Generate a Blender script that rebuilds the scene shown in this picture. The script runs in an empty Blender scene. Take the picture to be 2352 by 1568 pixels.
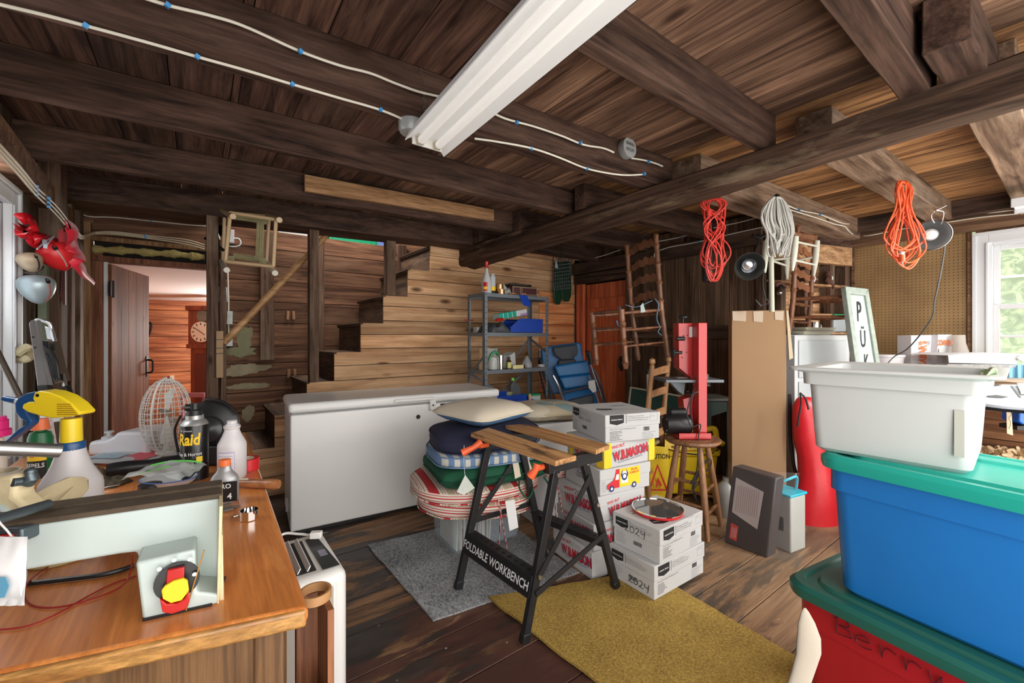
import bpy, bmesh, math, random
from mathutils import Vector, Matrix, noise as mnoise
random.seed(7)
S = bpy.context.scene
C = S.collection
PI = math.pi

nz3 = mnoise.noise
# --- camera
F, HX, HY, EYE = 970.0, 1176.0, 775.0, 1.28
YAW = math.atan((1176 - 455) / 970.0)
cd = bpy.data.cameras.new('camera'); cam = bpy.data.objects.new('camera', cd); C.objects.link(cam)
cd.sensor_width = 36; cd.lens = F * 36 / 2352; cd.shift_y = -9 / 2352; cd.clip_start = 0.02
cam.location = (0, 0, EYE); cam.rotation_euler = (PI / 2, 0, -YAW)
S.camera = cam

# --- light
W = bpy.data.worlds.new('world'); S.world = W; W.use_nodes = True
bg = W.node_tree.nodes['Background']; bg.inputs[0].default_value = (1.0, 0.97, 0.93, 1); bg.inputs[1].default_value = 1.7
def V0(x, y, z, tx, ty, tz):
	return (Vector((tx, ty, tz)) - Vector((x, y, z))).to_track_quat('-Z', 'Y').to_euler()
def area(name, loc, rot, sx, sy, power, color=(1, 1, 1)):
	l = bpy.data.lights.new(name, 'AREA'); l.shape = 'RECTANGLE'; l.size = sx; l.size_y = sy
	l.energy = power; l.color = color
	o = bpy.data.objects.new(name, l); C.objects.link(o); o.location = loc; o.rotation_euler = rot
	return o
area('left_window_daylight', (-1.5, 2.5, 2.9), (0, math.radians(-145 + 180 - 180), 0), 1.4, 1.2, 80, (0.95, 0.98, 1)).rotation_euler = (V0(-1.5, 2.5, 2.9, -0.3, 2.4, 0.9))
area('right_window_daylight', (6.4, -0.1, 3.3), (0, 0, 0), 1.8, 1.6, 90, (0.93, 0.98, 1)).rotation_euler = (V0(6.4, -0.1, 3.3, 4.2, 0.2, 0.9))
area('bench_light_tubes', (3.25, -0.35, 1.93), (0, 0, 0), 0.18, 0.8, 12, (1, 0.97, 0.92))
l = bpy.data.lights.new('next_room_fill', 'POINT'); l.energy = 45; l.shadow_soft_size = 0.2; l.color = (1, 0.96, 0.9)  # added fill light, no lamp is known in the next room
o = bpy.data.objects.new('next_room_fill', l); C.objects.link(o); o.location = (0.9, 7.6, 1.3)
l = bpy.data.lights.new('upstairs_lamp', 'POINT'); l.energy = 45; l.shadow_soft_size = 0.3; l.color = (1, 0.97, 0.93)
o = bpy.data.objects.new('upstairs_lamp', l); C.objects.link(o); o.location = (1.2, 4.4, 3.3)
vs = S.view_settings; vs.view_transform = 'Standard'; vs.look = 'None'; vs.gamma = 1.0; vs.exposure = 1.4
vs.use_curve_mapping = False
S.cycles.use_denoising = True
S.cycles.max_bounces = 8

# --- helpers
_s, _c = math.sin(YAW), math.cos(YAW)
def at(u, v, x=None, y=None, z=None, d=None):
	"""the point of the room seen at a photo pixel, on a plane of known x, y, z or depth"""
	a = (u - HX) / F; b = (HY - v) / F
	D = Vector((_s + a * _c, _c - a * _s, b))
	if d is not None: t = d
	elif x is not None: t = x / D[0]
	elif y is not None: t = y / D[1]
	else: t = (z - EYE) / D[2]
	return Vector((0, 0, EYE)) + D * t
V = lambda *a: Vector(a)
RIGHT = V(_c, -_s, 0); AWAY = V(_s, _c, 0)

def tag(o, label=None, cat=None, group=None, kind=None):
	if label: o['label'] = label
	if cat: o['category'] = cat
	if group: o['group'] = group
	if kind: o['kind'] = kind
	return o
def thing(name, label, cat, loc=(0, 0, 0), rotz=0, group=None, rot=None):
	o = bpy.data.objects.new(name, None); C.objects.link(o); o.empty_display_size = 0.05
	o.location = loc; o.rotation_euler = rot if rot is not None else (0, 0, rotz)
	return tag(o, label, cat, group)
def dup(root, loc, rotz=None, label=None, group=None, rot=None):
	def rec(s, p):
		c = s.copy(); C.objects.link(c)
		if p is not None: c.parent = p
		for ch in [q for q in bpy.data.objects if q.parent == s and q.name not in made]:
			made.add(rec(ch, c).name)
		made.add(c.name)
		return c
	made = set()
	r = rec(root, None); r.location = loc
	if rot is not None: r.rotation_euler = rot
	elif rotz is not None: r.rotation_euler = (0, 0, rotz)
	if label: r['label'] = label
	if group: r['group'] = group
	return r

def wm(o):
	m = Matrix.LocRotScale(o.location, o.rotation_euler, o.scale)
	return wm(o.parent) @ o.matrix_parent_inverse @ m if o.parent else m
def inworld(o):
	"""keep a part where its own coordinates put it in the room"""
	o.matrix_parent_inverse = wm(o.parent).inverted(); return o
def smoothpts(pts, n=6, closed=False):
	pts = [Vector(p) for p in pts]; out = []; N = len(pts)
	if N < 3: return pts
	rng = range(N if closed else N - 1)
	for i in rng:
		if closed: p0, p1, p2, p3 = pts[i - 1], pts[i], pts[(i + 1) % N], pts[(i + 2) % N]
		else: p0, p1, p2, p3 = pts[max(i - 1, 0)], pts[i], pts[i + 1], pts[min(i + 2, N - 1)]
		for k in range(n):
			t = k / n
			out.append(0.5 * ((2 * p1) + (p2 - p0) * t + (2 * p0 - 5 * p1 + 4 * p2 - p3) * t * t + (3 * p1 - p0 - 3 * p2 + p3) * t ** 3))
	if not closed: out.append(pts[-1])
	return out

class M:
	"""collects shapes and links them as one mesh object"""
	def __init__(s): s.bm = bmesh.new(); s.mi = 0
	def _f(s, vs):
		try:
			f = s.bm.faces.new(vs); f.material_index = s.mi; return f
		except ValueError: return None
	def hexa(s, c):
		v = [s.bm.verts.new(p) for p in c]
		for q in ((3, 2, 1, 0), (4, 5, 6, 7), (0, 1, 5, 4), (1, 2, 6, 5), (2, 3, 7, 6), (3, 0, 4, 7)): s._f([v[i] for i in q])
		return s
	def box(s, a, b):
		x0, y0, z0 = [min(a[i], b[i]) for i in range(3)]; x1, y1, z1 = [max(a[i], b[i]) for i in range(3)]
		return s.hexa([(x0, y0, z0), (x1, y0, z0), (x1, y1, z0), (x0, y1, z0), (x0, y0, z1), (x1, y0, z1), (x1, y1, z1), (x0, y1, z1)])
	def obox(s, c, size, rot=(0, 0, 0), taper=1.0):
		R = rot if isinstance(rot, Matrix) else Matrix(((1,0,0),(0,1,0),(0,0,1)))
		if not isinstance(rot, Matrix):
			from mathutils import Euler
			R = Euler(rot).to_matrix()
		x, y, z = [q / 2 for q in size]; t = taper
		pts = [(-x*t, -y*t, -z), (x*t, -y*t, -z), (x*t, y*t, -z), (-x*t, y*t, -z), (-x, -y, z), (x, -y, z), (x, y, z), (-x, y, z)]
		return s.hexa([Vector(c) + R @ Vector(p) for p in pts])
	def bar(s, p0, p1, w, h, up=(0, 0, 1)):
		p0, p1 = Vector(p0), Vector(p1); d = (p1 - p0).normalized(); up = Vector(up)
		r = d.cross(up)
		if r.length < 1e-4: r = d.cross(Vector((1, 0, 0)))
		r.normalize(); u = r.cross(d).normalized(); r = r * w / 2; u = u * h / 2
		return s.hexa([p0 - r - u, p0 + r - u, p0 + r + u, p0 - r + u, p1 - r - u, p1 + r - u, p1 + r + u, p1 - r + u])
	def rings(s, rr, cap=True, closed=False):
		V_ = [[s.bm.verts.new(p) for p in r] for r in rr]; n = len(V_[0])
		K = len(V_)
		for i in range(K if closed else K - 1):
			a, b = V_[i], V_[(i + 1) % K]
			for j in range(n): s._f([a[j], a[(j + 1) % n], b[(j + 1) % n], b[j]])
		if cap and not closed:
			s._f(V_[0][::-1]); s._f(V_[-1])
		return s
	def tube(s, pts, r, seg=8, closed=False, cap=True, flat=1.0):
		pts = [Vector(p) for p in pts]; N = len(pts); rr = []
		rad = r if callable(r) else (lambda t: r)
		up = None
		for i, p in enumerate(pts):
			if closed: d = pts[(i + 1) % N] - pts[i - 1]
			else: d = pts[min(i + 1, N - 1)] - pts[max(i - 1, 0)]
			if d.length < 1e-7: d = Vector((0, 0, 1))
			d.normalize()
			if up is None:
				up = Vector((0, 0, 1)) if abs(d.z) < 0.9 else Vector((1, 0, 0))
			x = up - d * up.dot(d)
			if x.length < 1e-5: x = d.orthogonal()
			x.normalize(); up = x; y = d.cross(x)
			R = rad(i / max(N - 1, 1))
			rr.append([p + (x * math.cos(2 * PI * k / seg) * flat + y * math.sin(2 * PI * k / seg)) * R for k in range(seg)])
		return s.rings(rr, cap, closed)
	def cyl(s, p0, p1, r0, r1=None, seg=16, cap=True):
		r1 = r0 if r1 is None else r1
		return s.tube([p0, p1], lambda t: r0 + (r1 - r0) * t, seg, cap=cap)
	def lathe(s, prof, o=(0, 0, 0), seg=20, axis=(0, 0, 1), sx=1.0, sy=1.0, cap=True):
		o = Vector(o); q = Vector((0, 0, 1)).rotation_difference(Vector(axis).normalized())
		rr = []
		for r, z in prof:
			r = max(r, 0.0004)
			rr.append([o + q @ Vector((r * sx * math.cos(2 * PI * k / seg), r * sy * math.sin(2 * PI * k / seg), z)) for k in range(seg)])
		return s.rings(rr, cap)
	def ball(s, c, r, seg=14, sz=(1, 1, 1)):
		c = Vector(c); rr = []
		n = max(seg // 2, 4)
		for i in range(n + 1):
			a = -PI / 2 + PI * i / n; q = max(math.cos(a), 0.002)
			rr.append([c + Vector((r * q * math.cos(2 * PI * k / seg) * sz[0], r * q * math.sin(2 * PI * k / seg) * sz[1], r * math.sin(a) * sz[2])) for k in range(seg)])
		return s.rings(rr)
	def prism(s, poly, ext):
		"""polygon of 3d points extruded by vector ext"""
		e = Vector(ext); a = [s.bm.verts.new(p) for p in poly]; b = [s.bm.verts.new(Vector(p) + e) for p in poly]
		n = len(a); s._f(a[::-1]); s._f(b)
		for i in range(n): s._f([a[i], a[(i + 1) % n], b[(i + 1) % n], b[i]])
		return s
	def poly(s, pts): s._f([s.bm.verts.new(p) for p in pts]); return s
	def grid(s, fn, nu, nv, cu=False):
		g = [[s.bm.verts.new(fn(i / nu, j / nv)) for j in range(nv + 1)] for i in range(nu + 1)]
		for i in range(nu):
			for j in range(nv): s._f([g[i][j], g[i + 1][j], g[i + 1][j + 1], g[i][j + 1]])
		return s
	def build(s, name, m, parent=None, bevel=0, loc=None, rot=None, sub=0, solid=0, sharp=0.7, seg=2, kind=None, label=None, w=0):
		bmesh.ops.recalc_face_normals(s.bm, faces=s.bm.faces)
		me = bpy.data.meshes.new(name); s.bm.to_mesh(me); s.bm.free()
		for mm in (m if isinstance(m, (list, tuple)) else [m]): me.materials.append(mm)
		me.polygons.foreach_set('use_smooth', [True] * len(me.polygons))
		if not sub: me.set_sharp_from_angle(angle=sharp)
		o = bpy.data.objects.new(name, me); C.objects.link(o)
		if parent is not None: o.parent = parent
		if loc is not None: o.location = loc
		if rot is not None: o.rotation_euler = rot
		if solid:
			q = o.modifiers.new('solid', 'SOLIDIFY'); q.thickness = solid; q.offset = 0
		if bevel:
			q = o.modifiers.new('bevel', 'BEVEL'); q.width = bevel; q.segments = seg; q.limit_method = 'ANGLE'; q.angle_limit = 0.6
		if sub:
			q = o.modifiers.new('sub', 'SUBSURF'); q.levels = sub; q.render_levels = sub
		if kind: o['kind'] = kind
		if label: o['label'] = label
		if w and parent is not None: inworld(o)
		return o

_tc = {}
def text(s, size, origin, right, up, m, parent=None, name='lettering', bold=0.0, shear=0, sx=1.0, align='CENTER', push=0.0008, spacing=1.0, w=0):
	"""flat printed lettering lying on a surface; right and up are its axes"""
	key = (s, bold, shear, spacing, align)
	if key not in _tc:
		cu = bpy.data.curves.new('t', 'FONT'); cu.body = s; cu.size = 1; cu.align_x = align; cu.align_y = 'CENTER'; cu.offset = bold; cu.shear = shear; cu.space_character = spacing; cu.resolution_u = 2
		ob = bpy.data.objects.new('t', cu); C.objects.link(ob)
		me = bpy.data.meshes.new_from_object(ob.evaluated_get(bpy.context.evaluated_depsgraph_get()))
		bpy.data.objects.remove(ob); _tc[key] = me
	me = _tc[key].copy(); R = Vector(right).normalized(); U = Vector(up).normalized(); N = R.cross(U)
	for v in me.vertices: v.co = Vector(origin) + R * v.co.x * size * sx + U * v.co.y * size + N * push
	me.materials.clear(); me.materials.append(m)
	o = bpy.data.objects.new(name, me); C.objects.link(o)
	if parent is not None:
		o.parent = parent
		if w: inworld(o)
	return o
def rects(m, origin, right, up, rs, parent=None, name='print', push=0.0006, w=0):
	"""flat printed shapes: rs is a list of (x0, x1, y0, y1) or point lists in the plane of right and up"""
	R = Vector(right).normalized(); U = Vector(up).normalized(); O = Vector(origin) + R.cross(U) * push; mb = M()
	for r in rs:
		if not isinstance(r[0], (tuple, list)): r = [(r[0], r[2]), (r[1], r[2]), (r[1], r[3]), (r[0], r[3])]
		mb.poly([O + R * a + U * b for a, b in r])
	return mb.build(name, m, parent, w=w)
def struct(mb, name, m, **k): return mb.build(name, m, kind='structure', **k)

# --- materials
_m = {}
def _new(name):
	m = bpy.data.materials.new(name); m.use_nodes = True
	n = m.node_tree.nodes; return m, n, m.node_tree.links, n['Principled BSDF']
def mat(name, col, rough=0.5, metal=0.0, var=0.08, scale=6.0, bump=0.0, trans=0.0, alpha=1.0, emit=0.0, sheen=0, coat=0, ior=None, bscale=None):
	if name in _m: return _m[name]
	m, n, L, p = _new(name)
	tc = n.new('ShaderNodeTexCoord'); nz = n.new('ShaderNodeTexNoise'); nz.inputs['Scale'].default_value = scale; nz.inputs['Detail'].default_value = 5
	L.new(tc.outputs['Object'], nz.inputs['Vector'])
	mx = n.new('ShaderNodeMix'); mx.data_type = 'RGBA'
	c = col
	mx.inputs['A'].default_value = (c[0] * (1 - var), c[1] * (1 - var), c[2] * (1 - var), 1)
	mx.inputs['B'].default_value = (min(c[0] * (1 + var), 1), min(c[1] * (1 + var), 1), min(c[2] * (1 + var), 1), 1)
	L.new(nz.outputs['Fac'], mx.inputs['Factor']); L.new(mx.outputs['Result'], p.inputs['Base Color'])
	p.inputs['Roughness'].default_value = rough; p.inputs['Metallic'].default_value = metal
	p.inputs['Transmission Weight'].default_value = trans; p.inputs['Alpha'].default_value = alpha
	if ior: p.inputs['IOR'].default_value = ior
	if coat: p.inputs['Coat Weight'].default_value = coat; p.inputs['Coat Roughness'].default_value = 0.1
	if sheen: p.inputs['Sheen Weight'].default_value = sheen
	if emit:
		L.new(mx.outputs['Result'], p.inputs['Emission Color']); p.inputs['Emission Strength'].default_value = emit
	if bump:
		b = n.new('ShaderNodeBump'); b.inputs['Strength'].default_value = bump; b.inputs['Distance'].default_value = 0.01
		n2 = n.new('ShaderNodeTexNoise'); n2.inputs['Scale'].default_value = bscale or scale * 4; n2.inputs['Detail'].default_value = 6
		L.new(tc.outputs['Object'], n2.inputs['Vector']); L.new(n2.outputs['Fac'], b.inputs['Height']); L.new(b.outputs['Normal'], p.inputs['Normal'])
	_m[name] = m; return m

def ramp(n, stops):
	r = n.new('ShaderNodeValToRGB'); e = r.color_ramp.elements
	while len(e) < len(stops): e.new(0.5)
	for i, (p, c) in enumerate(stops): e[i].position = p; e[i].color = (c[0], c[1], c[2], 1)
	return r
def math_(n, L, op, a, b):
	q = n.new('ShaderNodeMath'); q.operation = op
	for i, v in enumerate((a, b)):
		if hasattr(v, 'is_output'): L.new(v, q.inputs[i])
		else: q.inputs[i].default_value = v
	return q.outputs[0]
def wood(name, dark, light, axis='X', grain=18, along=1.2, var=0.35, rough=0.75, knots=0.0, knotcol=(0.03, 0.012, 0.006), grime=None, grimeamt=0.5, bump=0.25, gloss=0, gscale=1.3, glo=0.5, ghi=0.68, fine=0.75):
	if name in _m: return _m[name]
	m, n, L, p = _new(name)
	tc = n.new('ShaderNodeTexCoord'); gi = n.new('ShaderNodeNewGeometry')
	wn = n.new('ShaderNodeTexWhiteNoise'); wn.noise_dimensions = '1D'; L.new(gi.outputs['Random Per Island'], wn.inputs['W'])
	off = n.new('ShaderNodeVectorMath'); off.operation = 'MULTIPLY_ADD'
	L.new(wn.outputs['Color'], off.inputs[0]); off.inputs[1].default_value = (7, 7, 7); L.new(tc.outputs['Object'], off.inputs[2])
	mp = n.new('ShaderNodeMapping'); sc = {'X': (along, grain, grain), 'Y': (grain, along, grain), 'Z': (grain, grain, along)}[axis]
	mp.inputs['Scale'].default_value = sc; L.new(off.outputs[0], mp.inputs['Vector'])
	nz = n.new('ShaderNodeTexNoise'); nz.inputs['Scale'].default_value = 1; nz.inputs['Detail'].default_value = 9; nz.inputs['Roughness'].default_value = 0.62; nz.inputs['Distortion'].default_value = 1.1
	L.new(mp.outputs[0], nz.inputs['Vector'])
	mid = tuple((a + b) / 2 for a, b in zip(dark, light))
	r = ramp(n, [(0.36, dark), (0.5, mid), (0.63, light)]); L.new(nz.outputs['Fac'], r.inputs[0])
	col = r.outputs['Color']
	mpf = n.new('ShaderNodeMapping'); mpf.inputs['Scale'].default_value = tuple(q * (5.5 if q > along else 2.0) for q in sc); L.new(off.outputs[0], mpf.inputs['Vector'])
	nf = n.new('ShaderNodeTexNoise'); nf.inputs['Scale'].default_value = 1; nf.inputs['Detail'].default_value = 6; nf.inputs['Roughness'].default_value = 0.7; L.new(mpf.outputs[0], nf.inputs['Vector'])
	rf = ramp(n, [(0.38, (0.5,) * 3), (0.6, (1.18,) * 3)]); L.new(nf.outputs['Fac'], rf.inputs[0])
	mf = n.new('ShaderNodeMix'); mf.data_type = 'RGBA'; mf.blend_type = 'MULTIPLY'; mf.inputs['Factor'].default_value = fine; L.new(col, mf.inputs['A']); L.new(rf.outputs[0], mf.inputs['B']); col = mf.outputs['Result']
	hs = n.new('ShaderNodeHueSaturation'); L.new(col, hs.inputs['Color'])
	v = math_(n, L, 'MULTIPLY_ADD', wn.outputs['Value'], var); bpy_add = v.node; bpy_add.inputs[2].default_value = 1 - var / 2
	L.new(v, hs.inputs['Value']); col = hs.outputs['Color']
	if knots:
		mp2 = n.new('ShaderNodeMapping'); k = {'X': (2.2, 6, 6), 'Y': (6, 2.2, 6), 'Z': (6, 6, 2.2)}[axis]; mp2.inputs['Scale'].default_value = k
		L.new(off.outputs[0], mp2.inputs['Vector'])
		vo = n.new('ShaderNodeTexVoronoi'); vo.inputs['Scale'].default_value = 1.0; L.new(mp2.outputs[0], vo.inputs['Vector'])
		kr = ramp(n, [(0.0, (1, 1, 1)), (0.07 * knots, (0.8, 0.8, 0.8)), (0.16 * knots, (0, 0, 0))]); L.new(vo.outputs['Distance'], kr.inputs[0])
		mx = n.new('ShaderNodeMix'); mx.data_type = 'RGBA'; L.new(kr.outputs[0], mx.inputs['Factor']); L.new(col, mx.inputs['A']); mx.inputs['B'].default_value = (*knotcol, 1)
		col = mx.outputs['Result']
	if grime:
		n3 = n.new('ShaderNodeTexNoise'); n3.inputs['Scale'].default_value = 1; n3.inputs['Detail'].default_value = 7; n3.inputs['Roughness'].default_value = 0.65
		mp3 = n.new('ShaderNodeMapping'); g = gscale; mp3.inputs['Scale'].default_value = {'X': (g, g * 4, g * 4), 'Y': (g * 4, g, g * 4), 'Z': (g * 4, g * 4, g)}[axis]
		L.new(tc.outputs['Object'], mp3.inputs['Vector']); L.new(mp3.outputs[0], n3.inputs['Vector'])
		gr = ramp(n, [(glo, (0, 0, 0)), (ghi, (grimeamt,) * 3)]); L.new(n3.outputs['Fac'], gr.inputs[0])
		mx = n.new('ShaderNodeMix'); mx.data_type = 'RGBA'; L.new(gr.outputs[0], mx.inputs['Factor']); L.new(col, mx.inputs['A']); mx.inputs['B'].default_value = (*grime, 1)
		col = mx.outputs['Result']
	L.new(col, p.inputs['Base Color']); p.inputs['Roughness'].default_value = rough; p.inputs['Specular IOR Level'].default_value = 0.2 if rough > 0.6 else 0.5
	if gloss: p.inputs['Coat Weight'].default_value = gloss; p.inputs['Coat Roughness'].default_value = 0.15
	if bump:
		b = n.new('ShaderNodeBump'); b.inputs['Strength'].default_value = bump; b.inputs['Distance'].default_value = 0.006
		L.new(nz.outputs['Fac'], b.inputs['Height']); L.new(b.outputs['Normal'], p.inputs['Normal'])
	_m[name] = m; return m
# === wood of the building
CEIL = wood('ceiling_planks_dark', (0.04, 0.019, 0.014), (0.18, 0.095, 0.065), 'Y', 16, 1.2, 0.7, knots=0.9, grime=(0.22, 0.14, 0.09), grimeamt=0.45, gscale=1.6)
CEILW = wood('ceiling_planks_warm', (0.13, 0.055, 0.022), (0.50, 0.26, 0.11), 'Y', 14, 1.0, 0.8, knots=1.0, grime=(0.05, 0.02, 0.012), grimeamt=0.85)
JOIST = wood('joist_wood', (0.028, 0.014, 0.010), (0.11, 0.06, 0.042), 'X', 14, 1.0, 0.4, knots=0.8, grime=(0.17, 0.10, 0.07), grimeamt=0.4)
JOISTW = wood('joist_pale_wood', (0.12, 0.07, 0.045), (0.36, 0.24, 0.16), 'X', 10, 1.0, 0.3, knots=0.7, grime=(0.5, 0.4, 0.32), grimeamt=0.5)
BEAM = wood('hewn_beam_wood', (0.024, 0.013, 0.008), (0.125, 0.07, 0.045), 'Y', 12, 0.7, 0.2, knots=0.6, grime=(0.32, 0.23, 0.15), grimeamt=0.75, bump=0.7, gscale=1.1, glo=0.56, ghi=0.7)
BACK = wood('back_wall_boards', (0.07, 0.032, 0.018), (0.25, 0.125, 0.07), 'X', 14, 1.0, 0.5, knots=0.8, grime=(0.26, 0.16, 0.10), grimeamt=0.4)
PINE = wood('pine_boards', (0.48, 0.25, 0.12), (0.80, 0.51, 0.29), 'X', 11, 0.7, 0.6, fine=0.35, knots=1.2, knotcol=(0.07, 0.028, 0.012), grime=(0.2, 0.09, 0.04), grimeamt=0.35)
GLOWPINE = wood('glow_pine_boards', (0.62, 0.19, 0.06), (0.95, 0.45, 0.20), 'X', 13, 0.8, 0.3, fine=0.3, knots=0.8, knotcol=(0.12, 0.02, 0.01))  # pine reddened to hold the warm light falling on it
VERT = wood('vertical_boards', (0.06, 0.034, 0.02), (0.19, 0.115, 0.07), 'Z', 20, 0.9, 0.7, knots=0.4, grime=(0.2, 0.13, 0.085), grimeamt=0.4)
POST = wood('post_wood', (0.045, 0.025, 0.016), (0.17, 0.10, 0.065), 'Z', 16, 1.0, 0.3, knots=0.7, grime=(0.34, 0.27, 0.2), grimeamt=0.45)
STUD = wood('stud_wood', (0.14, 0.07, 0.03), (0.34, 0.19, 0.095), 'Z', 16, 0.9, 0.4, knots=0.7)
DARKZ = wood('dark_upright_boards', (0.04, 0.024, 0.015), (0.15, 0.09, 0.055), 'Z', 14, 1.0, 0.5, grime=(0.3, 0.24, 0.18), grimeamt=0.4)
REDDOOR = wood('red_door_wood', (0.5, 0.085, 0.035), (0.85, 0.22, 0.09), 'Z', 12, 0.8, 0.25, rough=0.4, knots=0.6, knotcol=(0.07, 0.01, 0.005), bump=0.1)  # red door colour, raised to carry the orange glow on it
BRDOOR = wood('brown_door_wood', (0.12, 0.042, 0.02), (0.30, 0.125, 0.065), 'Z', 12, 0.8, 0.3, rough=0.62, knots=0.6, bump=0.1)
FARRED = wood('far_room_boards', (0.30, 0.08, 0.03), (0.66, 0.25, 0.10), 'X', 12, 0.9, 0.5, rough=0.55, knots=0.8, knotcol=(0.06, 0.015, 0.008))
STAIRD = wood('stair_tread_wood', (0.03, 0.018, 0.012), (0.12, 0.07, 0.045), 'Y', 12, 1.0, 0.4, grime=(0.26, 0.17, 0.11), grimeamt=0.5)
NEWB = wood('new_board', (0.28, 0.14, 0.06), (0.46, 0.26, 0.13), 'X', 16, 0.7, 0.1, knots=0.5)
white = mat('white_paint', (0.62, 0.63, 0.65), 0.45, var=0.03)
plaster = mat('white_plaster', (0.85, 0.85, 0.84), 0.9, var=0.03)
black = mat('black_plastic', (0.012, 0.012, 0.013), 0.4)
iron = mat('black_iron', (0.02, 0.018, 0.017), 0.5, 0.3)
steel = mat('bright_steel', (0.75, 0.75, 0.76), 0.25, 1.0)
chrome = mat('chrome', (0.85, 0.85, 0.85), 0.08, 1.0)
greymetal = mat('grey_painted_steel', (0.14, 0.16, 0.18), 0.45, 0.2)
cablew = mat('white_cable', (0.72, 0.68, 0.58), 0.5)
cableb = mat('black_cable', (0.015, 0.015, 0.016), 0.4)
clipb = mat('blue_staple', (0.05, 0.28, 0.62), 0.5)
greybox = mat('grey_conduit_box', (0.42, 0.44, 0.44), 0.45, 0.3)
nail = mat('nail_metal', (0.55, 0.55, 0.55), 0.4, 1.0)

# --- floor
def floor_mat():
	m, n, L, p = _new('worn_floor')
	tc = n.new('ShaderNodeTexCoord'); gi = n.new('ShaderNodeNewGeometry')
	wn = n.new('ShaderNodeTexWhiteNoise'); wn.noise_dimensions = '1D'; L.new(gi.outputs['Random Per Island'], wn.inputs['W'])
	off = n.new('ShaderNodeVectorMath'); off.operation = 'MULTIPLY_ADD'; L.new(wn.outputs['Color'], off.inputs[0]); off.inputs[1].default_value = (9, 9, 9); L.new(tc.outputs['Object'], off.inputs[2])
	def nz(sc, det=8, rough=0.6, dist=0.6, src=off.outputs[0]):
		mp = n.new('ShaderNodeMapping'); mp.inputs['Scale'].default_value = sc; L.new(src, mp.inputs['Vector'])
		q = n.new('ShaderNodeTexNoise'); q.inputs['Scale'].default_value = 1; q.inputs['Detail'].default_value = det; q.inputs['Roughness'].default_value = rough; q.inputs['Distortion'].default_value = dist
		L.new(mp.outputs[0], q.inputs['Vector']); return q.outputs['Fac']
	def mix(f, a, b):
		x = n.new('ShaderNodeMix'); x.data_type = 'RGBA'; L.new(f, x.inputs['Factor'])
		for s, v in (('A', a), ('B', b)):
			if hasattr(v, 'is_output'): L.new(v, x.inputs[s])
			else: x.inputs[s].default_value = (*v, 1)
		return x.outputs['Result']
	g = nz((1.6, 26, 26), 12, 0.72)
	r1 = ramp(n, [(0.3, (0.10, 0.048, 0.022)), (0.5, (0.25, 0.13, 0.06)), (0.7, (0.44, 0.26, 0.14))]); L.new(g, r1.inputs[0])
	sep = n.new('ShaderNodeSeparateXYZ'); L.new(tc.outputs['Object'], sep.inputs[0])
	# black paint left on the left half, worn off in streaks
	pn = nz((1.1, 4.5, 4), 9, 0.68, 0.4, tc.outputs['Object'])
	gx = n.new('ShaderNodeMapRange'); L.new(sep.outputs['X'], gx.inputs[0]); gx.inputs[1].default_value = 1.3; gx.inputs[2].default_value = 2.6; gx.inputs[3].default_value = 0.035; gx.inputs[4].default_value = -0.045
	pf = math_(n, L, 'ADD', pn, gx.outputs[0])
	pr = ramp(n, [(0.475, (0, 0, 0)), (0.535, (1, 1, 1))]); L.new(pf, pr.inputs[0])
	pc = nz((3, 9, 9), 6, 0.6, 0.4); r2 = ramp(n, [(0.3, (0.016, 0.013, 0.012)), (0.6, (0.05, 0.035, 0.028)), (0.8, (0.1, 0.08, 0.07))]); L.new(pc, r2.inputs[0])
	col = mix(pr.outputs[0], r1.outputs[0], r2.outputs[0])
	# oxblood paint near the workbench
	rd = n.new('ShaderNodeVectorMath'); rd.operation = 'DISTANCE'; L.new(tc.outputs['Object'], rd.inputs[0]); rd.inputs[1].default_value = (1.05, 1.2, 0)
	rn = nz((2.2, 7, 7), 7, 0.6, 0.3, tc.outputs['Object']); rf = math_(n, L, 'SUBTRACT', rn, math_(n, L, 'MULTIPLY', rd.outputs['Value'], 0.28))
	rr = ramp(n, [(0.30, (0, 0, 0)), (0.36, (0.85, 0.85, 0.85))]); L.new(rf, rr.inputs[0]); col = mix(rr.outputs[0], col, (0.075, 0.028, 0.02))
	# pale worn wood on the right, paint drops
	rx = n.new('ShaderNodeMapRange'); L.new(sep.outputs['X'], rx.inputs[0]); rx.inputs[1].default_value = 1.7; rx.inputs[2].default_value = 2.7; rx.inputs[3].default_value = 0; rx.inputs[4].default_value = 0.38
	wf = math_(n, L, 'MULTIPLY', rx.outputs[0], nz((1.3, 14, 14), 8)); wf = math_(n, L, 'MULTIPLY', wf, 1.9)
	col = mix(wf, col, (0.42, 0.30, 0.19))
	vo = n.new('ShaderNodeTexVoronoi'); vo.inputs['Scale'].default_value = 11; L.new(tc.outputs['Object'], vo.inputs['Vector'])
	vr = ramp(n, [(0.0, (1, 1, 1)), (0.045, (0.7, 0.7, 0.7)), (0.065, (0, 0, 0))]); L.new(vo.outputs['Distance'], vr.inputs[0]); 
	dn = nz((4, 4, 4), 2, 0.5, 0, tc.outputs['Object']); dr = ramp(n, [(0.5, (0, 0, 0)), (0.6, (1, 1, 1))]); L.new(dn, dr.inputs[0])
	col = mix(math_(n, L, 'MULTIPLY', vr.outputs[0], dr.outputs[0]), col, (0.5, 0.42, 0.36))
	L.new(col, p.inputs['Base Color'])
	rgh = n.new('ShaderNodeMapRange'); L.new(pf, rgh.inputs[0]); rgh.inputs[1].default_value = 0.4; rgh.inputs[2].default_value = 0.6; rgh.inputs[3].default_value = 0.7; rgh.inputs[4].default_value = 0.42
	L.new(rgh.outputs[0], p.inputs['Roughness'])
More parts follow.
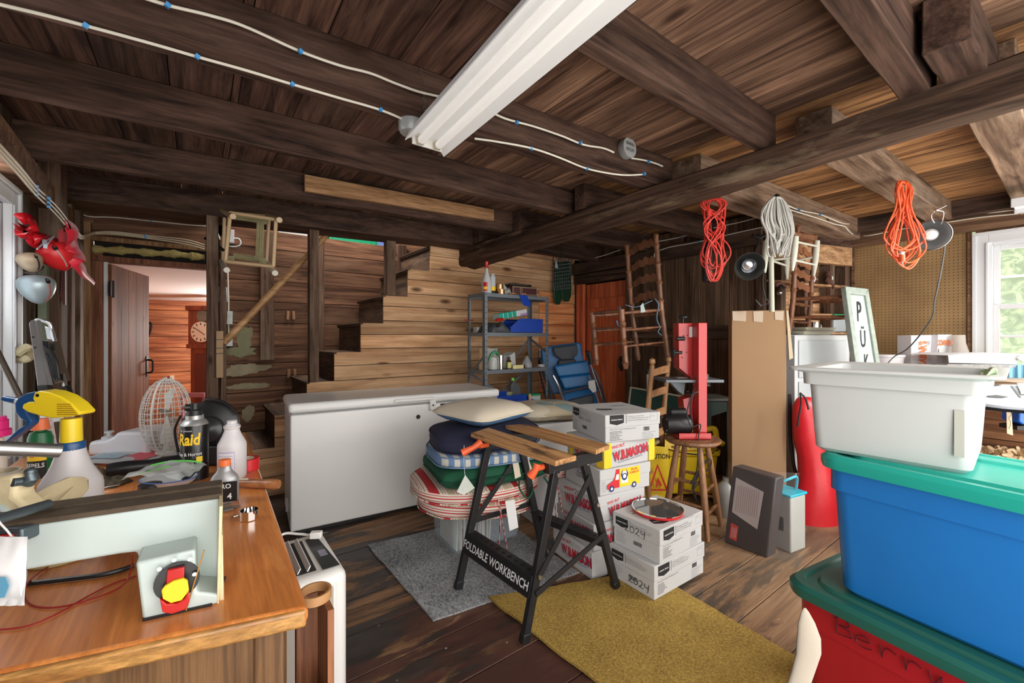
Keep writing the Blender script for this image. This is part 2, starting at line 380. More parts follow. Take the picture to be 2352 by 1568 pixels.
	b = n.new('ShaderNodeBump'); b.inputs['Strength'].default_value = 0.35; b.inputs['Distance'].default_value = 0.006; L.new(g, b.inputs['Height']); L.new(b.outputs['Normal'], p.inputs['Normal'])
	return m
fm = M(); y = -0.7; cuts = [1.135, 1.37, 1.625, 1.87, 2.12, 2.35, 2.605]
ys = [-0.7, -0.4, -0.1, 0.2, 0.46, 0.7, 0.92] + cuts + [2.87, 3.14, 3.4, 3.68, 3.95, 4.2, 4.5, 4.8]
for a, b in zip(ys, ys[1:]):
	x0 = -1.2
	for x1 in (random.uniform(0.2, 3.2), 5.3):
		fm.box((x0, a + 0.003, -0.04), (x1, b - 0.003, 0)); x0 = x1 + 0.003
struct(fm, 'floor', floor_mat(), bevel=0.002, seg=1)
struct(M().box((-1.2, -0.7, -0.1), (5.3, 4.8, -0.045)), 'floor_underlay', mat('subfloor_dark', (0.01, 0.008, 0.006), 0.9))

# --- ceiling
def planks_x(mb, x0, x1, y0, y1, z, th, w, jit=0.03, gap=0.004):
	x = x0
	while x < x1 - 0.02:
		ww = min(w + random.uniform(-jit, jit), x1 - x); mb.box((x + gap / 2, y0, z), (x + ww - gap / 2, y1, z + th)); x += ww
cm = M(); planks_x(cm, -0.8, 0.15, -0.7, 4.8, 2.38, 0.03, 0.24); planks_x(cm, 0.15, 1.15, -0.7, 3.93, 2.38, 0.03, 0.24)
struct(cm, 'ceiling', CEIL)
cm = M(); planks_x(cm, 1.15, 2.3, -0.7, 3.93, 2.38, 0.03, 0.22)
struct(cm, 'ceiling_brown_boards', wood('ceiling_planks_brown', (0.07, 0.034, 0.022), (0.34, 0.19, 0.12), 'Y', 14, 1.0, 0.6, knots=1.0, grime=(0.06, 0.03, 0.02), grimeamt=0.5))
cm = M(); planks_x(cm, 2.3, 5.1, -0.7, 4.8, 2.38, 0.03, 0.2)
struct(cm, 'ceiling_warm_boards', CEILW)
struct(M().box((2.25, 3.95, 2.415), (5.1, 4.8, 2.43)).box((-0.9, -0.7, 2.412), (5.2, 3.95, 2.43)), 'ceiling_backing', mat('dark_gap', (0.01, 0.007, 0.005), 0.9))
def joist(p0, p1, w, h, m=JOIST, name='ceiling_beam', face=1):
	"""p0, p1: lower near arris of a joist; w thickness away from the camera"""
	p0, p1 = Vector(p0), Vector(p1); n = V(0, w, 0) * face; u = V(0, 0, h); mb = M()
	K = 12; rr = []
	for i in range(K + 1):
		t = i / K; p = p0.lerp(p1, t)
		j = lambda a: V(0, a * nz3(V(i * 1.3, p0.y * 7, a * 900)), 0.7 * a * nz3(V(i * 1.7, p0.y * 3 + 5, a * 500)))
		rr.append([p + j(0.008), p + n + j(0.007), p + n + u, p + u])
	mb.rings(rr); return struct(mb, name, m, bevel=0.005)
joist((-0.75, 1.69, 2.2), (2.35, 1.50, 2.2), 0.13, 0.18)
joist((-0.75, 2.395, 2.2), (2.3, 2.26, 2.2), 0.055, 0.18)
joist((-0.8, 3.19, 2.2), (2.35, 2.95, 2.2), 0.06, 0.18)
joist((-0.75, 4.03, 2.2), (2.35, 3.60, 2.2), 0.30, 0.18)
joist((-0.8, 0.92, 2.2), (2.3, 0.90, 2.2), 0.06, 0.18)
joist((-0.8, 0.35, 2.2), (2.3, 0.33, 2.2), 0.09, 0.18)
joist((1.9, 0.20, 2.2), (2.5, 0.18, 2.2), 0.11, 0.18)
joist((2.405, 0.70, 2.23), (4.95, 0.62, 2.25), 0.15, 0.15, JOISTW)
joist((2.405, 0.14, 2.2), (4.95, 0.12, 2.2), 0.15, 0.18, JOISTW)
joist((2.405, 1.35, 2.2), (4.95, 1.22, 2.2), 0.2, 0.18, JOISTW)
joist((2.2, 2.1, 2.2), (3.95, 2.0, 2.2), 0.1, 0.18)
joist((2.2, 2.85, 2.2), (3.95, 2.75, 2.2), 0.1, 0.18)
joist((2.2, 3.5, 2.2), (3.95, 3.45, 2.2), 0.1, 0.18)
# new board nailed under the third joist
a = at(700, 400, y=3.02); b = at(1135, 481, y=2.93); c_ = at(701, 438, y=3.02); d_ = at(1135, 507, y=2.93)
mb = M().prism([c_, d_, b, a], (0, 0.03, 0)); struct(mb, 'trim_1', NEWB, bevel=0.002)
# summer beam, hewn
mb = M(); rr = []; K = 40
for i in range(K + 1):
	t = i / K; Y = 3.93 - t * 4.5
	lb = V(2.205 - 0.03 * t, Y, 2.035 + 0.035 * math.sin(min(t * 1.4, 1) * PI / 2)); rb = V(2.41 - 0.03 * t, Y, 2.012 + 0.095 * min(t * 1.25, 1)); lt = V(2.205 - 0.03 * t, Y, 2.222 - 0.03 * math.sin(t * 3.6) * (t < 0.85)); rt = V(2.42, Y, 2.22)
	ring = []
	for q, (A, B) in enumerate(((lb, rb), (rb, rt), (rt, lt), (lt, lb))):
		for k in range(6):
			p = A.lerp(B, k / 6)
			if k == 0: p = A.lerp(B, 0.07)
			if k == 5: p = A.lerp(B, 0.93)
			nn = nz3(V(Y * 2.5, q * 3 + k * 0.7, 1.5)) * 0.016 + nz3(V(Y * 11, q * 5 + k, 7.5)) * 0.006
			if i in (0, K): nn *= 0.3
			ring.append(p + {0: V(0, 0, 1), 1: V(-1, 0, 0), 2: V(0, 0, -1), 3: V(1, 0, 0)}[q] * nn)
	rr.append(ring)
mb.rings(rr); struct(mb, 'summer_beam', BEAM, sharp=1.0)

# --- left wall with window
XL = -0.72
mb = M()
yy = -0.7
while yy < 4.8:
	w_ = 0.2 + random.uniform(-0.03, 0.03)
	def vb(y0, y1, z0, z1): mb.box((XL - 0.05, y0 + 0.002, z0), (XL - 0.025, y1 - 0.002, z1))
	y1_ = min(yy + w_, 4.8)
	if y1_ > 1.96 and yy < 2.92: vb(yy, y1_, 0, 0.72); vb(yy, y1_, 2.06, 2.38)
	else: vb(yy, y1_, 0, 2.38)
	yy = y1_
struct(mb, 'wall_left', DARKZ)
struct(M().box((XL - 0.08, -0.7, 0), (XL - 0.055, 1.9, 2.4)).box((XL - 0.08, 2.98, 0), (XL - 0.055, 4.8, 2.4)), 'wall_left_sheathing', BACK)
# plate and studs
mb = M(); A = V(-0.66, 2.4, 2.13); B = V(-0.72, 4.72, 2.05)
mb.hexa([(-0.735, 2.0, 2.08), (-0.63, 2.0, 2.08), (-0.70, 4.2, 2.02), (-0.76, 4.2, 2.02), (-0.735, 2.0, 2.22), (-0.63, 2.0, 2.22), (-0.70, 4.2, 2.16), (-0.76, 4.2, 2.16)])
struct(mb, 'wall_left_plate', BACK, bevel=0.006)
struct(M().box((-0.76, 3.62, 0), (-0.655, 3.78, 2.38)), 'pillar_1', POST, bevel=0.006)
mb = M().box((-0.745, 4.35, 0), (-0.69, 4.47, 2.3)).box((-0.745, 4.15, 0), (-0.70, 4.25, 2.3)); struct(mb, 'wall_left_studs', POST, bevel=0.005)
# window
def window(name, x, y0, y1, z0, z1, side, sash_lines, curtain=False):
	"""x: wall face; side +1 opens towards -x room side on left wall (room is +x)"""
	s = side; fr = M(); cw = 0.085
	def bx(a0, a1, b0, b1, d0, d1): fr.box((x + s * d0, a0, b0), (x + s * d1, a1, b1))
	for (a0, a1, b0, b1) in ((y0, y0 + cw, z0, z1), (y1 - cw, y1, z0, z1), (y0 + cw, y1 - cw, z1 - cw, z1), (y0 + cw, y1 - cw, z0, z0 + cw * 0.8)):
		bx(a0, a1, b0, b1, -0.01, 0.022)
	for (a0, a1, b0, b1) in ((y0 - 0.001, y0 + 0.022, z0, z1 - 0.022), (y1 - 0.022, y1 + 0.001, z0, z1 - 0.022), (y0 - 0.001, y1 + 0.001, z1 - 0.022, z1 + 0.001)): bx(a0, a1, b0, b1, 0.0221, 0.036)
	for (a0, a1, b0, b1) in ((y0 + cw - 0.016, y0 + cw, z0, z1 - cw), (y1 - cw, y1 - cw + 0.016, z0, z1 - cw)): bx(a0 + (0.0 if a0 > y1 - cw - 0.01 else 0), a1, b0, b1, 0.0221, 0.03)
	root = struct(fr, name, white, bevel=0.003)
	ins = 0.04; sa = M(); a0, a1, b0, b1 = y0 + cw, y1 - cw, z0 + cw * 0.8, z1 - cw
	def sb(p0, p1, q0, q1, d0, d1): sa.box((x + s * d0, p0, q0), (x + s * d1, p1, q1))
	sb(a0 - 0.01, a0 + 0.02, b0, b1, -0.11, -0.011); sb(a1 - 0.02, a1 + 0.01, b0, b1, -0.11, -0.011); sb(a0 + 0.02, a1 - 0.02, b1 - 0.02, b1 + 0.01, -0.11, -0.011); sb(a0 + 0.02, a1 - 0.02, b0 - 0.01, b0 + 0.02, -0.11, -0.011)
	a0 += 0.02; a1 -= 0.02; b0 += 0.02; b1 -= 0.02; zm = (b0 + b1) / 2
	for (lo, hi, dd) in ((zm - 0.018, b1, -0.075), (b0, zm + 0.018, -0.04)):
		for (p0, p1, q0, q1) in ((a0, a0 + 0.035, lo, hi), (a1 - 0.035, a1, lo, hi), (a0 + 0.035, a1 - 0.035, hi - 0.035, hi), (a0 + 0.035, a1 - 0.035, lo, lo + 0.035)): sb(p0, p1, q0, q1, dd - 0.015, dd + 0.015)
		sb(a0 + 0.035, a1 - 0.035, (lo + hi) / 2 - 0.009, (lo + hi) / 2 + 0.009, dd - 0.01, dd + 0.01)
		if sash_lines: 
			for k in (1, 2): yv = a0 + (a1 - a0) * k / 3; sb(yv - 0.009, yv + 0.009, lo, hi, dd - 0.01, dd + 0.01)
	o = sa.build('window_sash', white, root, bevel=0.003)
	g = M(); g.box((x - s * 0.057, a0, b0), (x - s * 0.058, a1, b1)); g.build('window_pane', glass, root)
	return root
glass = mat('window_glass', (0.95, 0.98, 0.98), 0.02, alpha=0.12)
window('window_1', XL + 0.0, 1.98, 3.07, 0.66, 1.99, 1, False)
# sheer curtain behind the left window sash
def sheer():
	m, n, L, p = _new('sheer_curtain'); p.inputs['Base Color'].default_value = (0.5, 0.53, 0.56, 1); p.inputs['Roughness'].default_value = 0.9
	tr = n.new('ShaderNodeBsdfTranslucent'); tr.inputs[0].default_value = (0.42, 0.45, 0.48, 1); mx = n.new('ShaderNodeMixShader'); mx.inputs[0].default_value = 0.65
	L.new(p.outputs[0], mx.inputs[1]); L.new(tr.outputs[0], mx.inputs[2]); L.new(mx.outputs[0], n['Material Output'].inputs[0]); return m
SHEER = sheer()
mb = M(); mb.grid(lambda u, v: V(XL - 0.02 + 0.008 * math.sin(u * 46) + 0.004 * math.sin(u * 17 + v * 5), 2.1 + 0.85 * u, 0.78 + 1.12 * v), 90, 6)
tag(mb.build('sheer_curtain', SHEER), 'sheer white curtain hanging inside the white framed window beside the ladder', 'curtain')

# --- door wall and back wall
YB = 4.75
mb = M(); mb.box((-0.80, YB, 0), (-0.68, YB + 0.03, 2.38)).box((-0.68, YB, 2.1), (0.2, YB + 0.03, 2.38))
struct(mb, 'wall_back', BACK)
mb = M(); z = 0; row = 0
hts = [0, 0.19, 0.38, 0.57, 0.755, 0.90, 1.03, 1.19, 1.42, 1.63, 1.83, 1.985, 2.15, 2.33]
for a, b in zip(hts, hts[1:]):
	mb.box((0.115, YB, a + 0.003), (random.uniform(1.6, 3.0), YB + 0.03, b - 0.003)); 
for a, b in zip(hts, hts[1:]): mb.box((1.5, YB + 0.004, a + 0.003), (4.0, YB + 0.03, b - 0.003))
struct(mb, 'wall_back_boards', BACK, bevel=0.002, seg=1)
struct(M().box((0.17, YB + 0.035, 0), (4.0, YB + 0.05, 2.33)), 'wall_back_sheathing', mat('dark_gap', (0.01, 0.007, 0.005), 0.9))
# battens on the back wall
mb = M().box((0.48, YB - 0.03, 1.06), (0.60, YB, 2.31)); struct(mb, 'trim_2', POST, bevel=0.004)
mb = M().box((0.93, YB - 0.04, 0.6), (1.06, YB, 2.31)).box((1.86, YB - 0.03, 1.5), (1.97, YB, 2.36)); struct(mb, 'trim_3', POST, bevel=0.004)
# peg blocks
pegm = mat('pale_block_wood', (0.33, 0.17, 0.08), 0.7, var=0.2)
for i, (u, v, hh) in enumerate(((661, 724, 20), (674, 724, 20), (663, 857, 18), (677, 857, 18))):
	p = at(u, v, y=YB - 0.012); tag(M().obox(p, (0.026, 0.024, 0.085), (0, 0.05 * (-1) ** i, 0)).build('wooden_peg_block', pegm, bevel=0.002), 'small pale wooden peg block, %s of the %s pair on the dark stairwell boards' % (('left', 'right')[i % 2], ('upper', 'lower')[i // 2]), 'wood block', 'paired peg blocks on the stairwell boards')
# paint patches (spilt plaster)
def blob(mb, cx, cz, rx, rz, y, seed, n=60):
	pts = []
	for k in range(n):
		a = 2 * PI * k / n; r = 1 + 0.45 * nz3(V(math.cos(a) * 1.6 + seed, math.sin(a) * 1.6, seed)) + 0.2 * nz3(V(math.cos(a) * 6 + seed, math.sin(a) * 6, seed))
		pts.append(V(cx + rx * r * math.cos(a), y, cz + rz * r * math.sin(a)))
	mb.prism(pts, (0, 0.003, 0))
patch = mat('old_plaster_smear', (0.30, 0.25, 0.16), 0.9, var=0.35, scale=14)
patch2 = mat('green_plaster_smear', (0.21, 0.20, 0.11), 0.9, var=0.35, scale=14)
mb = M(); p = at(562, 775, y=YB); blob(mb, p.x, p.z, 0.07, 0.12, YB - 0.002, 3.1); p = at(552, 806, y=YB); blob(mb, p.x, p.z, 0.12, 0.05, YB - 0.0025, 8.3); tag(mb.build('paint_smear', patch2), kind='structure')
mb = M(); p = at(560, 850, y=YB); blob(mb, p.x, p.z, 0.19, 0.055, YB - 0.003, 5.5); p = at(568, 886, y=YB); blob(mb, p.x, p.z, 0.17, 0.028, YB - 0.003, 1.5); p = at(570, 950, y=YB); blob(mb, p.x, p.z, 0.05, 0.08, YB - 0.003, 11.5); tag(mb.build('paint_smear', patch), kind='structure')
# door surround
mb = M()
mb.box((-0.72, YB - 0.03, 2.06), (0.16, YB, 2.10)); mb.box((-0.72, YB - 0.03, 0), (-0.685, YB, 2.10))
struct(mb, 'trim_4', STUD, bevel=0.003)
mb = M(); mb.box((-0.685, YB - 0.01, 0), (-0.62, YB + 0.1, 1.96)).box((-0.685, YB - 0.02, 1.90), (0.19, YB + 0.1, 1.945)).box((0.115, YB + 0.031, 0), (0.2, YB + 0.1, 1.95))
struct(mb, 'door_jamb', BRDOOR, bevel=0.003)
struct(M().box((-0.62, YB + 0.01, 0), (-0.595, YB + 0.06, 1.9)), 'door_jamb_stop', white, bevel=0.002)
struct(M().box((-0.68, YB + 0.04, 1.945), (0.17, YB + 0.09, 2.12)), 'door_frame_recess', mat('dark_gap', (0.01, 0.007, 0.005), 0.9))
mb = M(); mb.tube(smoothpts([at(u, v, y=YB - 0.01) for u, v in ((212, 572), (250, 574), (300, 576), (350, 581), (400, 583), (440, 588), (470, 590))], 5), lambda t: 0.030 + 0.007 * math.sin(t * 31) + 0.004 * math.sin(t * 77), 12)
tag(mb.build('insulation_strip', mat('yellow_insulation', (0.45, 0.36, 0.13), 0.95, var=0.4, scale=40, bump=1.0)), 'ragged yellow fibreglass insulation stuffed above the doorway with the brown door', 'insulation', kind='stuff')
# studs between window corner and door
mb = M(); 
for u0, u1, m_ in ((152, 172, 0), (175, 189, 0), (191, 209, 1)):
	a = at(u0, 700, y=YB - 0.04); b = at(u1, 700, y=YB - 0.04); mb.box((a.x, YB - 0.06, 0), (b.x, YB - 0.005, 2.2))
struct(mb, 'wall_back_studs', STUD, bevel=0.004)
# door leaf, swung into the next room
hinge = V(-0.59, YB + 0.02, 0); fre = V(-0.412, 5.485, 0); dirv = (fre - hinge).normalized(); ang = math.atan2(dirv.y, dirv.x)
dr = bpy.data.objects.new('door_1', None); C.objects.link(dr); dr.location = hinge; dr.rotation_euler = (0, 0, ang); dr['kind'] = 'structure'
mb = M(); xx = 0
for w_ in (0.17, 0.14, 0.15, 0.16, 0.136): mb.box((xx, -0.018, 0.02), (xx + w_ - 0.0015, 0.018, 1.885)); xx += w_
mb.build('door_leaf', BRDOOR, dr, bevel=0.002)
mb = M().box((-0.045, -0.03, 1.62), (0.03, -0.017, 1.74)).cyl((0, -0.03, 1.61), (0, -0.03, 1.75), 0.008); mb.build('hinge', iron, dr)
mb = M(); mb.obox((0.70, -0.021, 1.0), (0.03, 0.006, 0.2)); mb.tube(smoothpts([(0.70, -0.02, 1.06), (0.70, -0.06, 1.055), (0.70, -0.065, 1.0), (0.70, -0.06, 0.945), (0.70, -0.02, 0.935)], 5), 0.008, 8).cyl((0.66, -0.022, 1.075), (0.76, -0.022, 1.075), 0.006); mb.build('door_latch', iron, dr)

# --- next room
mb = M(); z = -0.35
while z < 2.0:
	h_ = 0.21 + random.uniform(-0.03, 0.03); mb.box((-0.72, 9.0, z + 0.003), (random.uniform(0.6, 2.4), 9.03, z + h_ - 0.003)); z += h_
mb2 = M().box((-0.76, 4.86, -0.35), (-0.72, 9.03, 2.03))
a = at(350, 690, z=2.0)
struct(mb, 'wall_next_room', FARRED, bevel=0.003); struct(mb2, 'wall_next_room_side', FARRED)
struct(M().box((2.4, 4.86, -0.35), (2.44, 9.03, 2.03)), 'wall_next_room_end', FARRED)
struct(M().box((0.2, 4.82, -0.35), (2.44, 4.86, 2.03)), 'wall_next_room_front', plaster)
a = at(410, 690, y=9.0)
struct(M().hexa([(-0.8, 4.80, 1.99), (2.44, 4.80, 1.99), (2.44, 9.03, a.z), (-0.8, 9.03, a.z), (-0.8, 4.80, 2.02), (2.44, 4.80, 2.02), (2.44, 9.03, a.z + 0.2), (-0.8, 9.03, a.z + 0.2)]), 'ceiling_next_room', plaster)
struct(M().box((-0.8, 4.8, -0.4), (2.44, 9.03, -0.35)), 'floor_next_room', BRDOOR)
struct(M().box((-0.72, 4.83, -0.35), (0.2, 4.86, 0)), 'floor_step', BRDOOR)
mb = M(); mb.box((-0.72, 8.985, 1.80), (2.4, 9.0, 1.83)); struct(mb, 'trim_5', FARRED)
mb = M().box((-0.715, 5.6, -0.35), (-0.66, 5.75, 1.85)); struct(mb, 'trim_6', FARRED)

# --- stairs
YS = 3.90
X = [-0.17, 0.05, 0.27, 0.50, 0.739, 0.959, 1.188, 1.397, 1.642, 1.878]
Z = [-0.12, 0.13, 0.385, 0.64, 0.898, 1.148, 1.413, 1.676, 1.948, 2.212]
def xstart(z):
	for x_, z_ in zip(X, Z):
		if z_ >= z - 1e-6: return x_
	return X[-1]
mb = M(); z = 0.0; zs = [0]
while zs[-1] < 2.34: zs.append(min(zs[-1] + 0.14 + random.uniform(-0.012, 0.02), 2.34))
for a, b in zip(zs, zs[1:]):
	a2, b2 = a + 0.003, b - 0.003; pts = []; cut = [a2] + [q for q in Z if a2 < q < b2] + [b2]
	left = []
	for p, q in zip(cut, cut[1:]):
		if (q + p) / 2 > Z[-1]: xs_ = X[-1]
		else: xs_ = xstart((p + q) / 2)
		left += [(xs_, p), (xs_, q)]
	xe = 3.93
	poly = [V(x_, YS, z_) for x_, z_ in left] + [V(xe, YS, b2), V(xe, YS, a2)]
	mb.prism(poly, (0, 0.02, 0))
sm = struct(mb, 'wall_stair', PINE)
sb_ = M()
for i in range(1, len(X) - 0):
	x1 = X[i + 1] if i + 1 < len(X) else X[i] + 0.25
	sb_.box((X[i] + 0.001, YS + 0.018, Z[i] - 0.03), (x1 + 0.02, YB - 0.03, Z[i])); 
	sb_.box((X[i] + 0.02, YS + 0.022, Z[i] - 0.29), (X[i] + 0.04, YB - 0.03, Z[i] - 0.03))
st = struct(sb_, 'wall_stair_treads', STAIRD, bevel=0.004)
rd = M()
for i in range(4, len(X)):
	j = lambda k: 0.004 * nz3(V(i, k, 2))
	rd.box((X[i] - 0.006, YS - 0.003, Z[i] - 0.012), (X[i] + 0.02, YB - 0.04, Z[i] + 0.002))
struct(rd, 'wall_stair_nosing', STAIRD, bevel=0.003)
gapm = mat('dark_gap', (0.01, 0.007, 0.005), 0.9)
shm = M()
for i in range(4, len(X)): shm.box((X[i] + 0.045, YS + 0.0215, Z[i - 1] - 0.02 if i > 4 else 0.05), (2.0, YS + 0.03, Z[i] - 0.035))
struct(shm.prism([V(x_, YS + 0.0215, z_) for x_, z_ in [(2.0, 0.05), (3.93, 0.05), (3.93, 2.3), (2.0, 2.2)]], (0, 0.01, 0)), 'wall_stair_light_block', gapm)  # added backing, keeps upstairs light from leaking through the board gaps
struct(M().box((-0.72, 9.032, -0.35), (2.4, 9.04, 2.1)), 'wall_next_room_light_block', gapm)  # added sheet, stops outside light between the far boards
# posts on the stair edge
def post(u0, u1, z0, z1, y=YS, dp=0.08, name='pillar', m=POST, wob=0.004):
	a = at(u0, 700, y=y); b = at(u1, 700, y=y); rr = []; K = 14
	for i in range(K + 1):
		t = i / K; z = z0 + (z1 - z0) * t; k = wob * nz3(V(u0 * .1, z * 3, 0)); k2 = wob * nz3(V(u1 * .1 + 5, z * 3, 0))
		rr.append([V(a.x + k, y - 0.004, z), V(b.x + k2, y - 0.004, z), V(b.x + k2, y + dp, z), V(a.x + k, y + dp, z)])
	mb = M().rings(rr); return struct(mb, name, m, bevel=0.004)
post(474, 502, 0, 2.2, name='pillar_2')
post(711, 733, 0.90, 2.2, name='pillar_3')
post(888, 909, 1.68, 2.2, name='pillar_4')
post(506, 520, 0.2, 2.2, y=YB - 0.09, dp=0.08, name='pillar_5', wob=0.02)

# --- right wall with the red door
XR = 3.91
mb = M(); yy = 1.62; 
while yy < 3.06:
	w_ = min(random.choice((0.075, 0.09, 0.06)), 3.06 - yy)
	if w_ < 0.02: break
	mb.box((XR, yy + 0.0015, 0), (XR + 0.02, yy + w_ - 0.0015, 2.36)); yy += w_
mb.box((XR, 3.06, 2.0), (XR + 0.02, 3.9, 2.36)); mb.box((XR, 3.83, 0), (XR + 0.02, 3.95, 2.36))
struct(mb, 'wall_right', VERT, bevel=0.0015, seg=1)
struct(M().box((XR + 0.022, 1.6, 0), (XR + 0.035, 3.06, 2.38)).box((XR + 0.12, 2.9, 0), (XR + 0.13, 4.0, 2.38)), 'wall_right_sheathing', mat('dark_gap', (0.01, 0.007, 0.005), 0.9))
HEADY = wood('header_wood', (0.03, 0.018, 0.013), (0.12, 0.07, 0.048), 'Y', 14, 1.0, 0.3, grime=(0.2, 0.13, 0.09), grimeamt=0.4)
mb = M().box((XR - 0.06, 1.62, 2.08), (XR + 0.0, 3.9, 2.22)).box((XR - 0.05, 3.02, 1.955), (XR, 3.86, 2.07)).box((XR - 0.03, 1.64, 1.27), (XR, 3.0, 1.39)); struct(mb, 'trim_7', HEADY, bevel=0.005)
mb = M().box((XR - 0.03, 3.0, 0), (XR + 0.02, 3.07, 1.96)).box((XR - 0.03, 1.62, 0), (XR + 0.02, 1.68, 2.2)); struct(mb, 'trim_8', POST, bevel=0.004)
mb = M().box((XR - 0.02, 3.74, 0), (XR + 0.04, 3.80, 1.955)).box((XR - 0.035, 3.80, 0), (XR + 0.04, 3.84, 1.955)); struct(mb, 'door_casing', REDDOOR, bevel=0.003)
d2 = bpy.data.objects.new('door_2', None); C.objects.link(d2); d2.location = (XR, 3.71, 0); d2['kind'] = 'structure'
mb = M(); y = -0.64
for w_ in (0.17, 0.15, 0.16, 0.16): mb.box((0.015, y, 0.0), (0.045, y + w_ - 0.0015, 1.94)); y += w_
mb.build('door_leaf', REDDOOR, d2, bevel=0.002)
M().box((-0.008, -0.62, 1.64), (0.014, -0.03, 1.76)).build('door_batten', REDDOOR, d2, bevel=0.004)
mb = M().obox((0.008, -0.55, 0.98), (0.01, 0.03, 0.17)); mb.tube(smoothpts([(0.01, -0.55, 1.03), (-0.035, -0.55, 1.025), (-0.04, -0.55, 0.98), (-0.03, -0.55, 0.94), (0.01, -0.55, 0.93)], 5), 0.007, 8); mb.build('door_handle', iron, d2)
# pine wall end beside the door, warm red light painted as orange wood
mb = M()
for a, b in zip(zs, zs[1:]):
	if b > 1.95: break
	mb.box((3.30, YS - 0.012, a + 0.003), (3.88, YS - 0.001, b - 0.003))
struct(mb, 'wall_stair_end', GLOWPINE)

# --- alcove wall, slightly skew
JA = V(3.91, 1.62, 0); JB = V(5.0, 1.30, 0); jd = (JB - JA).normalized(); jn = V(jd.y, -jd.x, 0)
def jbox(mb, s0, s1, z0, z1, d0, d1):
	"""box along the alcove wall: s along, d towards the room"""
	P = lambda s, d, z: JA + jd * s + jn * d + V(0, 0, z)
	return mb.hexa([P(s0, d0, z0), P(s1, d0, z0), P(s1, d1, z0), P(s0, d1, z0), P(s0, d0, z1), P(s1, d0, z1), P(s1, d1, z1), P(s0, d1, z1)])
ALC = wood('alcove_wood', (0.26, 0.13, 0.06), (0.60, 0.36, 0.19), 'X', 10, 1.0, 0.5, knots=0.8)
mb = M(); z = 0
while z < 2.3:
	jbox(mb, -0.02, 1.3, z + 0.002, z + 0.212, -0.12, -0.10); z += 0.213
struct(mb, 'wall_alcove', ALC)
mb = M(); jbox(mb, 0.0, 1.1, 1.955, 2.13, -0.03, 0.03); struct(mb, 'wall_alcove_header', ALC, bevel=0.005)
mb = M(); jbox(mb, 0.0, 1.1, 2.13, 2.22, -0.05, 0.02); struct(mb, 'wall_alcove_plate', JOIST, bevel=0.005)
mb = M()
for s0, s1 in ((0.0, 0.06), (0.20, 0.26), (0.50, 0.56), (0.84, 0.90), (1.05, 1.12)): jbox(mb, s0, s1, 0, 1.96, -0.10, 0.0)
struct(mb, 'wall_alcove_studs', POST, bevel=0.004)

# --- pegboard wall and right window
XP = 5.0
def pegmat():
	m, n, L, p = _new('pegboard'); tc = n.new('ShaderNodeTexCoord'); mp = n.new('ShaderNodeMapping'); mp.inputs['Scale'].default_value = (0, 1 / 0.0254, 1 / 0.0254); L.new(tc.outputs['Object'], mp.inputs['Vector'])
	fr = n.new('ShaderNodeVectorMath'); fr.operation = 'FRACTION'; L.new(mp.outputs[0], fr.inputs[0]); su = n.new('ShaderNodeVectorMath'); su.operation = 'SUBTRACT'; L.new(fr.outputs[0], su.inputs[0]); su.inputs[1].default_value = (0, 0.5, 0.5)
	ln = n.new('ShaderNodeVectorMath'); ln.operation = 'LENGTH'; L.new(su.outputs[0], ln.inputs[0]); r = ramp(n, [(0.0, (1, 1, 1)), (0.12, (1, 1, 1)), (0.16, (0, 0, 0))]); L.new(ln.outputs['Value'], r.inputs[0])
	nz = n.new('ShaderNodeTexNoise'); nz.inputs['Scale'].default_value = 3; nz.inputs['Detail'].default_value = 6; L.new(tc.outputs['Object'], nz.inputs['Vector']); rb = ramp(n, [(0.3, (0.20, 0.115, 0.045)), (0.7, (0.36, 0.22, 0.09))]); L.new(nz.outputs['Fac'], rb.inputs[0])
	mx = n.new('ShaderNodeMix'); mx.data_type = 'RGBA'; L.new(r.outputs[0], mx.inputs['Factor']); L.new(rb.outputs[0], mx.inputs['A']); mx.inputs['B'].default_value = (0.02, 0.012, 0.006, 1)
	L.new(mx.outputs['Result'], p.inputs['Base Color']); p.inputs['Roughness'].default_value = 0.6; return m
struct(M().box((XP, 0.52, 0.952), (XP + 0.01, 1.50, 2.14)), 'wall_pegboard', pegmat())
HEADY2 = wood('header_wood_warm', (0.10, 0.05, 0.028), (0.26, 0.15, 0.085), 'Y', 14, 1.0, 0.3, knots=0.6)
mb = M().box((XP - 0.03, -0.7, 2.13), (XP + 0.03, 1.5, 2.25)).box((XP - 0.0, 0.520, 0.3), (XP - 0.018, 0.545, 2.13)).box((XP - 0.0, 1.27, 0.3), (XP - 0.018, 1.30, 2.13)); struct(mb, 'trim_9', HEADY2, bevel=0.003)
mb = M().box((XP - 0.12, -0.7, 2.25), (XP + 0.03, 1.5, 2.38)); struct(mb, 'trim_10', HEADY, bevel=0.004)
w2 = window('window_2', XP - 0.0, -0.62, 0.515, 0.95, 2.11, -1, False)
mb = M().box((XP + 0.0, -0.7, 0), (XP + 0.03, 1.5, 0.95)).box((XP + 0.0, -0.7, 2.10), (XP + 0.03, 0.5, 2.2)); struct(mb, 'wall_pegboard_lower', BACK)
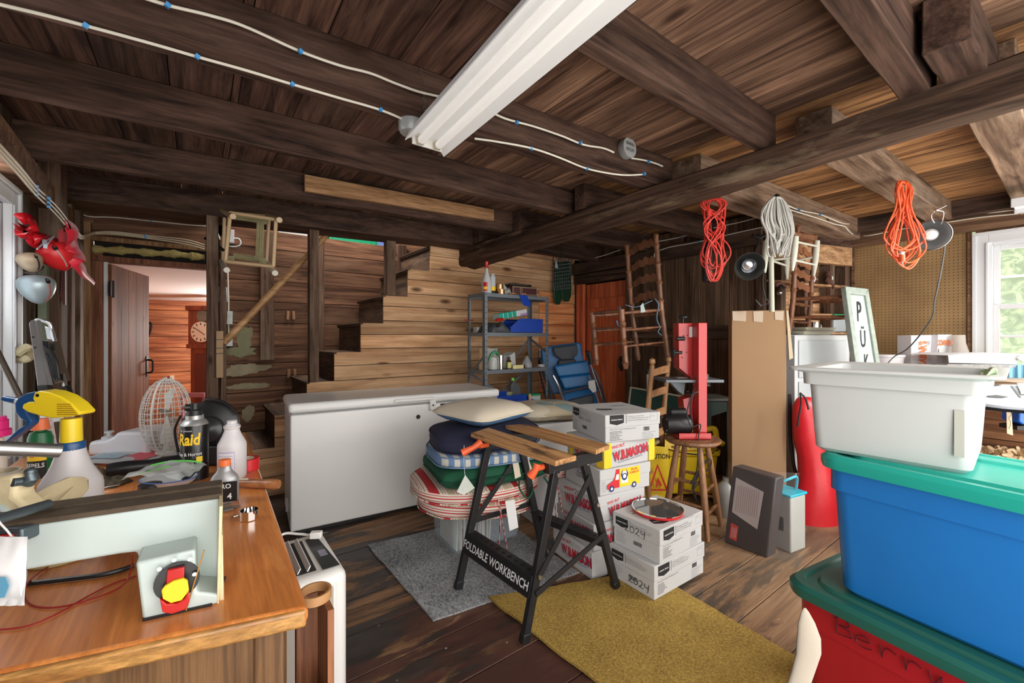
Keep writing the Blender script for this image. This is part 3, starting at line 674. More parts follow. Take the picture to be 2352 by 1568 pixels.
# the room's entrance wall is behind the camera; outside are the grassy bank and sky
def grassmat():
	m, n, L, p = _new('grass'); tc = n.new('ShaderNodeTexCoord'); nz = n.new('ShaderNodeTexNoise'); nz.inputs['Scale'].default_value = 5; nz.inputs['Detail'].default_value = 10; nz.inputs['Distortion'].default_value = 2; nz.inputs['Roughness'].default_value = 0.7; L.new(tc.outputs['Object'], nz.inputs['Vector'])
	r = ramp(n, [(0.3, (0.02, 0.05, 0.012)), (0.47, (0.07, 0.12, 0.04)), (0.56, (0.17, 0.23, 0.11)), (0.7, (0.24, 0.21, 0.15))]); L.new(nz.outputs['Fac'], r.inputs[0]); L.new(r.outputs[0], p.inputs['Base Color']); p.inputs['Roughness'].default_value = 0.9
	return m
mb = M(); mb.grid(lambda u, v: V(6.0 + 6 * v, -6 + 10 * u, -0.4 + 5.5 * v + 0.15 * nz3(V(u * 12, v * 9, 0))), 60, 40)
struct(mb, 'hill', grassmat())
# === materials of the objects
ivory = mat('freezer_enamel', (0.84, 0.83, 0.81), 0.32, var=0.02)
gasket = mat('grey_gasket', (0.28, 0.28, 0.28), 0.6)
paper = mat('white_card', (0.53, 0.53, 0.53), 0.75, var=0.03)
ink = mat('black_print', (0.012, 0.012, 0.014), 0.7)
greyink = mat('grey_print', (0.25, 0.26, 0.27), 0.8)
redink = mat('red_print', (0.62, 0.02, 0.03), 0.6)
whiteink = mat('white_print', (0.74, 0.74, 0.74), 0.7, var=0.01)
yellink = mat('yellow_print', (0.90, 0.60, 0.02), 0.6)
navyink = mat('navy_print', (0.02, 0.03, 0.14), 0.7)
bluepl = mat('blue_bin_plastic', (0.006, 0.05, 0.36), 0.35)
DESK = wood('varnished_desk_top', (0.60, 0.19, 0.045), (0.78, 0.29, 0.075), 'Y', 26, 2.5, 0.02, rough=0.3, bump=0.03, gloss=0.4, grime=(0.22, 0.08, 0.025), grimeamt=0.45, fine=0.3, glo=0.6, ghi=0.75)
DESKB = wood('oak_desk_side', (0.11, 0.05, 0.018), (0.19, 0.095, 0.036), 'Z', 18, 1.2, 0.2, rough=0.5, bump=0.1)
DESKE = wood('oak_desk_edge', (0.30, 0.13, 0.035), (0.56, 0.29, 0.085), 'X', 20, 1.4, 0.1, rough=0.35, bump=0.08, gloss=0.3)

def stripes(name, axis, period, stops, off=0.0, rough=0.85, warp=0.0):
	if name in _m: return _m[name]
	m, n, L, p = _new(name); tc = n.new('ShaderNodeTexCoord'); sp = n.new('ShaderNodeSeparateXYZ')
	src = tc.outputs['Object']; L.new(src, sp.inputs[0])
	v = sp.outputs['XYZ'.index(axis)]
	v = math_(n, L, 'FRACT', math_(n, L, 'ADD', math_(n, L, 'DIVIDE', v, period), off), 0)
	r = ramp(n, stops); r.color_ramp.interpolation = 'CONSTANT'; L.new(v, r.inputs[0]); L.new(r.outputs[0], p.inputs['Base Color']); p.inputs['Roughness'].default_value = rough
	b = n.new('ShaderNodeBump'); b.inputs['Strength'].default_value = 0.15; nz = n.new('ShaderNodeTexNoise'); nz.inputs['Scale'].default_value = 260; L.new(tc.outputs['Object'], nz.inputs['Vector']); L.new(nz.outputs['Fac'], b.inputs['Height']); b.inputs['Distance'].default_value = 0.002; L.new(b.outputs['Normal'], p.inputs['Normal'])
	_m[name] = m; return m

# --- chest freezer
fz = thing('chest_freezer', 'long white chest freezer with a rounded lid standing in front of the stairs', 'freezer', (0.474, 3.016, 0), math.radians(-5.0))
FL, FD, FH = 1.53, 0.56, 0.855
M().box((0.0, 0, 0.03), (FL, FD, FH - 0.075)).build('freezer_body', ivory, fz, bevel=0.012, seg=3)
M().box((0.005, 0.005, FH - 0.075), (FL - 0.005, FD - 0.005, FH - 0.065)).build('gasket', gasket, fz)
M().box((-0.012, -0.014, FH - 0.065), (FL + 0.012, FD, FH)).build('lid', ivory, fz, bevel=0.024, seg=4)
M().box((0.05, 0.04, 0.0), (FL - 0.05, FD - 0.04, 0.03)).build('base_plinth', black, fz)
mb = M(); mb.box((0.66, -0.035, FH - 0.045), (0.96, -0.01, FH - 0.02)); mb.build('lid_handle', ivory, fz, bevel=0.01, seg=3)
mb = M(); mb.obox((0.955, -0.012, FH - 0.075), (0.05, 0.02, 0.1)); lk = mb.build('lock', ivory, fz, bevel=0.012, seg=3)
M().cyl((0.955, -0.024, FH - 0.085), (0.955, -0.02, FH - 0.085), 0.007).build('keyhole', black, lk)
M().cyl((0.845, -0.004, FH - 0.165), (0.845, 0.002, FH - 0.165), 0.016, seg=24).build('brand_badge', mat('dark_badge', (0.03, 0.03, 0.035), 0.4), fz)
rects(ink, (1.02, 0, FH - 0.088), (1, 0, 0), (0, 0, 1), [(0, 0.05, -0.006, 0.006), (0.056, 0.13, -0.006, 0.006)], fz, 'data_label')
mb = M(); mb.tube([(-0.003, 0.2, 0.1), (-0.003, 0.2, 0.19)], 0.012, 8); mb.build('drain_cover', ivory, fz)

# --- rugs
def carpet(name, c1, c2, sc=120, sy=1.0, bump=0.6):
	m, n, L, p = _new(name); tc = n.new('ShaderNodeTexCoord'); mp = n.new('ShaderNodeMapping'); mp.inputs['Scale'].default_value = (sc, sc * sy, sc); L.new(tc.outputs['Object'], mp.inputs['Vector'])
	nz = n.new('ShaderNodeTexNoise'); nz.inputs['Scale'].default_value = 1; nz.inputs['Detail'].default_value = 4; nz.inputs['Roughness'].default_value = 0.7; L.new(mp.outputs[0], nz.inputs['Vector'])
	n2 = n.new('ShaderNodeTexNoise'); n2.inputs['Scale'].default_value = 5; n2.inputs['Detail'].default_value = 6; L.new(tc.outputs['Object'], n2.inputs['Vector'])
	a = math_(n, L, 'ADD', math_(n, L, 'MULTIPLY', nz.outputs['Fac'], 0.75), math_(n, L, 'MULTIPLY', n2.outputs['Fac'], 0.25))
	r = ramp(n, [(0.36, c1), (0.62, c2)]); L.new(a, r.inputs[0]); L.new(r.outputs[0], p.inputs['Base Color']); p.inputs['Roughness'].default_value = 0.95
	b = n.new('ShaderNodeBump'); b.inputs['Strength'].default_value = bump; b.inputs['Distance'].default_value = 0.006; L.new(nz.outputs['Fac'], b.inputs['Height']); L.new(b.outputs['Normal'], p.inputs['Normal']); return m
def sheetmesh(corners, z, th, nu=40, nv=30, amp=0.004, edge=0.006):
	A, B, Cc, D = [Vector((*q, 0)) for q in corners]; mb = M(); top = []
	def f(u, v, dz):
		p = A.lerp(B, u).lerp(D.lerp(Cc, u), v); e = nz3(V(p.x * 9, p.y * 9, 1)) * edge
		return V(p.x + e * (u in (0, 1)), p.y + e * (v in (0, 1)), z + dz + (amp * max(0, nz3(V(p.x * 3, p.y * 3, 4))) if dz else 0))
	g1 = [[mb.bm.verts.new(f(i / nu, j / nv, th)) for j in range(nv + 1)] for i in range(nu + 1)]
	g0 = [[mb.bm.verts.new(f(i / nu, j / nv, 0.0)) for j in range(nv + 1)] for i in range(nu + 1)]
	for i in range(nu):
		for j in range(nv):
			mb._f([g1[i][j], g1[i + 1][j], g1[i + 1][j + 1], g1[i][j + 1]])
	ring = [(i, 0) for i in range(nu)] + [(nu, j) for j in range(nv)] + [(i, nv) for i in range(nu, 0, -1)] + [(0, j) for j in range(nv, 0, -1)]
	for (a, b), (c, d) in zip(ring, ring[1:] + ring[:1]): mb._f([g1[a][b], g0[a][b], g0[c][d], g1[c][d]])
	return mb
tag(sheetmesh([(0.851, 1.74), (1.66, 1.62), (1.72, 2.5), (0.835, 2.61)], 0.001, 0.007).build('grey_rug', carpet('grey_rug_pile', (0.07, 0.08, 0.09), (0.46, 0.47, 0.48), 150, 0.35)), 'flecked grey ribbed rug lying under the file bin and the portable workbench', 'rug')
tag(sheetmesh([(1.21, 0.45), (1.885, 0.5), (1.96, 1.40), (1.135, 1.715)], 0.009, 0.011).build('coir_mat', carpet('golden_coir', (0.20, 0.115, 0.018), (0.52, 0.34, 0.07), 110, 1.0, 0.9)), 'golden brown coir mat overlapping the grey rug below the workbench', 'mat')

# --- storage tubs
def tub(root, L, Wd, h, m, lidm=None, taper=0.93, rim=0.02, lid_h=0.045, r=0.05, over=0.03, band=0.12, lip=True):
	"""tub with its near corner at the origin: +x depth L, +y length Wd; open top or with a lid"""
	def ring(sx, z, inset=0.0, rad=r):
		pts = []; cx, cy = L / 2, Wd / 2; hx, hy = L / 2 * sx - inset, Wd / 2 * (1 - (1 - sx) * L / Wd) - inset
		for (ox, oy, a0) in ((1, 1, 0), (-1, 1, 90), (-1, -1, 180), (1, -1, 270)):
			for k in range(6):
				a = math.radians(a0 + k * 18); pts.append(V(cx + ox * (hx - rad) + rad * math.cos(a), cy + oy * (hy - rad) + rad * math.sin(a), z))
		return pts
	mb = M(); t = taper
	sc = lambda q: t + (1 - t) * q
	rr = [ring(t, 0.0, 0.012), ring(t, 0.012)] + [ring(sc(q), h * q) for q in (0.3, 0.6, 1 - band)] + [ring(sc(1 - band), h * (1 - band) + 0.002, -0.009), ring(1.0, h, -0.004)]
	inner = [ring(1.0, h, 0.004), ring(sc(0.05), h * 0.06, 0.006)]
	mb.rings(rr + inner); mb.build('tub_body', m, root, sharp=0.5)
	if lidm:
		mb = M(); e = over
		def lr(o, z, rad=r + 0.02): return ring(1.0, z, -o, rad)
		h += 0.009; mb.rings([lr(e - 0.004, h - lid_h * 0.9), lr(e, h - lid_h * 0.6), lr(e, h - 0.008), lr(e - 0.012, h + 0.004), lr(e - 0.03, h + 0.004), lr(e - 0.036, h - 0.004), lr(e - 0.06, h - 0.004), lr(e - 0.066, h + 0.006), lr(e - 0.12, h + 0.006), lr(e - 0.126, h - 0.002), ring(1.0, h - 0.002, 0.14, r)])
		mb.build('lid', lidm, root, sharp=0.5)
	else:
		mb = M(); mb.rings([ring(1, h - 0.05, -0.002), ring(1, h - 0.05, -0.012), ring(1, h - 0.012, -0.014), ring(1, h - 0.006, -0.03), ring(1, h - 0.002, -0.045), ring(1, h + 0.006, -0.045), ring(1, h + 0.008, -0.03), ring(1, h + 0.002, 0.004), ring(1, h - 0.05, 0.004)], cap=False)
		mb.build('rim', m, root, sharp=0.5)
	return root
a8 = math.radians(-8 + 0)
redt = mat('red_tote_plastic', (0.48, 0.012, 0.022), 0.42, var=0.05); grn = mat('dark_green_lid', (0.018, 0.13, 0.10), 0.38, var=0.08)
teal = mat('teal_lid', (0.02, 0.42, 0.34), 0.3, var=0.06); blu = mat('blue_tote_plastic', (0.014, 0.19, 0.58), 0.42, var=0.07)
milk = mat('milky_white_plastic', (0.60, 0.62, 0.61), 0.38, var=0.03)
RT = tub(thing('storage_tote', 'red plastic tote with a dark green lid and handwriting, under the blue tote', 'storage tote', (1.52, -0.38, 0), math.radians(-9)), 0.42, 0.98, 0.43, redt, grn, 0.90, over=0.035, band=0.3)
# marker writing on the red tote
mk = mat('faded_marker', (0.10, 0.004, 0.01), 0.6)
def scrawl(strokes, origin, right, up, m, parent, r=0.0016, name='handwriting', w=0):
	R = Vector(right).normalized(); U = Vector(up).normalized(); O = Vector(origin); mb = M()
	for st in strokes:
		mb.tube(smoothpts([O + R * a + U * b for a, b in st], 5), r, 5)
	return mb.build(name, m, parent, w=w)
g = math.radians(0)
def hw(ch):
	"""handwritten strokes for a character on a 1 x 1 cell"""
	D = {'2': [[(0.1, 0.8), (0.4, 1), (0.7, 0.8), (0.5, 0.4), (0.1, 0.05), (0.3, 0.1), (0.85, 0.0)]], '0': [[(0.5, 1), (0.1, 0.6), (0.3, 0.05), (0.75, 0.2), (0.8, 0.7), (0.5, 1)]],
		 '4': [[(0.2, 0.95), (0.15, 0.5), (0.4, 0.45), (0.8, 0.55)], [(0.85, 1.0), (0.7, 0.0), (0.65, -0.2)]], '1': [[(0.5, 1), (0.45, 0)]], '9': [[(0.8, 0.9), (0.3, 0.95), (0.2, 0.55), (0.7, 0.6), (0.8, 0.95), (0.7, 0)]],
		 '3': [[(0.1, 0.9), (0.6, 0.95), (0.4, 0.55), (0.8, 0.3), (0.4, 0), (0.05, 0.1)]], 'B': [[(0.1, 0), (0.12, 0.95)], [(0.0, 0.8), (0.3, 1.0), (0.75, 0.85), (0.6, 0.6), (0.2, 0.5), (0.75, 0.45), (0.85, 0.15), (0.1, 0.0)]],
		 'e': [[(0.1, 0.3), (0.7, 0.4), (0.5, 0.62), (0.15, 0.5), (0.1, 0.15), (0.4, 0), (0.8, 0.1)]], 'r': [[(0.15, 0.6), (0.25, 0.0), (0.3, 0.4), (0.5, 0.6), (0.85, 0.5)]], 'n': [[(0.15, 0.6), (0.2, 0.0), (0.3, 0.45), (0.6, 0.6), (0.7, 0.0)]],
		 '-': [[(0.1, 0.5), (0.8, 0.55)]], 'T': [[(0, 1), (0.9, 1)], [(0.45, 1), (0.4, 0)]], 'A': [[(0, 0), (0.4, 1), (0.8, 0)], [(0.1, 0.4), (0.7, 0.4)]], 'X': [[(0, 1), (0.8, 0)], [(0.8, 1), (0, 0)]], 'E': [[(0.8, 1), (0.1, 1), (0.1, 0), (0.8, 0)], [(0.1, 0.5), (0.6, 0.5)]],
		 'S': [[(0.8, 0.9), (0.3, 1), (0.1, 0.7), (0.7, 0.35), (0.6, 0.05), (0.05, 0.05)]], 'F': [[(0.8, 1), (0.1, 1), (0.1, 0)], [(0.1, 0.5), (0.6, 0.5)]], 'L': [[(0.1, 1), (0.1, 0), (0.8, 0)]], 'y': [[(0.1, 0.6), (0.3, 0.1), (0.6, 0.6), (0.4, -0.3), (0.1, -0.4)]], 'h': [[(0.1, 1), (0.15, 0), (0.3, 0.5), (0.6, 0.5), (0.65, 0)]], ' ': []}
	return D.get(ch, D['1'])
def write(s, size, origin, right, up, m, parent, r=0.0016, adv=0.95, w=0, drop=0.0):
	st = []
	for i, ch in enumerate(s):
		for k in hw(ch): st.append([((x + i * adv) * size, (y - i * drop) * size) for x, y in k])
	return scrawl(st, origin, right, up, m, parent, r, w=w)
fd = V(-math.sin(math.radians(-9)) * -1, 0, 0)
write('Berry', 0.055, (-0.013, 0.86, 0.335), (0.0, -1, 0), (0.05, 0, 1), mk, RT, 0.0018, 1.0)
BT = tub(thing('storage_tote', 'blue plastic tote with a bright teal lid standing on the dark green lid', 'storage tote', (1.58, -0.33, 0.448), math.radians(-7)), 0.42, 0.84, 0.435, blu, teal, 0.90, over=0.03, band=0.24)
WB = thing('storage_bin', 'open milky white plastic bin with a wide rim on top of the teal lid', 'storage bin', (1.695, 0.16, 0.898), math.radians(3))
tub(WB, 0.45, 0.40, 0.275, milk, None, 0.93, r=0.03, band=0.02)
mb = M(); mb.box((0.002, 0.03, 0.05), (0.006, 0.05, 0.18))
mb.build('tape_strip', mat('yellowed_tape', (0.56, 0.56, 0.50), 0.4), WB, loc=(0.0, 0.0, 0))

# --- copier paper boxes
def badge(parent, origin, right, up, s=1.0):
	rects(ink, origin, right, up, [[(0, 0), (0.05 * s, -0.012 * s), (0.05 * s, 0.05 * s), (0, 0.05 * s)], [(0.05 * s, -0.012 * s), (0.1 * s, 0), (0.1 * s, 0.05 * s), (0.05 * s, 0.05 * s)]], parent, 'badge_print', 0.0008)
	R = Vector(right).normalized(); U = Vector(up).normalized()
	text('amazon basics', 0.014 * s, Vector(origin) + R * 0.05 * s + U * 0.022 * s, right, up, whiteink, parent, 'badge_lettering', bold=0.01, push=0.0014)
	R3 = [(0.115 * s, 0.118 * s, -0.005 * s, 0.05 * s)]
	rects(ink, origin, right, up, R3, parent, 'rule_print', 0.0008)
	text('Multipurpose Copy Paper\nPapier Multifonctions pour copieur\nPapel De Copia Multipropositos', 0.0125 * s, Vector(origin) + R * 0.125 * s + U * 0.024 * s, right, up, greyink, parent, 'small_lettering', align='LEFT', sx=0.92, push=0.001)
def lines(parent, origin, right, up, n, w_, step=0.006, m=None):
	rects(m or greyink, origin, right, up, [(0, w_ * random.uniform(0.6, 1), -i * step - 0.0022, -i * step) for i in range(n)], parent, 'small_print', 0.0008)
def barcode(parent, origin, right, up, w_, h_):
	rs = []; x = 0
	while x < w_:
		b = random.uniform(0.0008, 0.0025); rs.append((x, x + b, 0, h_)); x += b + random.uniform(0.001, 0.002)
	rects(ink, origin, right, up, rs, parent, 'barcode_print', 0.0008)
def carton(label, loc, rz, L, Wd, h, lid=0.45, group=None, m=None):
	"""box of paper with its near corner at the origin, +x long side, +y short side"""
	r = thing('paper_box', label, 'box', loc, math.radians(rz), group); m = m or paper
	zl = h * (1 - lid)
	mb = M(); mb.box((0.004, 0.004, 0), (L - 0.004, Wd - 0.004, zl + 0.02)); mb.build('box_body', m, r, bevel=0.003)
	mb = M(); mb.box((0, 0, zl), (L, Wd, h)); mb.build('box_lid', m, r, bevel=0.003)
	return r
NX, NY = (0, -1, 0), (1, 0, 0)     # reading directions of the two visible sides
def amazon(label, loc, rz, L=0.43, Wd=0.285, h=0.178, lft=None, hand_z=0.0, cam_label=False):
	r = carton(label, loc, rz, L, Wd, h, 0.46)
	zl = h * 0.54
	badge(r, (0, Wd - 0.02, zl + 0.022), NX, (0, 0, 1), 0.78); badge(r, (0.028, 0, zl + 0.022), NY, (0, 0, 1), 0.9)
	lines(r, (L - 0.07, 0, h - 0.02), NY, (0, 0, 1), 1, 0.05); rects(greyink, (L - 0.07, 0, zl + 0.02), NY, (0, 0, 1), [(0, 0.05, 0, 0.0012), (0, 0.05, 0.045, 0.0462), (0, 0.0012, 0, 0.045), (0.0488, 0.05, 0, 0.045)], r, 'stamp_print')
	text('Papel De Copia Multiproposito', 0.0135, (0.03, 0.004, zl - 0.012), NY, (0, 0, 1), greyink, r, 'small_lettering', align='LEFT')
	lines(r, (0.03, 0.004, zl - 0.024), NY, (0, 0, 1), 7, 0.08, 0.0075, ink); lines(r, (L - 0.12, 0.004, zl - 0.04), NY, (0, 0, 1), 6, 0.10, 0.008)
	barcode(r, (L - 0.11, 0.004, zl - 0.032), NY, (0, 0, 1), 0.04, 0.022)
	lines(r, (0.004, Wd - 0.02, zl - 0.015), NX, (0, 0, 1), 7, 0.07, 0.0085); barcode(r, (0.004, Wd - 0.13, zl - 0.05), NX, (0, 0, 1), 0.05, 0.02)
	if lft: write(lft[0], lft[1], (0.0 if lft[3] > zl else 0.003, Wd - lft[2], lft[3]), NX, (0, 0, 1), ink, r, 0.0011 if lft[1] < 0.03 else 0.0016)
	return r
amazon('lower white paper box of the short stack, marked 2024 in pale ink', (1.748, 1.212, 0.021), -1.5, lft=('2024', 0.034, 0.125, 0.025), h=0.165)
b_ = amazon('upper white paper box of the short stack with the round glass lid on it', (1.778, 1.202, 0.187), 0.5, L=0.39, Wd=0.285, h=0.168, lft=('2024', 0.034, 0.075, 0.097))
badge(b_, (0.04, 0.06, 0.168), (1, -0.35, 0), (0.35, 1, 0), 0.9)
write('2024', 0.03, (0.05, 0.20, 0.1690), (0.7, -0.3, 0), (0.3, 0.7, 0), ink, b_, 0.0008)
# glass pan lid
pl = thing('pan_lid', 'round glass pan lid with a red rim lying on the short box stack', 'pan lid', (1.965, 1.345, 0.356))
mb = M().lathe([(0.125, 0.0), (0.130, 0.004), (0.131, 0.016), (0.126, 0.018), (0.124, 0.012)], seg=48, cap=False); mb.build('rim', mat('red_silicone', (0.62, 0.02, 0.02), 0.4), pl)
mb = M().lathe([(0.132, 0.016), (0.132, 0.021), (0.126, 0.022), (0.126, 0.017)], seg=48, cap=False); mb.build('steel_band', chrome, pl)
M().lathe([(0.126, 0.018), (0.10, 0.012), (0.05, 0.006), (0.0, 0.005), (0.0, 0.003), (0.05, 0.004), (0.1, 0.01), (0.126, 0.016)], seg=48).build('glass_pane', mat('smoked_glass', (0.35, 0.36, 0.36), 0.05, metal=0.75, alpha=0.8), pl)
pl.scale = (1, 1, 1)

# W.B. MASON column
def mason(r, origin, right, up, s=1.0, n=1, arch=True, sub=True):
	R = Vector(right).normalized(); U = Vector(up).normalized(); O = Vector(origin)
	rr = (R + U * 0.10).normalized(); uu = (U - R * 0.10).normalized()
	text('W.B.MASON', 0.078 * s, O + R * 0.15 * s + U * 0.03 * s, rr, uu, navyink, r, 'shadow_lettering', bold=0.035, push=0.0008, sx=0.66)
	text('W.B.MASON', 0.076 * s, O + R * 0.148 * s + U * 0.032 * s, rr, uu, redink, r, 'brand_lettering', bold=0.03, push=0.0013, sx=0.66)
	text('WHO BUT', 0.026 * s, O + R * 0.045 * s + U * 0.080 * s, rr, uu, redink, r, 'slogan_lettering', bold=0.02, push=0.001, sx=0.85)
	if sub: text('FOR OFFICE SUPPLIES, FURNITURE & PRINTING', 0.0115 * s, O + R * 0.145 * s - U * 0.007 * s, rr, uu, navyink, r, 'small_lettering', push=0.001, sx=0.85)
colm = [  # x, y, z, h, lid
	(1.662, 1.530, 0.001, 0.146), (1.676, 1.532, 0.148, 0.140), (1.690, 1.535, 0.289, 0.140), (1.722, 1.530, 0.430, 0.140), (1.748, 1.526, 0.571, 0.138), ]
labs = ['creased white office supply box at the floor, bottom of the tall column marked 19', 'white office supply box second from the floor in the tall column', 'white office supply box marked 202 third from the floor in the tall column', 'white box printed with a red and yellow delivery van in the tall column', 'white box with yellow corners and red brand lettering just under the topmost box']
for i, ((x, y, z, h), lb) in enumerate(zip(colm, labs)):
	L, Wd = (0.365, 0.30) if i < 4 else (0.39, 0.30)
	r = carton(lb, (x, y, z), [1.5, -1, 0.5, -1.5, 1][i] - 8, L, Wd + (0.05 if i < 3 else 0.03), h, 0.42 if i < 4 else 0.35, m=paper)
	if i in (0, 1, 2): mason(r, (0, Wd - 0.03, 0.045), NX, (0, 0, 1), 0.92)
	if i == 0: write('2019', 0.022, (-0.0005, Wd - 0.11, 0.115), NX, (0, 0, 1), greyink, r, 0.0007)
	if i == 2: write('202', 0.03, (-0.0005, Wd - 0.12, 0.105), NX, (0, 0, 1), ink, r, 0.0011); mason(r, (0.09, 0, 0.03), NY, (0, 0, 1), 0.85)
	if i == 1: mason(r, (0.09, 0, 0.03), NY, (0, 0, 1), 0.85)
	if i == 3:
		T = (0.05, 0, 0.018)
		def pr(m_, rs, nm, ps): rects(m_, T, NY, (0, 0, 1), rs, r, nm, ps)
		pr(yellink, [(0.085, 0.235, 0.012, 0.112)], 'van_print', 0.0008)
		pr(redink, [[(0.0, 0.012), (0.085, 0.012), (0.085, 0.112), (0.06, 0.112), (0.045, 0.055), (0.0, 0.035)]], 'van_cab_print', 0.0008)
		pr(whiteink, [[(0.055, 0.055), (0.08, 0.055), (0.08, 0.085), (0.063, 0.085)], [(0.095, 0.03), (0.145, 0.03), (0.145, 0.095), (0.095, 0.095)]], 'van_window_print', 0.0013)
		circ = lambda cx, cy, q, n=20: [(cx + q * math.cos(2 * PI * k / n), cy + q * math.sin(2 * PI * k / n)) for k in range(n)]
		for cx, nm in ((0.03, 'wheel_print'), (0.19, 'wheel_print')): pr(navyink, [circ(cx, 0.012, 0.017)], nm, 0.0018); pr(whiteink, [circ(cx, 0.012, 0.008)], 'wheel_hub_print', 0.0023)
		pr(navyink, [circ(0.12, 0.065, 0.02)], 'oval_print', 0.0018); pr(whiteink, [circ(0.12, 0.068, 0.012)], 'oval_center_print', 0.0023)
		for fl in ([(0.093, 0.08), (0.108, 0.11), (0.1, 0.06)], [(0.147, 0.08), (0.132, 0.11), (0.14, 0.06)]): pr(navyink, [fl], 'flag_print', 0.0018)
		text('Who But\nW.B.MASON', 0.018, (T[0] + 0.19, 0, T[2] + 0.09), (1, 0, 0.05), (-0.05, 0, 1), redink, r, 'van_lettering', bold=0.02, push=0.0014, sx=0.7)
		rects(greyink, (0.018, 0, 0.02), NY, (0, 0, 1), [(0, 0.0015, 0, 0.05), (0.016, 0.0175, 0, 0.05), (0, 0.016, 0.05, 0.0515), (0, 0.016, 0, 0.0015)], r, 'stamp_print')
		text('FLAGSHIP\nPremium\nCopy Paper', 0.019, (0, Wd - 0.13, 0.08), NX, (0, 0, 1), navyink, r, 'small_lettering', bold=0.01)
		text('W.B.', 0.02, (0, Wd - 0.13, 0.115), NX, (0, 0, 1), ink, r, 'small_lettering', bold=0.02)
	if i == 4:
		for q in ((0.002, 0.055, 0, h - 0.004), (L - 0.05, L - 0.002, 0, h - 0.004)): rects(yellink, (0, 0, 0.002), NY, (0, 0, 1), [q], r, 'yellow_band_print')
		for q in ((0.002, 0.035, 0, h - 0.004), (Wd - 0.06, Wd - 0.002, 0, h - 0.004)): rects(yellink, (0, Wd, 0.002), NX, (0, 0, 1), [q], r, 'yellow_band_print')
		mason(r, (0.062, 0, 0.038), NY, (0, 0, 1), 0.93); mason(r, (0, Wd - 0.045, 0.038), NX, (0, 0, 1), 0.78); write('2022', 0.026, (-0.0005, Wd - 0.13, 0.108), NX, (0, 0, 1), ink, r, 0.001)
r = amazon('white paper box topmost on the tall column with a black badge on its lid', (1.762, 1.528, 0.710), -17.0, L=0.36, Wd=0.385, h=0.15, lft=None)
write('TAXES-2022', 0.016, (0.0, 0.30, 0.083), NX, (-0.0, 0, 1), ink, r, 0.0008)
badge(r, (0.05, 0.16, 0.15), (1, -0.3, 0), (0.3, 1, 0), 0.9)
lines(r, (0.20, 0.28, 0.15), (1, 0, 0), (0, 1, 0), 6, 0.12, 0.008)
# === portable workbench
wbm = mat('black_bench_steel', (0.022, 0.022, 0.024), 0.45, 0.3, var=0.3, scale=20)
jaw = wood('worn_bench_jaw', (0.36, 0.16, 0.055), (0.72, 0.40, 0.17), 'Y', 20, 1.2, 0.15, rough=0.6, grime=(0.03, 0.02, 0.02), grimeamt=0.8, gscale=2.5, glo=0.55, ghi=0.62)
wk = thing('portable_workbench', 'folding workbench with two worn plywood jaws on black steel legs', 'workbench', (1.37, 1.62, 0.0))
zt = 0.785
def bx4(p, z0, z1, m_, nm, parent=None, **k):
	mb = M(); mb.hexa([(*q, z0) for q in p] + [(*q, z1) for q in p]); return mb.build(nm, m_, parent or wk, w=1, **k)
bx4([(1.150, 1.255), (1.275, 1.262), (1.285, 1.945), (1.135, 1.885)], zt - 0.022, zt, jaw, 'jaw', bevel=0.002)
bx4([(1.410, 1.275), (1.530, 1.300), (1.515, 1.900), (1.395, 1.940)], zt - 0.022, zt, jaw, 'jaw', bevel=0.002)
for y_ in (1.335, 1.82):
	M().box((1.17, y_ - 0.02, zt - 0.075), (1.50, y_ + 0.02, zt - 0.024)).build('cross_rail', wbm, wk, bevel=0.003, w=1)
FT = {'a': ((1.215, 1.325, zt - 0.06), (1.085, 1.375, 0.022)), 'b': ((1.40, 1.345, zt - 0.05), (1.695, 1.40, 0.022)), 'c': ((1.215, 1.84, zt - 0.06), (1.05, 1.868, 0.022)), 'd': ((1.40, 1.815, zt - 0.05), (1.60, 1.845, 0.022))}
for k, (a, b) in FT.items():
	a, b = V(*a), V(*b); lg = M().bar(a, b, 0.036, 0.026, up=(0, 1, 0)).build('leg', wbm, wk, bevel=0.003, w=1)
	M().bar(b + (a - b) * 0.05, b - (a - b).normalized() * 0.004, 0.042, 0.032, up=(0, 1, 0)).build('rubber_foot', black, lg, bevel=0.004)
def on(k, t): a, b = FT[k]; return V(*a).lerp(V(*b), t)
for (p, q) in ((on('a', 0.62) + V(0, -0.02, 0), on('b', 0.12) + V(0, -0.02, 0)), (on('a', 0.72) + V(0, -0.02, 0), on('b', 0.55) + V(0, -0.02, 0)), (on('c', 0.62) + V(0, 0.02, 0), on('d', 0.12) + V(0, 0.02, 0)), (on('c', 0.56) + V(0, 0.02, 0), on('d', 0.55) + V(0, 0.02, 0))):
	M().bar(p, q, 0.006, 0.026, up=(0, 0, 1)).build('brace', wbm, wk, w=1)
mb = M()
for k in 'abcd':
	for t in ((0.03, 0.62) if k in 'ac' else (0.03, 0.33)):
		p = on(k, t); s_ = -1 if k in 'ab' else 1; mb = M().cyl(p + V(0, s_ * 0.018, 0), p + V(0, s_ * 0.026, 0), 0.009, seg=10); mb.build('rivet', steel, wk, w=1)
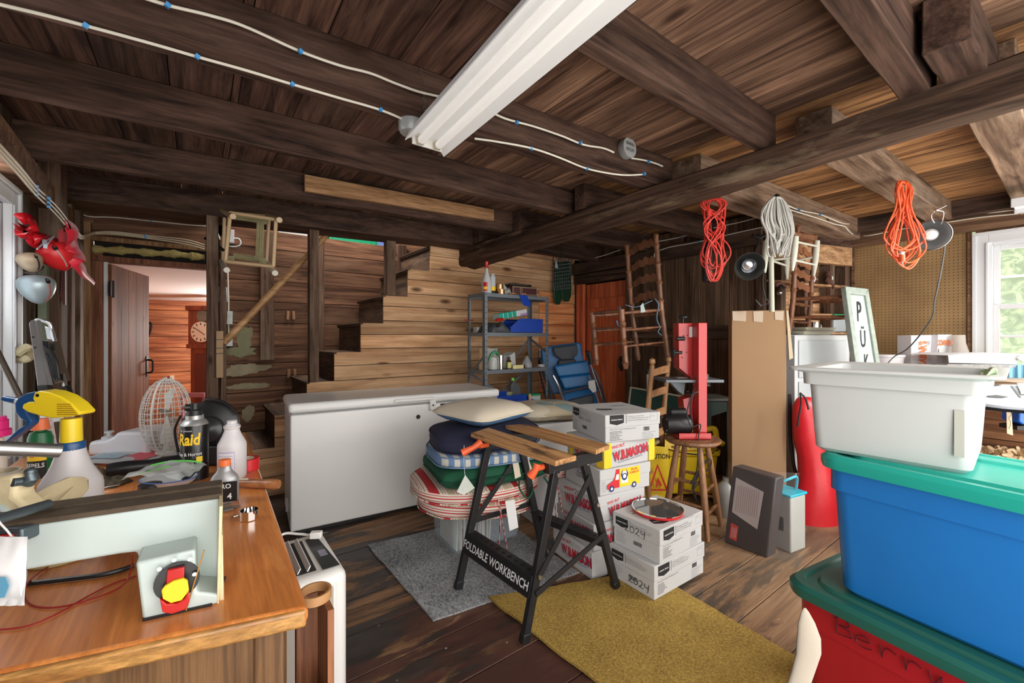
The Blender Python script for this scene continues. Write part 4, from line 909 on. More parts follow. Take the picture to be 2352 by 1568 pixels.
def shelf(k0, k1, t0, t1, lab=False):
	a0, a1, b0, b1 = on(k0, t0), on(k0, t1), on(k1, t0), on(k1, t1); o_ = V(-0.022, 0, 0) if lab else V(0.022, 0, 0)
	mb = M(); q = V(0.004, 0, 0)
	mb.hexa([a1 + o_, b1 + o_, b1 + o_ + q, a1 + o_ + q, a0 + o_, b0 + o_, b0 + o_ + q, a0 + o_ + q])
	d = V(0.055 if lab else -0.055, 0, 0); mb.hexa([a0 + o_ - V(0, 0, 0.003), b0 + o_ - V(0, 0, 0.003), b0 + o_ + d - V(0, 0, 0.003), a0 + o_ + d - V(0, 0, 0.003), a0 + o_, b0 + o_, b0 + o_ + d, a0 + o_ + d])
	o = mb.build('tool_shelf', wbm, wk, w=1, bevel=0.001)
	for i in range(10):
		t = (i + 0.5) / 10; p = (a0 + o_).lerp(b0 + o_, 0.06 + 0.88 * t) + d * 0.5
		mb = M().cyl(p + V(0, 0, 0.0004), p + V(0, 0, 0.001), 0.0105 if i % 2 else 0.013, seg=12); mb.build('hole', mat('hole_dark', (0.004, 0.004, 0.004), 0.9), o)
	if lab:
		dn = (b0 - a0).normalized(); mid = (a0 + a1 + b0 + b1) / 4 + o_
		text('FOLDABLE WORKBENCH', 0.052, mid, dn, (a0 - a1).normalized() * 1.0, whiteink, o, bold=0.018, sx=0.83, push=0.006)
	return o
shelf('c', 'a', 0.62, 0.75, True); shelf('d', 'b', 0.60, 0.71)
orange = mat('orange_plastic', (0.85, 0.13, 0.04), 0.4)
for (y_, x_) in ((1.80, 1.135), (1.355, 1.14)):
	h_ = M(); h_.cyl((x_ + 0.05, y_, zt - 0.05), (x_, y_, zt - 0.05), 0.013).tube([(x_, y_, zt - 0.035), (x_ - 0.01, y_, zt - 0.055), (x_ - 0.02, y_ + 0.02, zt - 0.085)] if y_ < 1.5 else [(x_ + 0.01, y_, zt - 0.03), (x_ - 0.03, y_ + 0.01, zt - 0.055), (x_ - 0.085, y_ + 0.03, zt - 0.078)], lambda t: 0.020 - 0.006 * math.sin(t * PI), 10)
	h_.build('crank_handle', orange, wk, w=1)
M().tube([(1.06, 1.825, zt - 0.04), (1.055, 1.82, zt - 0.12), (1.06, 1.815, zt - 0.19)], 0.0012, 5).build('hang_tag_string', whiteink, wk, w=1)
M().prism([(1.06, 1.815, zt - 0.185), (1.03, 1.845, zt - 0.27), (1.055, 1.82, zt - 0.285), (1.10, 1.79, zt - 0.25)], (0.002, 0.002, 0)).build('hang_tag', mat('tag_paper', (0.68, 0.72, 0.66), 0.7), wk, w=1)

# === cushions on a file bin
clr = mat('clear_plastic', (0.62, 0.72, 0.80), 0.15, alpha=0.2, var=0.02); paperw = mat('paper_sheets', (0.7, 0.68, 0.6), 0.8, var=0.2, scale=60)
fb = thing('file_bin', 'clear plastic bin full of paper folders on the grey rug under the cushions', 'storage bin', (1.165, 2.145, 0.009), math.radians(-4))
tub(fb, 0.50, 0.34, 0.29, clr, None, 0.9, r=0.02)
pcol = [(0.75, 0.73, 0.66), (0.30, 0.34, 0.22), (0.72, 0.55, 0.5), (0.78, 0.75, 0.6), (0.5, 0.3, 0.25), (0.8, 0.8, 0.78)]
k_ = 0; x = 0.05
while x < 0.27:
	c_ = pcol[k_ % 6]; f_ = M(); w0 = random.uniform(0.004, 0.011); tp = 0.25 + random.uniform(-0.02, 0.02); ln = random.uniform(-0.012, 0.012)
	f_.hexa([(x, 0.045, 0.015), (x + w0, 0.045, 0.015), (x + w0, 0.29, 0.015), (x, 0.29, 0.015), (x + ln, 0.035, tp), (x + w0 + ln, 0.035, tp), (x + w0 + ln, 0.30, tp), (x + ln, 0.30, tp)])
	o = f_.build('paper_folder', mat('folder_%d' % (k_ % 6), c_, 0.8), None); o.parent = None
	o.location = fb.location; o.rotation_euler = fb.rotation_euler
	tag(o, 'paper folder standing upright in the clear bin under the striped cushions', 'folder', 'paper folders in the clear bin'); x += w0 + 0.003; k_ += 1
M().hexa([(0.36, 0.06, 0.02), (0.38, 0.06, 0.02), (0.38, 0.28, 0.02), (0.36, 0.28, 0.02), (0.38, 0.06, 0.25), (0.40, 0.06, 0.25), (0.40, 0.28, 0.25), (0.38, 0.28, 0.25)])
def pad(name, label, cat, loc, rz, lx, ly, h, ms, power=2.6, puff=0.15, knife=False, group=None, tilt=(0, 0), sag=0.0, seg=48, dent=0.0):
	"""cushion: ms = (top, side)"""
	r = thing(name, label, cat, loc, 0, group, rot=(tilt[0], tilt[1], math.radians(rz)))
	def sup(a, s):
		c, d = math.cos(a), math.sin(a); return V(lx / 2 * s * math.copysign(abs(c) ** (2 / power), c), ly / 2 * s * math.copysign(abs(d) ** (2 / power), d), 0)
	def ring(s, z): 
		out = []
		for k in range(seg):
			p = sup(2 * PI * k / seg, s); w = nz3(V(p.x * 6 + lx * 50, p.y * 6, z * 4)) * 0.008; out.append(p + V(0, 0, z + w * s + sag * (p.x / lx) ** 2))
		return out
	if knife: prof = [(0.02, 0), (0.5, 0.02 * h), (0.8, 0.16 * h), (0.94, 0.34 * h), (1.0, 0.5 * h)], [(1.0, 0.5 * h), (0.94, 0.66 * h), (0.8, 0.84 * h), (0.5, 0.98 * h), (0.02, h)]
	else: prof = [(0.02, 0.02), (0.6, 0.0), (0.9, 0.0), (0.97, 0.03 * h), (1.0, 0.2 * h), (1.01, 0.5 * h), (1.0, 0.82 * h)], [(1.0, 0.82 * h), (0.97, 0.96 * h), (0.85, h * (1 + puff * 0.4)), (0.5, h * (1 + puff)), (0.02, h * (1 + puff - dent))]
	a = M().rings([ring(s, z) for s, z in prof[0]]); a.build('cushion_side', ms[1], r, sharp=1.2)
	b = M().rings([ring(s, z) for s, z in prof[1]]); b.build('cushion_top', ms[0], r, sharp=1.2)
	for z in ((0.05 * h, 0.88 * h) if not knife else (0.5 * h,)):
		M().tube([p + V(0, 0, 0) for p in ring(1.005, z)], 0.004 if not knife else 0.005, 6, closed=True).build('piping', ms[2] if len(ms) > 2 else ms[0], r)
	return r
R_, Wt, Bg = (0.55, 0.03, 0.035), (0.78, 0.72, 0.62), (0.55, 0.43, 0.30)
st_top = stripes('red_stripe_top', 'X', 0.30, [(0.0, R_), (0.16, Wt), (0.19, Bg), (0.215, Wt), (0.24, R_), (0.25, Wt), (0.28, Bg), (0.40, Wt), (0.42, R_), (0.43, Wt), (0.45, R_), (0.46, Wt), (0.48, R_), (0.60, Wt), (0.63, Bg), (0.65, Wt), (0.68, Bg), (0.70, Wt), (0.73, Bg), (0.83, Wt), (0.87, R_), (0.88, Wt), (0.9, R_), (0.91, Wt), (0.94, R_), (0.95, Wt)], 0.1)
st_side = stripes('red_stripe_side', 'Z', 0.030, [(0.0, R_), (0.22, Wt), (0.5, R_), (0.62, Wt)], 0.0)
pad('chair_cushion', 'round red and cream striped cushion, lowest of the pile on the clear bin', 'cushion', (1.36, 2.19, 0.305), -30, 0.70, 0.62, 0.085, (st_top, st_side), 2.3)
pad('chair_cushion', 'round red and cream striped cushion just under the folded green one', 'cushion', (1.345, 2.18, 0.398), -12, 0.76, 0.62, 0.07, (st_top, st_side), 2.3)
pad('chair_cushion', 'small red and cream striped cushion sticking out behind the pile beside the boxes', 'cushion', (1.83, 1.98, 0.40), 20, 0.16, 0.14, 0.08, (st_top, st_side), 2.6)
gr = mat('dark_green_canvas', (0.006, 0.085, 0.040), 0.85, var=0.15, bump=0.1); navy = mat('navy_canvas', (0.022, 0.024, 0.06), 0.85, var=0.15, bump=0.1)
gp = thing('folded_cushion', 'dark green canvas cushion folded double under the blue striped one', 'cushion', (1.36, 2.11, 0.478), math.radians(-12)); gp.scale = (1.1, 1.1, 0.82)
mb = M(); rr = []; K = 26
for i in range(K + 1):
	t = i / K; s_ = t * 2 - 1; y = -0.23 + 0.46 * t; ring = []
	for k in range(40):
		a = 2 * PI * k / 40; q = 3.2; c, d = math.cos(a), math.sin(a); e = (1 - abs(s_) ** 6) ** 0.25
		X_ = 0.29 * math.copysign(abs(c) ** (2 / q), c) * (0.85 + 0.15 * e); Zz = 0.07 + 0.07 * math.copysign(abs(d) ** (2 / q), d) * (0.4 + 0.6 * e)
		if c > 0.0: Zz = 0.07 + (Zz - 0.07) * (1 - 0.25 * math.exp(-((d) * 5) ** 2))
		pinch = 0.022 * math.exp(-((Zz - 0.07) / 0.012) ** 2) * (1 if c > -0.3 else 0)
		ring.append(V(X_ * (1 - pinch), y + 0.006 * nz3(V(a * 2, t * 4, 1)), Zz + 0.006 * nz3(V(X_ * 8, y * 8, 3))))
	rr.append(ring)
mb.rings(rr); mb.build('cushion_body', gr, gp, sharp=1.3)
M().tube(smoothpts([(-0.30, 0.1, 0.075), (-0.292, -0.1, 0.07), (-0.27, -0.235, 0.072), (0.0, -0.243, 0.07), (0.27, -0.235, 0.07)], 6), 0.006, 8).build('fold_shade', mat('green_shadow_cloth', (0.004, 0.05, 0.025), 0.9), gp)  # darker green tube stands in for the shade in the fold
M().tube(smoothpts([(0.10, -0.235, 0.02), (0.09, -0.26, -0.02), (0.13, -0.26, -0.09), (0.16, -0.25, -0.07), (0.17, -0.25, -0.03)], 5), 0.005, 6).tube(smoothpts([(0.24, -0.23, 0.02), (0.26, -0.26, -0.05), (0.24, -0.26, -0.18)], 5), 0.006, 6).build('tie_strap', gr, gp)
Bl, Cr = (0.16, 0.27, 0.46), (0.66, 0.64, 0.56)
bs_side = stripes('blue_stripe_side', 'X', 0.052, [(0.0, Bl), (0.5, Cr)]); bs_top = stripes('blue_stripe_top', 'X', 0.052, [(0.0, Bl), (0.5, Cr)])
pd = pad('chair_cushion', 'blue and cream striped box cushion with loose ties under the navy one', 'cushion', (1.345, 2.11, 0.596), -12, 0.61, 0.52, 0.058, (bs_top, bs_side, mat('blue_piping', Bl, 0.8)), 3.4)
creamc = mat('cream_cotton', (0.70, 0.62, 0.49), 0.9, var=0.06)
mb = M()
for (x_, z_, dx) in ((0.08, 0.03, 0.0), (0.14, 0.03, 0.02)): mb.prism([(x_, -0.252, z_), (x_ + 0.035, -0.252, z_), (x_ + 0.045 + dx, -0.275, z_ - 0.10), (x_ + 0.01 + dx, -0.275, z_ - 0.11)], (0, 0.003, 0))
mb.build('tie_tape', creamc, pd)
for (x_, z0, z1, dx) in ((-0.02, -0.15, -0.50, 0.06), (0.0, -0.16, -0.42, -0.02), (0.30, -0.05, -0.32, 0.03), (0.32, -0.05, -0.30, 0.05)): M().tube(smoothpts([(x_, -0.29, z0 - 0.02), (x_ + dx * 0.5, -0.305, (z0 + z1) / 2), (x_ + dx, -0.30, z1)], 5), 0.006, 6, flat=0.3).build('striped_tie', stripes('tie_stripe', 'X', 0.006, [(0, Cr), (0.5, R_)]), pd)
mb = M().prism([(0.02, -0.30, -0.18), (0.075, -0.30, -0.18), (0.085, -0.325, -0.32), (0.035, -0.325, -0.33)], (0, 0.002, 0)); mb.build('care_label', whiteink, pd)
pad('seat_cushion', 'plump navy canvas cushion under the cream throw pillow', 'cushion', (1.37, 2.12, 0.674), -14, 0.62, 0.52, 0.078, (navy, navy, navy), 3.0, puff=0.3, tilt=(0.03, -0.04))
pad('throw_pillow', 'cream throw pillow with a blue quilted underside on top of the cushion pile', 'pillow', (1.39, 2.16, 0.782), 10, 0.48, 0.46, 0.115, (creamc, mat('blue_quilting', (0.10, 0.22, 0.42), 0.85, var=0.2, scale=30, bump=0.4), creamc), 6.5, knife=True, tilt=(0.02, -0.02))
# leaf-patterned pillow behind
def leafcloth():
	m, n, L, p = _new('leaf_cloth'); tc = n.new('ShaderNodeTexCoord'); vo = n.new('ShaderNodeTexVoronoi'); vo.inputs['Scale'].default_value = 9; vo.inputs['Randomness'].default_value = 0.9; L.new(tc.outputs['Object'], vo.inputs['Vector'])
	sp = n.new('ShaderNodeSeparateColor'); L.new(vo.outputs['Color'], sp.inputs[0]); r = ramp(n, [(0.0, (0.52, 0.44, 0.31)), (0.45, (0.60, 0.54, 0.42)), (0.62, (0.22, 0.33, 0.34)), (0.78, (0.45, 0.28, 0.18)), (0.9, (0.6, 0.55, 0.44))]); r.color_ramp.interpolation = 'CONSTANT'; L.new(sp.outputs[0], r.inputs[0]); L.new(r.outputs[0], p.inputs['Base Color']); p.inputs['Roughness'].default_value = 0.9; return m
lc = leafcloth()
cb = carton('plain white box behind the cushion pile holding up the leaf patterned pillow', (1.84, 2.22, 0.001), -10, 0.5, 0.42, 0.68, 0.2)
pad('throw_pillow', 'pale pillow with a leaf pattern lying behind the jaws of the workbench', 'pillow', (2.08, 2.36, 0.685), -20, 0.55, 0.50, 0.12, (lc, lc, lc), 5, knife=True)

# === stool with band saw
oak = wood('stool_wood', (0.20, 0.085, 0.035), (0.42, 0.21, 0.095), 'Z', 18, 1.2, 0.15, rough=0.4, bump=0.1)
oakx = wood('stool_seat_wood', (0.16, 0.07, 0.03), (0.34, 0.16, 0.075), 'X', 16, 1.2, 0.05, rough=0.45, bump=0.1)
sc_ = at(1590, 1003, z=0.61); SX, SY = sc_.x, sc_.y
stl = thing('bar_stool', 'round wooden stool with turned legs standing before the yellow mop bucket', 'stool', (SX, SY, 0), math.radians(12))
M().lathe([(0.0, 0.575), (0.165, 0.577), (0.178, 0.59), (0.176, 0.606), (0.16, 0.612), (0.0, 0.606)], seg=40).build('seat', oakx, stl)
LG = []
for q in range(4):
	a = PI / 4 + q * PI / 2; t0 = V(0.10 * math.cos(a), 0.10 * math.sin(a), 0.578); b0 = V(0.20 * math.cos(a), 0.20 * math.sin(a), 0.0); LG.append((t0, b0))
	M().tube([b0.lerp(t0, k / 12) for k in range(13)], lambda t: 0.014 + 0.008 * math.sin(t * PI * 0.9) , 12).build('leg', oak, stl)
for q in range(4):
	for t in ((0.42, 0.66) if q % 2 else (0.50, 0.74)):
		p = LG[q][0].lerp(LG[q][1], t); r_ = LG[(q + 1) % 4][0].lerp(LG[(q + 1) % 4][1], t); M().tube([p.lerp(r_, k / 8) for k in range(9)], lambda t: 0.008 + 0.004 * math.sin(t * PI), 10).build('rung', oak, stl)
redp = mat('red_enamel', (0.50, 0.010, 0.009), 0.3, var=0.04, coat=0.3)
bz = 0.613; col = at(1607, 1000, z=bz + 0.01)
bs = thing('band_saw', 'small red band saw with a black motor clamped on the wooden stool', 'band saw', (col.x, col.y, bz), math.radians(0))
fw = V(-_s, -_c, 0) ; 
bs.rotation_euler = (0, 0, -YAW)      # local x to the right of the view, local y away
M().box((-0.165, -0.07, 0.0), (0.045, -0.062, 0.04)).box((-0.165, -0.07, 0.0), (0.045, 0.12, 0.006)).build('base_plate', redp, bs, bevel=0.001)
M().box((-0.028, -0.045, 0.0), (0.03, 0.045, 0.765)).build('column', redp, bs, bevel=0.003)
M().prism([(-0.125, 0.045, 0.765), (-0.028, 0.045, 0.765), (-0.028, 0.045, 0.36), (-0.045, 0.045, 0.40), (-0.12, 0.045, 0.46)], (0, 0.10, 0)).build('wheel_housing', redp, bs, bevel=0.002)
M().prism([(-0.10, 0.03, 0.25), (-0.028, 0.03, 0.27), (-0.028, 0.03, 0.10), (-0.08, 0.03, 0.10)], (0, 0.10, 0)).build('lower_housing', redp, bs, bevel=0.002)
mt = M().lathe([(0, 0), (0.062, 0.0), (0.066, 0.012), (0.066, 0.15), (0.06, 0.165), (0, 0.165)], o=(-0.225, 0.02, 0.085), axis=(1, 0, 0), seg=28).build('motor', black, bs)
M().lathe([(0, 0), (0.026, 0.0), (0.028, 0.01), (0.028, 0.1), (0, 0.11)], o=(-0.19, 0.02, 0.165), axis=(1, 0, 0), seg=20).build('capacitor', black, mt)
for k in range(4):
	a = PI / 4 + k * PI / 2; M().ball((-0.226, 0.02 + 0.052 * math.cos(a), 0.085 + 0.052 * math.sin(a)), 0.005, 8).build('bolt', steel, mt)
tb = M().box((-0.23, -0.01, 0.365), (0.16, 0.22, 0.385)).build('table', greymetal, bs, bevel=0.003)
M().prism([(-0.18, 0.06, 0.365), (-0.07, 0.06, 0.365), (-0.08, 0.06, 0.27), (-0.12, 0.06, 0.30)], (0, 0.05, 0)).build('trunnion', greymetal, bs, bevel=0.002)
M().obox((-0.03, 0.12, 0.388), (0.16, 0.06, 0.003)).build('leaflet', whiteink, bs)
M().cyl((0.06, 0.05, 0.33), (0.06, 0.075, 0.41), 0.035).build('guide_wheel', black, bs)
kn = M().cyl((-0.075, 0.09, 0.765), (-0.075, 0.09, 0.80), 0.006).lathe([(0, 0), (0.03, 0.002), (0.032, 0.012), (0.02, 0.02), (0, 0.022)], o=(-0.075, 0.09, 0.80), seg=14).build('tension_knob', black, bs)
M().cyl((-0.14, 0.04, 0.66), (-0.085, 0.04, 0.66), 0.014).build('side_knob', black, bs)
mb = M().cyl((-0.16, 0.05, 0.565), (-0.10, 0.05, 0.565), 0.012); mb.lathe([(0, 0), (0.03, 0), (0.03, 0.012), (0, 0.012)], o=(-0.165, 0.05, 0.565), axis=(1, 0, 0), seg=8); mb.build('guide_knob', black, bs)
M().box((-0.052, 0.043, 0.67), (-0.03, 0.0445, 0.74)).build('sticker', whiteink, bs)
for (x_, z_) in ((-0.09, 0.68), (-0.065, 0.68), (-0.06, 0.66), (-0.07, 0.565), (-0.06, 0.30), (-0.1, 0.53)): M().ball((x_, 0.043, z_), 0.005, 8).build('bolt', steel, bs)
M().tube(smoothpts([(-0.04, 0.0, 0.34), (-0.075, -0.06, 0.30), (-0.115, -0.075, 0.18), (-0.09, -0.08, 0.09), (-0.03, -0.08, 0.1), (-0.045, -0.085, 0.02), (-0.055, -0.10, -0.1), (-0.065, -0.10, -0.20), (-0.10, -0.1, -0.28), (-0.06, -0.10, -0.23), (0.01, -0.1, -0.12), (0.03, -0.1, -0.15), (-0.02, -0.1, -0.22), (-0.09, -0.1, -0.32), (-0.07, -0.1, -0.23), (-0.01, -0.1, -0.13), (-0.03, -0.1, -0.18), (-0.08, -0.1, -0.29), (-0.08, -0.1, -0.34)], 7), 0.0042, 8).build('power_cord', cableb, bs)
M().cyl((-0.08, -0.1, -0.345), (-0.065, -0.1, -0.385), 0.011).build('plug', black, bs)
M().tube(smoothpts([(-0.03, -0.05, 0.31), (-0.07, -0.06, 0.29), (-0.09, -0.07, 0.20), (-0.08, -0.075, 0.11)], 6), 0.0042, 8).build('motor_cable', cableb, bs)

# === chairs
def ladder_chair(name, label, cat, loc, rz, mt_, H=1.05, Wb=0.40, D=0.36, seat_z=0.43, slats=4, fins='turned', wavy=0.05, r=0.017, seatm=None, rungs=2, lean=0.09, front_h=None, Wf=None, rot=None, ladd=None):
	"""origin at the floor between the back legs, +y backrest side away, front at -y"""
	c = thing(name, label, cat, loc, 0, rot=rot if rot else (0, 0, math.radians(rz)))
	Wf = Wf or Wb * 1.15; fh = front_h or seat_z + 0.03
	def turned(p0, p1, segs, r0, rings_at, foot=True):
		pts = [Vector(p0).lerp(Vector(p1), k / segs) for k in range(segs + 1)]
		def rad(t):
			q = r0 * (1 + 0.06 * math.sin(t * 20))
			for c_ in rings_at:
				d = abs(t - c_)
				if d < 0.022: q *= 1.25 - 0.5 * abs(math.sin((t - c_) * 220))
			if foot and t < 0.06: q *= 0.6 + t * 6
			return q
		return M().tube(pts, rad, 12)
	for s_ in (-1, 1):
		rl = turned((s_ * Wb / 2, 0.03, 0), (s_ * Wb / 2, 0.0, seat_z), 24, r, (0.5,) if fins == 'turned' else ())
		rl.tube([V(s_ * Wb / 2, lean * ((k / 40) ** 1.4), seat_z + (H - seat_z) * k / 40) for k in range(41)], (lambda t: r * (0.95 + 0.35 * (abs((t * 4) % 1 - 0.5) < 0.05) - 0.1 * t)) if fins == 'turned' else (lambda t: r * (1.15 - 0.25 * t)), 12)
		ob = rl.build('rear_post', mt_, c)
		if fins == 'ball': M().lathe([(0.006, -0.01), (0.009, 0), (r * 1.15, 0.02), (r * 1.0, 0.045), (0.0, 0.058)], o=(s_ * Wb / 2, lean, H), seg=16).build('finial', mt_, ob)
		else: M().lathe([(r * 0.9, -0.01), (r * 0.6, 0.0), (r * 1.1, 0.012), (r * 0.5, 0.03), (0, 0.036)], o=(s_ * Wb / 2, lean, H), seg=14).build('finial', mt_, ob)
		turned((s_ * Wf / 2, -D, 0), (s_ * Wf / 2, -D, fh), 60, r * 1.05, (0.1, 0.42, 0.48, 0.72, 0.78) if fins == 'turned' else ()).build('front_leg', mt_, c)
	for i in range(slats):
		z = seat_z + 0.10 + (H - seat_z - 0.16) * (i / max(slats - 1, 1)) ; t = (z - seat_z) / (H - seat_z); yb = lean * t ** 1.4; N = 24; hh = 0.05
		top = []; bot = []
		for k in range(N + 1):
			u = k / N * 2 - 1; bow = 0.035 * (1 - u * u); arch = wavy * (1 - u * u) + (0.012 * math.cos(u * PI * 4) if wavy > 0.04 else 0)
			top.append(V(u * (Wb / 2 - 0.004), yb + bow, z + hh * 0.5 + arch * 0.9)); bot.append(V(u * (Wb / 2 - 0.004), yb + bow, z - hh * 0.45 + arch * 0.55))
		M().prism(top + bot[::-1], (0, 0.011, 0)).build('slat', mt_, c, bevel=0.002)
	def rung(a, b, r_=0.008): M().tube([Vector(a).lerp(Vector(b), k / 10) for k in range(11)], lambda t: r_ * (0.8 + 0.6 * math.sin(t * PI)), 10).build('rung', mt_, c)
	for (z, fw_) in ((seat_z, 1), (seat_z - 0.14, 1), (seat_z - 0.27, 1))[:rungs + 1]:
		rr_ = 0.011 if z == seat_z else 0.008
		for s_ in (-1, 1): rung((s_ * Wf / 2, -D, z), (s_ * Wb / 2, 0.01, z), rr_)
		rung((-Wf / 2, -D, z + 0.02), (Wf / 2, -D, z + 0.02), rr_); rung((-Wb / 2, 0.01, z - 0.03), (Wb / 2, 0.01, z - 0.03), rr_)
	if seatm: M().hexa([(-Wf / 2, -D - 0.01, seat_z), (Wf / 2, -D - 0.01, seat_z), (Wb / 2, 0, seat_z), (-Wb / 2, 0, seat_z), (-Wf / 2, -D - 0.01, seat_z + 0.03), (Wf / 2, -D - 0.01, seat_z + 0.03), (Wb / 2, 0, seat_z + 0.03), (-Wb / 2, 0, seat_z + 0.03)]).build('seat', seatm, c, bevel=0.012)
	return c
darkch = wood('dark_turned_wood', (0.15, 0.06, 0.028), (0.42, 0.19, 0.10), 'Z', 14, 1.0, 0.2, rough=0.35, bump=0.05, fine=0.3)
brch = wood('brown_turned_wood', (0.13, 0.045, 0.02), (0.34, 0.14, 0.065), 'Z', 14, 1.0, 0.2, rough=0.35, bump=0.05, fine=0.3)
natch = wood('natural_turned_wood', (0.38, 0.18, 0.075), (0.60, 0.33, 0.16), 'Z', 14, 1.0, 0.1, rough=0.4, bump=0.05, fine=0.3)
whch = mat('worn_white_paint', (0.66, 0.66, 0.56), 0.6, var=0.18, scale=30)
# natural ladder-back chair behind the boxes, seen nearly side-on
b = at(1483, 830, d=3.15); a = at(1521, 832, d=3.42); ang = math.degrees(math.atan2(b.y - a.y, b.x - a.x))
ladder_chair('ladder_back_chair', 'natural wood ladder-back chair with ball finials standing behind the box column', 'chair', (0, 0, 0), ang, natch, H=1.075, Wb=(b - a).xy.length, D=0.36, slats=4, fins='ball', wavy=0.028, r=0.02, lean=0.05, seatm=mat('rush_seat', (0.42, 0.30, 0.15), 0.9, var=0.3, scale=80)).location = ((a.x + b.x) / 2, (a.y + b.y) / 2, 0)
# dark ladder-back chair hung up from the joist
a = at(1460, 560, d=3.95); b = at(1528, 548, d=3.55)
ang = math.atan2(b.y - a.y, b.x - a.x); wdt = (b - a).xy.length; zt_ = (a.z + b.z) / 2 + 0.02
hc = ladder_chair('hanging_chair', 'dark turned ladder-back chair without a seat hanging by the red door', 'chair', (0, 0, 0), 0, darkch, H=1.06, Wb=wdt, Wf=wdt * 1.12, D=0.40, seat_z=0.45, slats=4, r=0.023, lean=-0.0, wavy=0.055)
hc.location = ((a.x + b.x) / 2, (a.y + b.y) / 2, zt_ - 1.09); hc.rotation_euler = (math.radians(5), 0, ang)
strapb = mat('pale_blue_strap', (0.22, 0.42, 0.62), 0.7)
mb = M()
mb.tube(smoothpts([at(u, v, d=3.35) for u, v in ((1504, 686), (1512, 700), (1508, 730), (1515, 752), (1511, 762), (1519, 770))], 5), 0.012, 6, flat=0.25)
mb.build('blue_strap', strapb, hc, w=1)
mb = M().tube(smoothpts([at(u, v, d=3.35) for u, v in ((1436, 700), (1455, 705), (1472, 702), (1485, 696), (1498, 690))], 5), 0.009, 6, flat=0.3)
mb.build('blue_strap', strapb, hc, w=1)
mb = M().tube(smoothpts([at(u, v, d=3.4) for u, v in ((1424, 703), (1425, 735), (1424, 748), (1419, 745), (1417, 736))], 5), 0.008, 6, flat=0.35)
mb.build('blue_strap', mat('deep_blue_strap', (0.08, 0.2, 0.36), 0.7), hc, w=1)
tg = [at(u, v, d=3.3) for u, v in ((1477, 695), (1483, 716), (1472, 718), (1471, 702))]
M().prism(tg, (0.002, 0.002, 0)).build('paper_tag', mat('pale_tag', (0.5, 0.6, 0.6), 0.7), hc, w=1)

# === blue folding recliner
def L3(u, v, d): return at(u, v, d=d)
blf = mat('blue_nylon', (0.012, 0.15, 0.40), 0.45, var=0.12, bump=0.15); gyf = mat('grey_nylon', (0.055, 0.062, 0.075), 0.6, var=0.1, bump=0.1)
fc = thing('folding_recliner', 'folded blue padded recliner chair with grey headrest leaning on the pine wall', 'chair', tuple(at(1330, 1010, d=4.1)))
def padp(pts, dp, nm, m_, d_=0.04):
	P_ = [L3(*q) for q in pts]; n_ = AWAY * d_
	mb = M().prism(P_, n_); return mb.build(nm, m_, fc, bevel=0.018, seg=3, w=1)
padp([(1242, 802, 4.4), (1270, 793, 4.4), (1334, 786, 4.4), (1341, 830, 4.4), (1345, 905, 4.35), (1262, 905, 4.35), (1246, 850, 4.4)], 0, 'back_pad', blf)
padp([(1268, 797, 4.33), (1326, 790, 4.33), (1328, 812, 4.3), (1316, 826, 4.3), (1290, 828, 4.3), (1274, 815, 4.3)], 0, 'head_pillow', gyf, 0.05)
padp([(1282, 828, 4.3), (1322, 824, 4.3), (1326, 838, 4.3), (1283, 842, 4.3)], 0, 'lumbar_pad', gyf, 0.05)
padp([(1272, 840, 4.2), (1350, 827, 4.2), (1358, 858, 4.18), (1283, 866, 4.18)], 0, 'seat_pad', blf, 0.06)
padp([(1284, 866, 4.18), (1358, 858, 4.18), (1368, 884, 4.16), (1296, 894, 4.16)], 0, 'seat_pad', blf, 0.06)
padp([(1292, 896, 4.2), (1372, 886, 4.2), (1376, 935, 4.1), (1298, 960, 4.1)], 0, 'leg_pad', blf, 0.04)
padp([(1306, 918, 4.12), (1362, 905, 4.12), (1366, 935, 4.1), (1312, 940, 4.1)], 0, 'foot_panel', gyf, 0.03)
def rod(pts, r_=0.011, m_=None, nm='frame_tube'): M().tube(smoothpts([L3(*q) for q in pts], 5), r_, 8).build(nm, m_ or mat('gunmetal_tube', (0.16, 0.16, 0.17), 0.3, 0.8), fc, w=1)
rod([(1240, 806, 4.4), (1238, 840, 4.35), (1252, 905, 4.2), (1270, 960, 4.1)])
rod([(1246, 850, 4.3), (1262, 905, 4.2), (1283, 962, 4.05)]); rod([(1256, 868, 4.25), (1276, 920, 4.15), (1296, 962, 4.0)])
rod([(1270, 862, 4.12), (1284, 890, 4.1), (1300, 940, 4.0), (1302, 965, 4.0)], 0.014, mat('light_tube', (0.42, 0.43, 0.44), 0.3, 0.8))
rod([(1350, 815, 4.1), (1360, 850, 4.1), (1380, 905, 4.05), (1390, 935, 4.0)]); rod([(1362, 846, 4.1), (1378, 878, 4.1), (1390, 925, 4.0)], 0.013)
rod([(1292, 902, 4.05), (1330, 893, 4.05), (1370, 885, 4.05)])
rod([(1352, 862, 4.08), (1372, 915, 4.02), (1376, 935, 4.0)])
rod([(1346, 812, 4.1), (1352, 811, 4.1), (1357, 836, 4.1)], 0.022, black, 'armrest'); rod([(1236, 826, 4.3), (1241, 828, 4.3), (1246, 845, 4.3)], 0.02, black, 'armrest')
padp([(1351, 875, 4.0), (1366, 872, 4.0), (1370, 898, 4.0), (1362, 902, 4.0), (1352, 890, 4.0)], 0, 'care_label', mat('label_grey_white', (0.6, 0.6, 0.58), 0.8), 0.003)
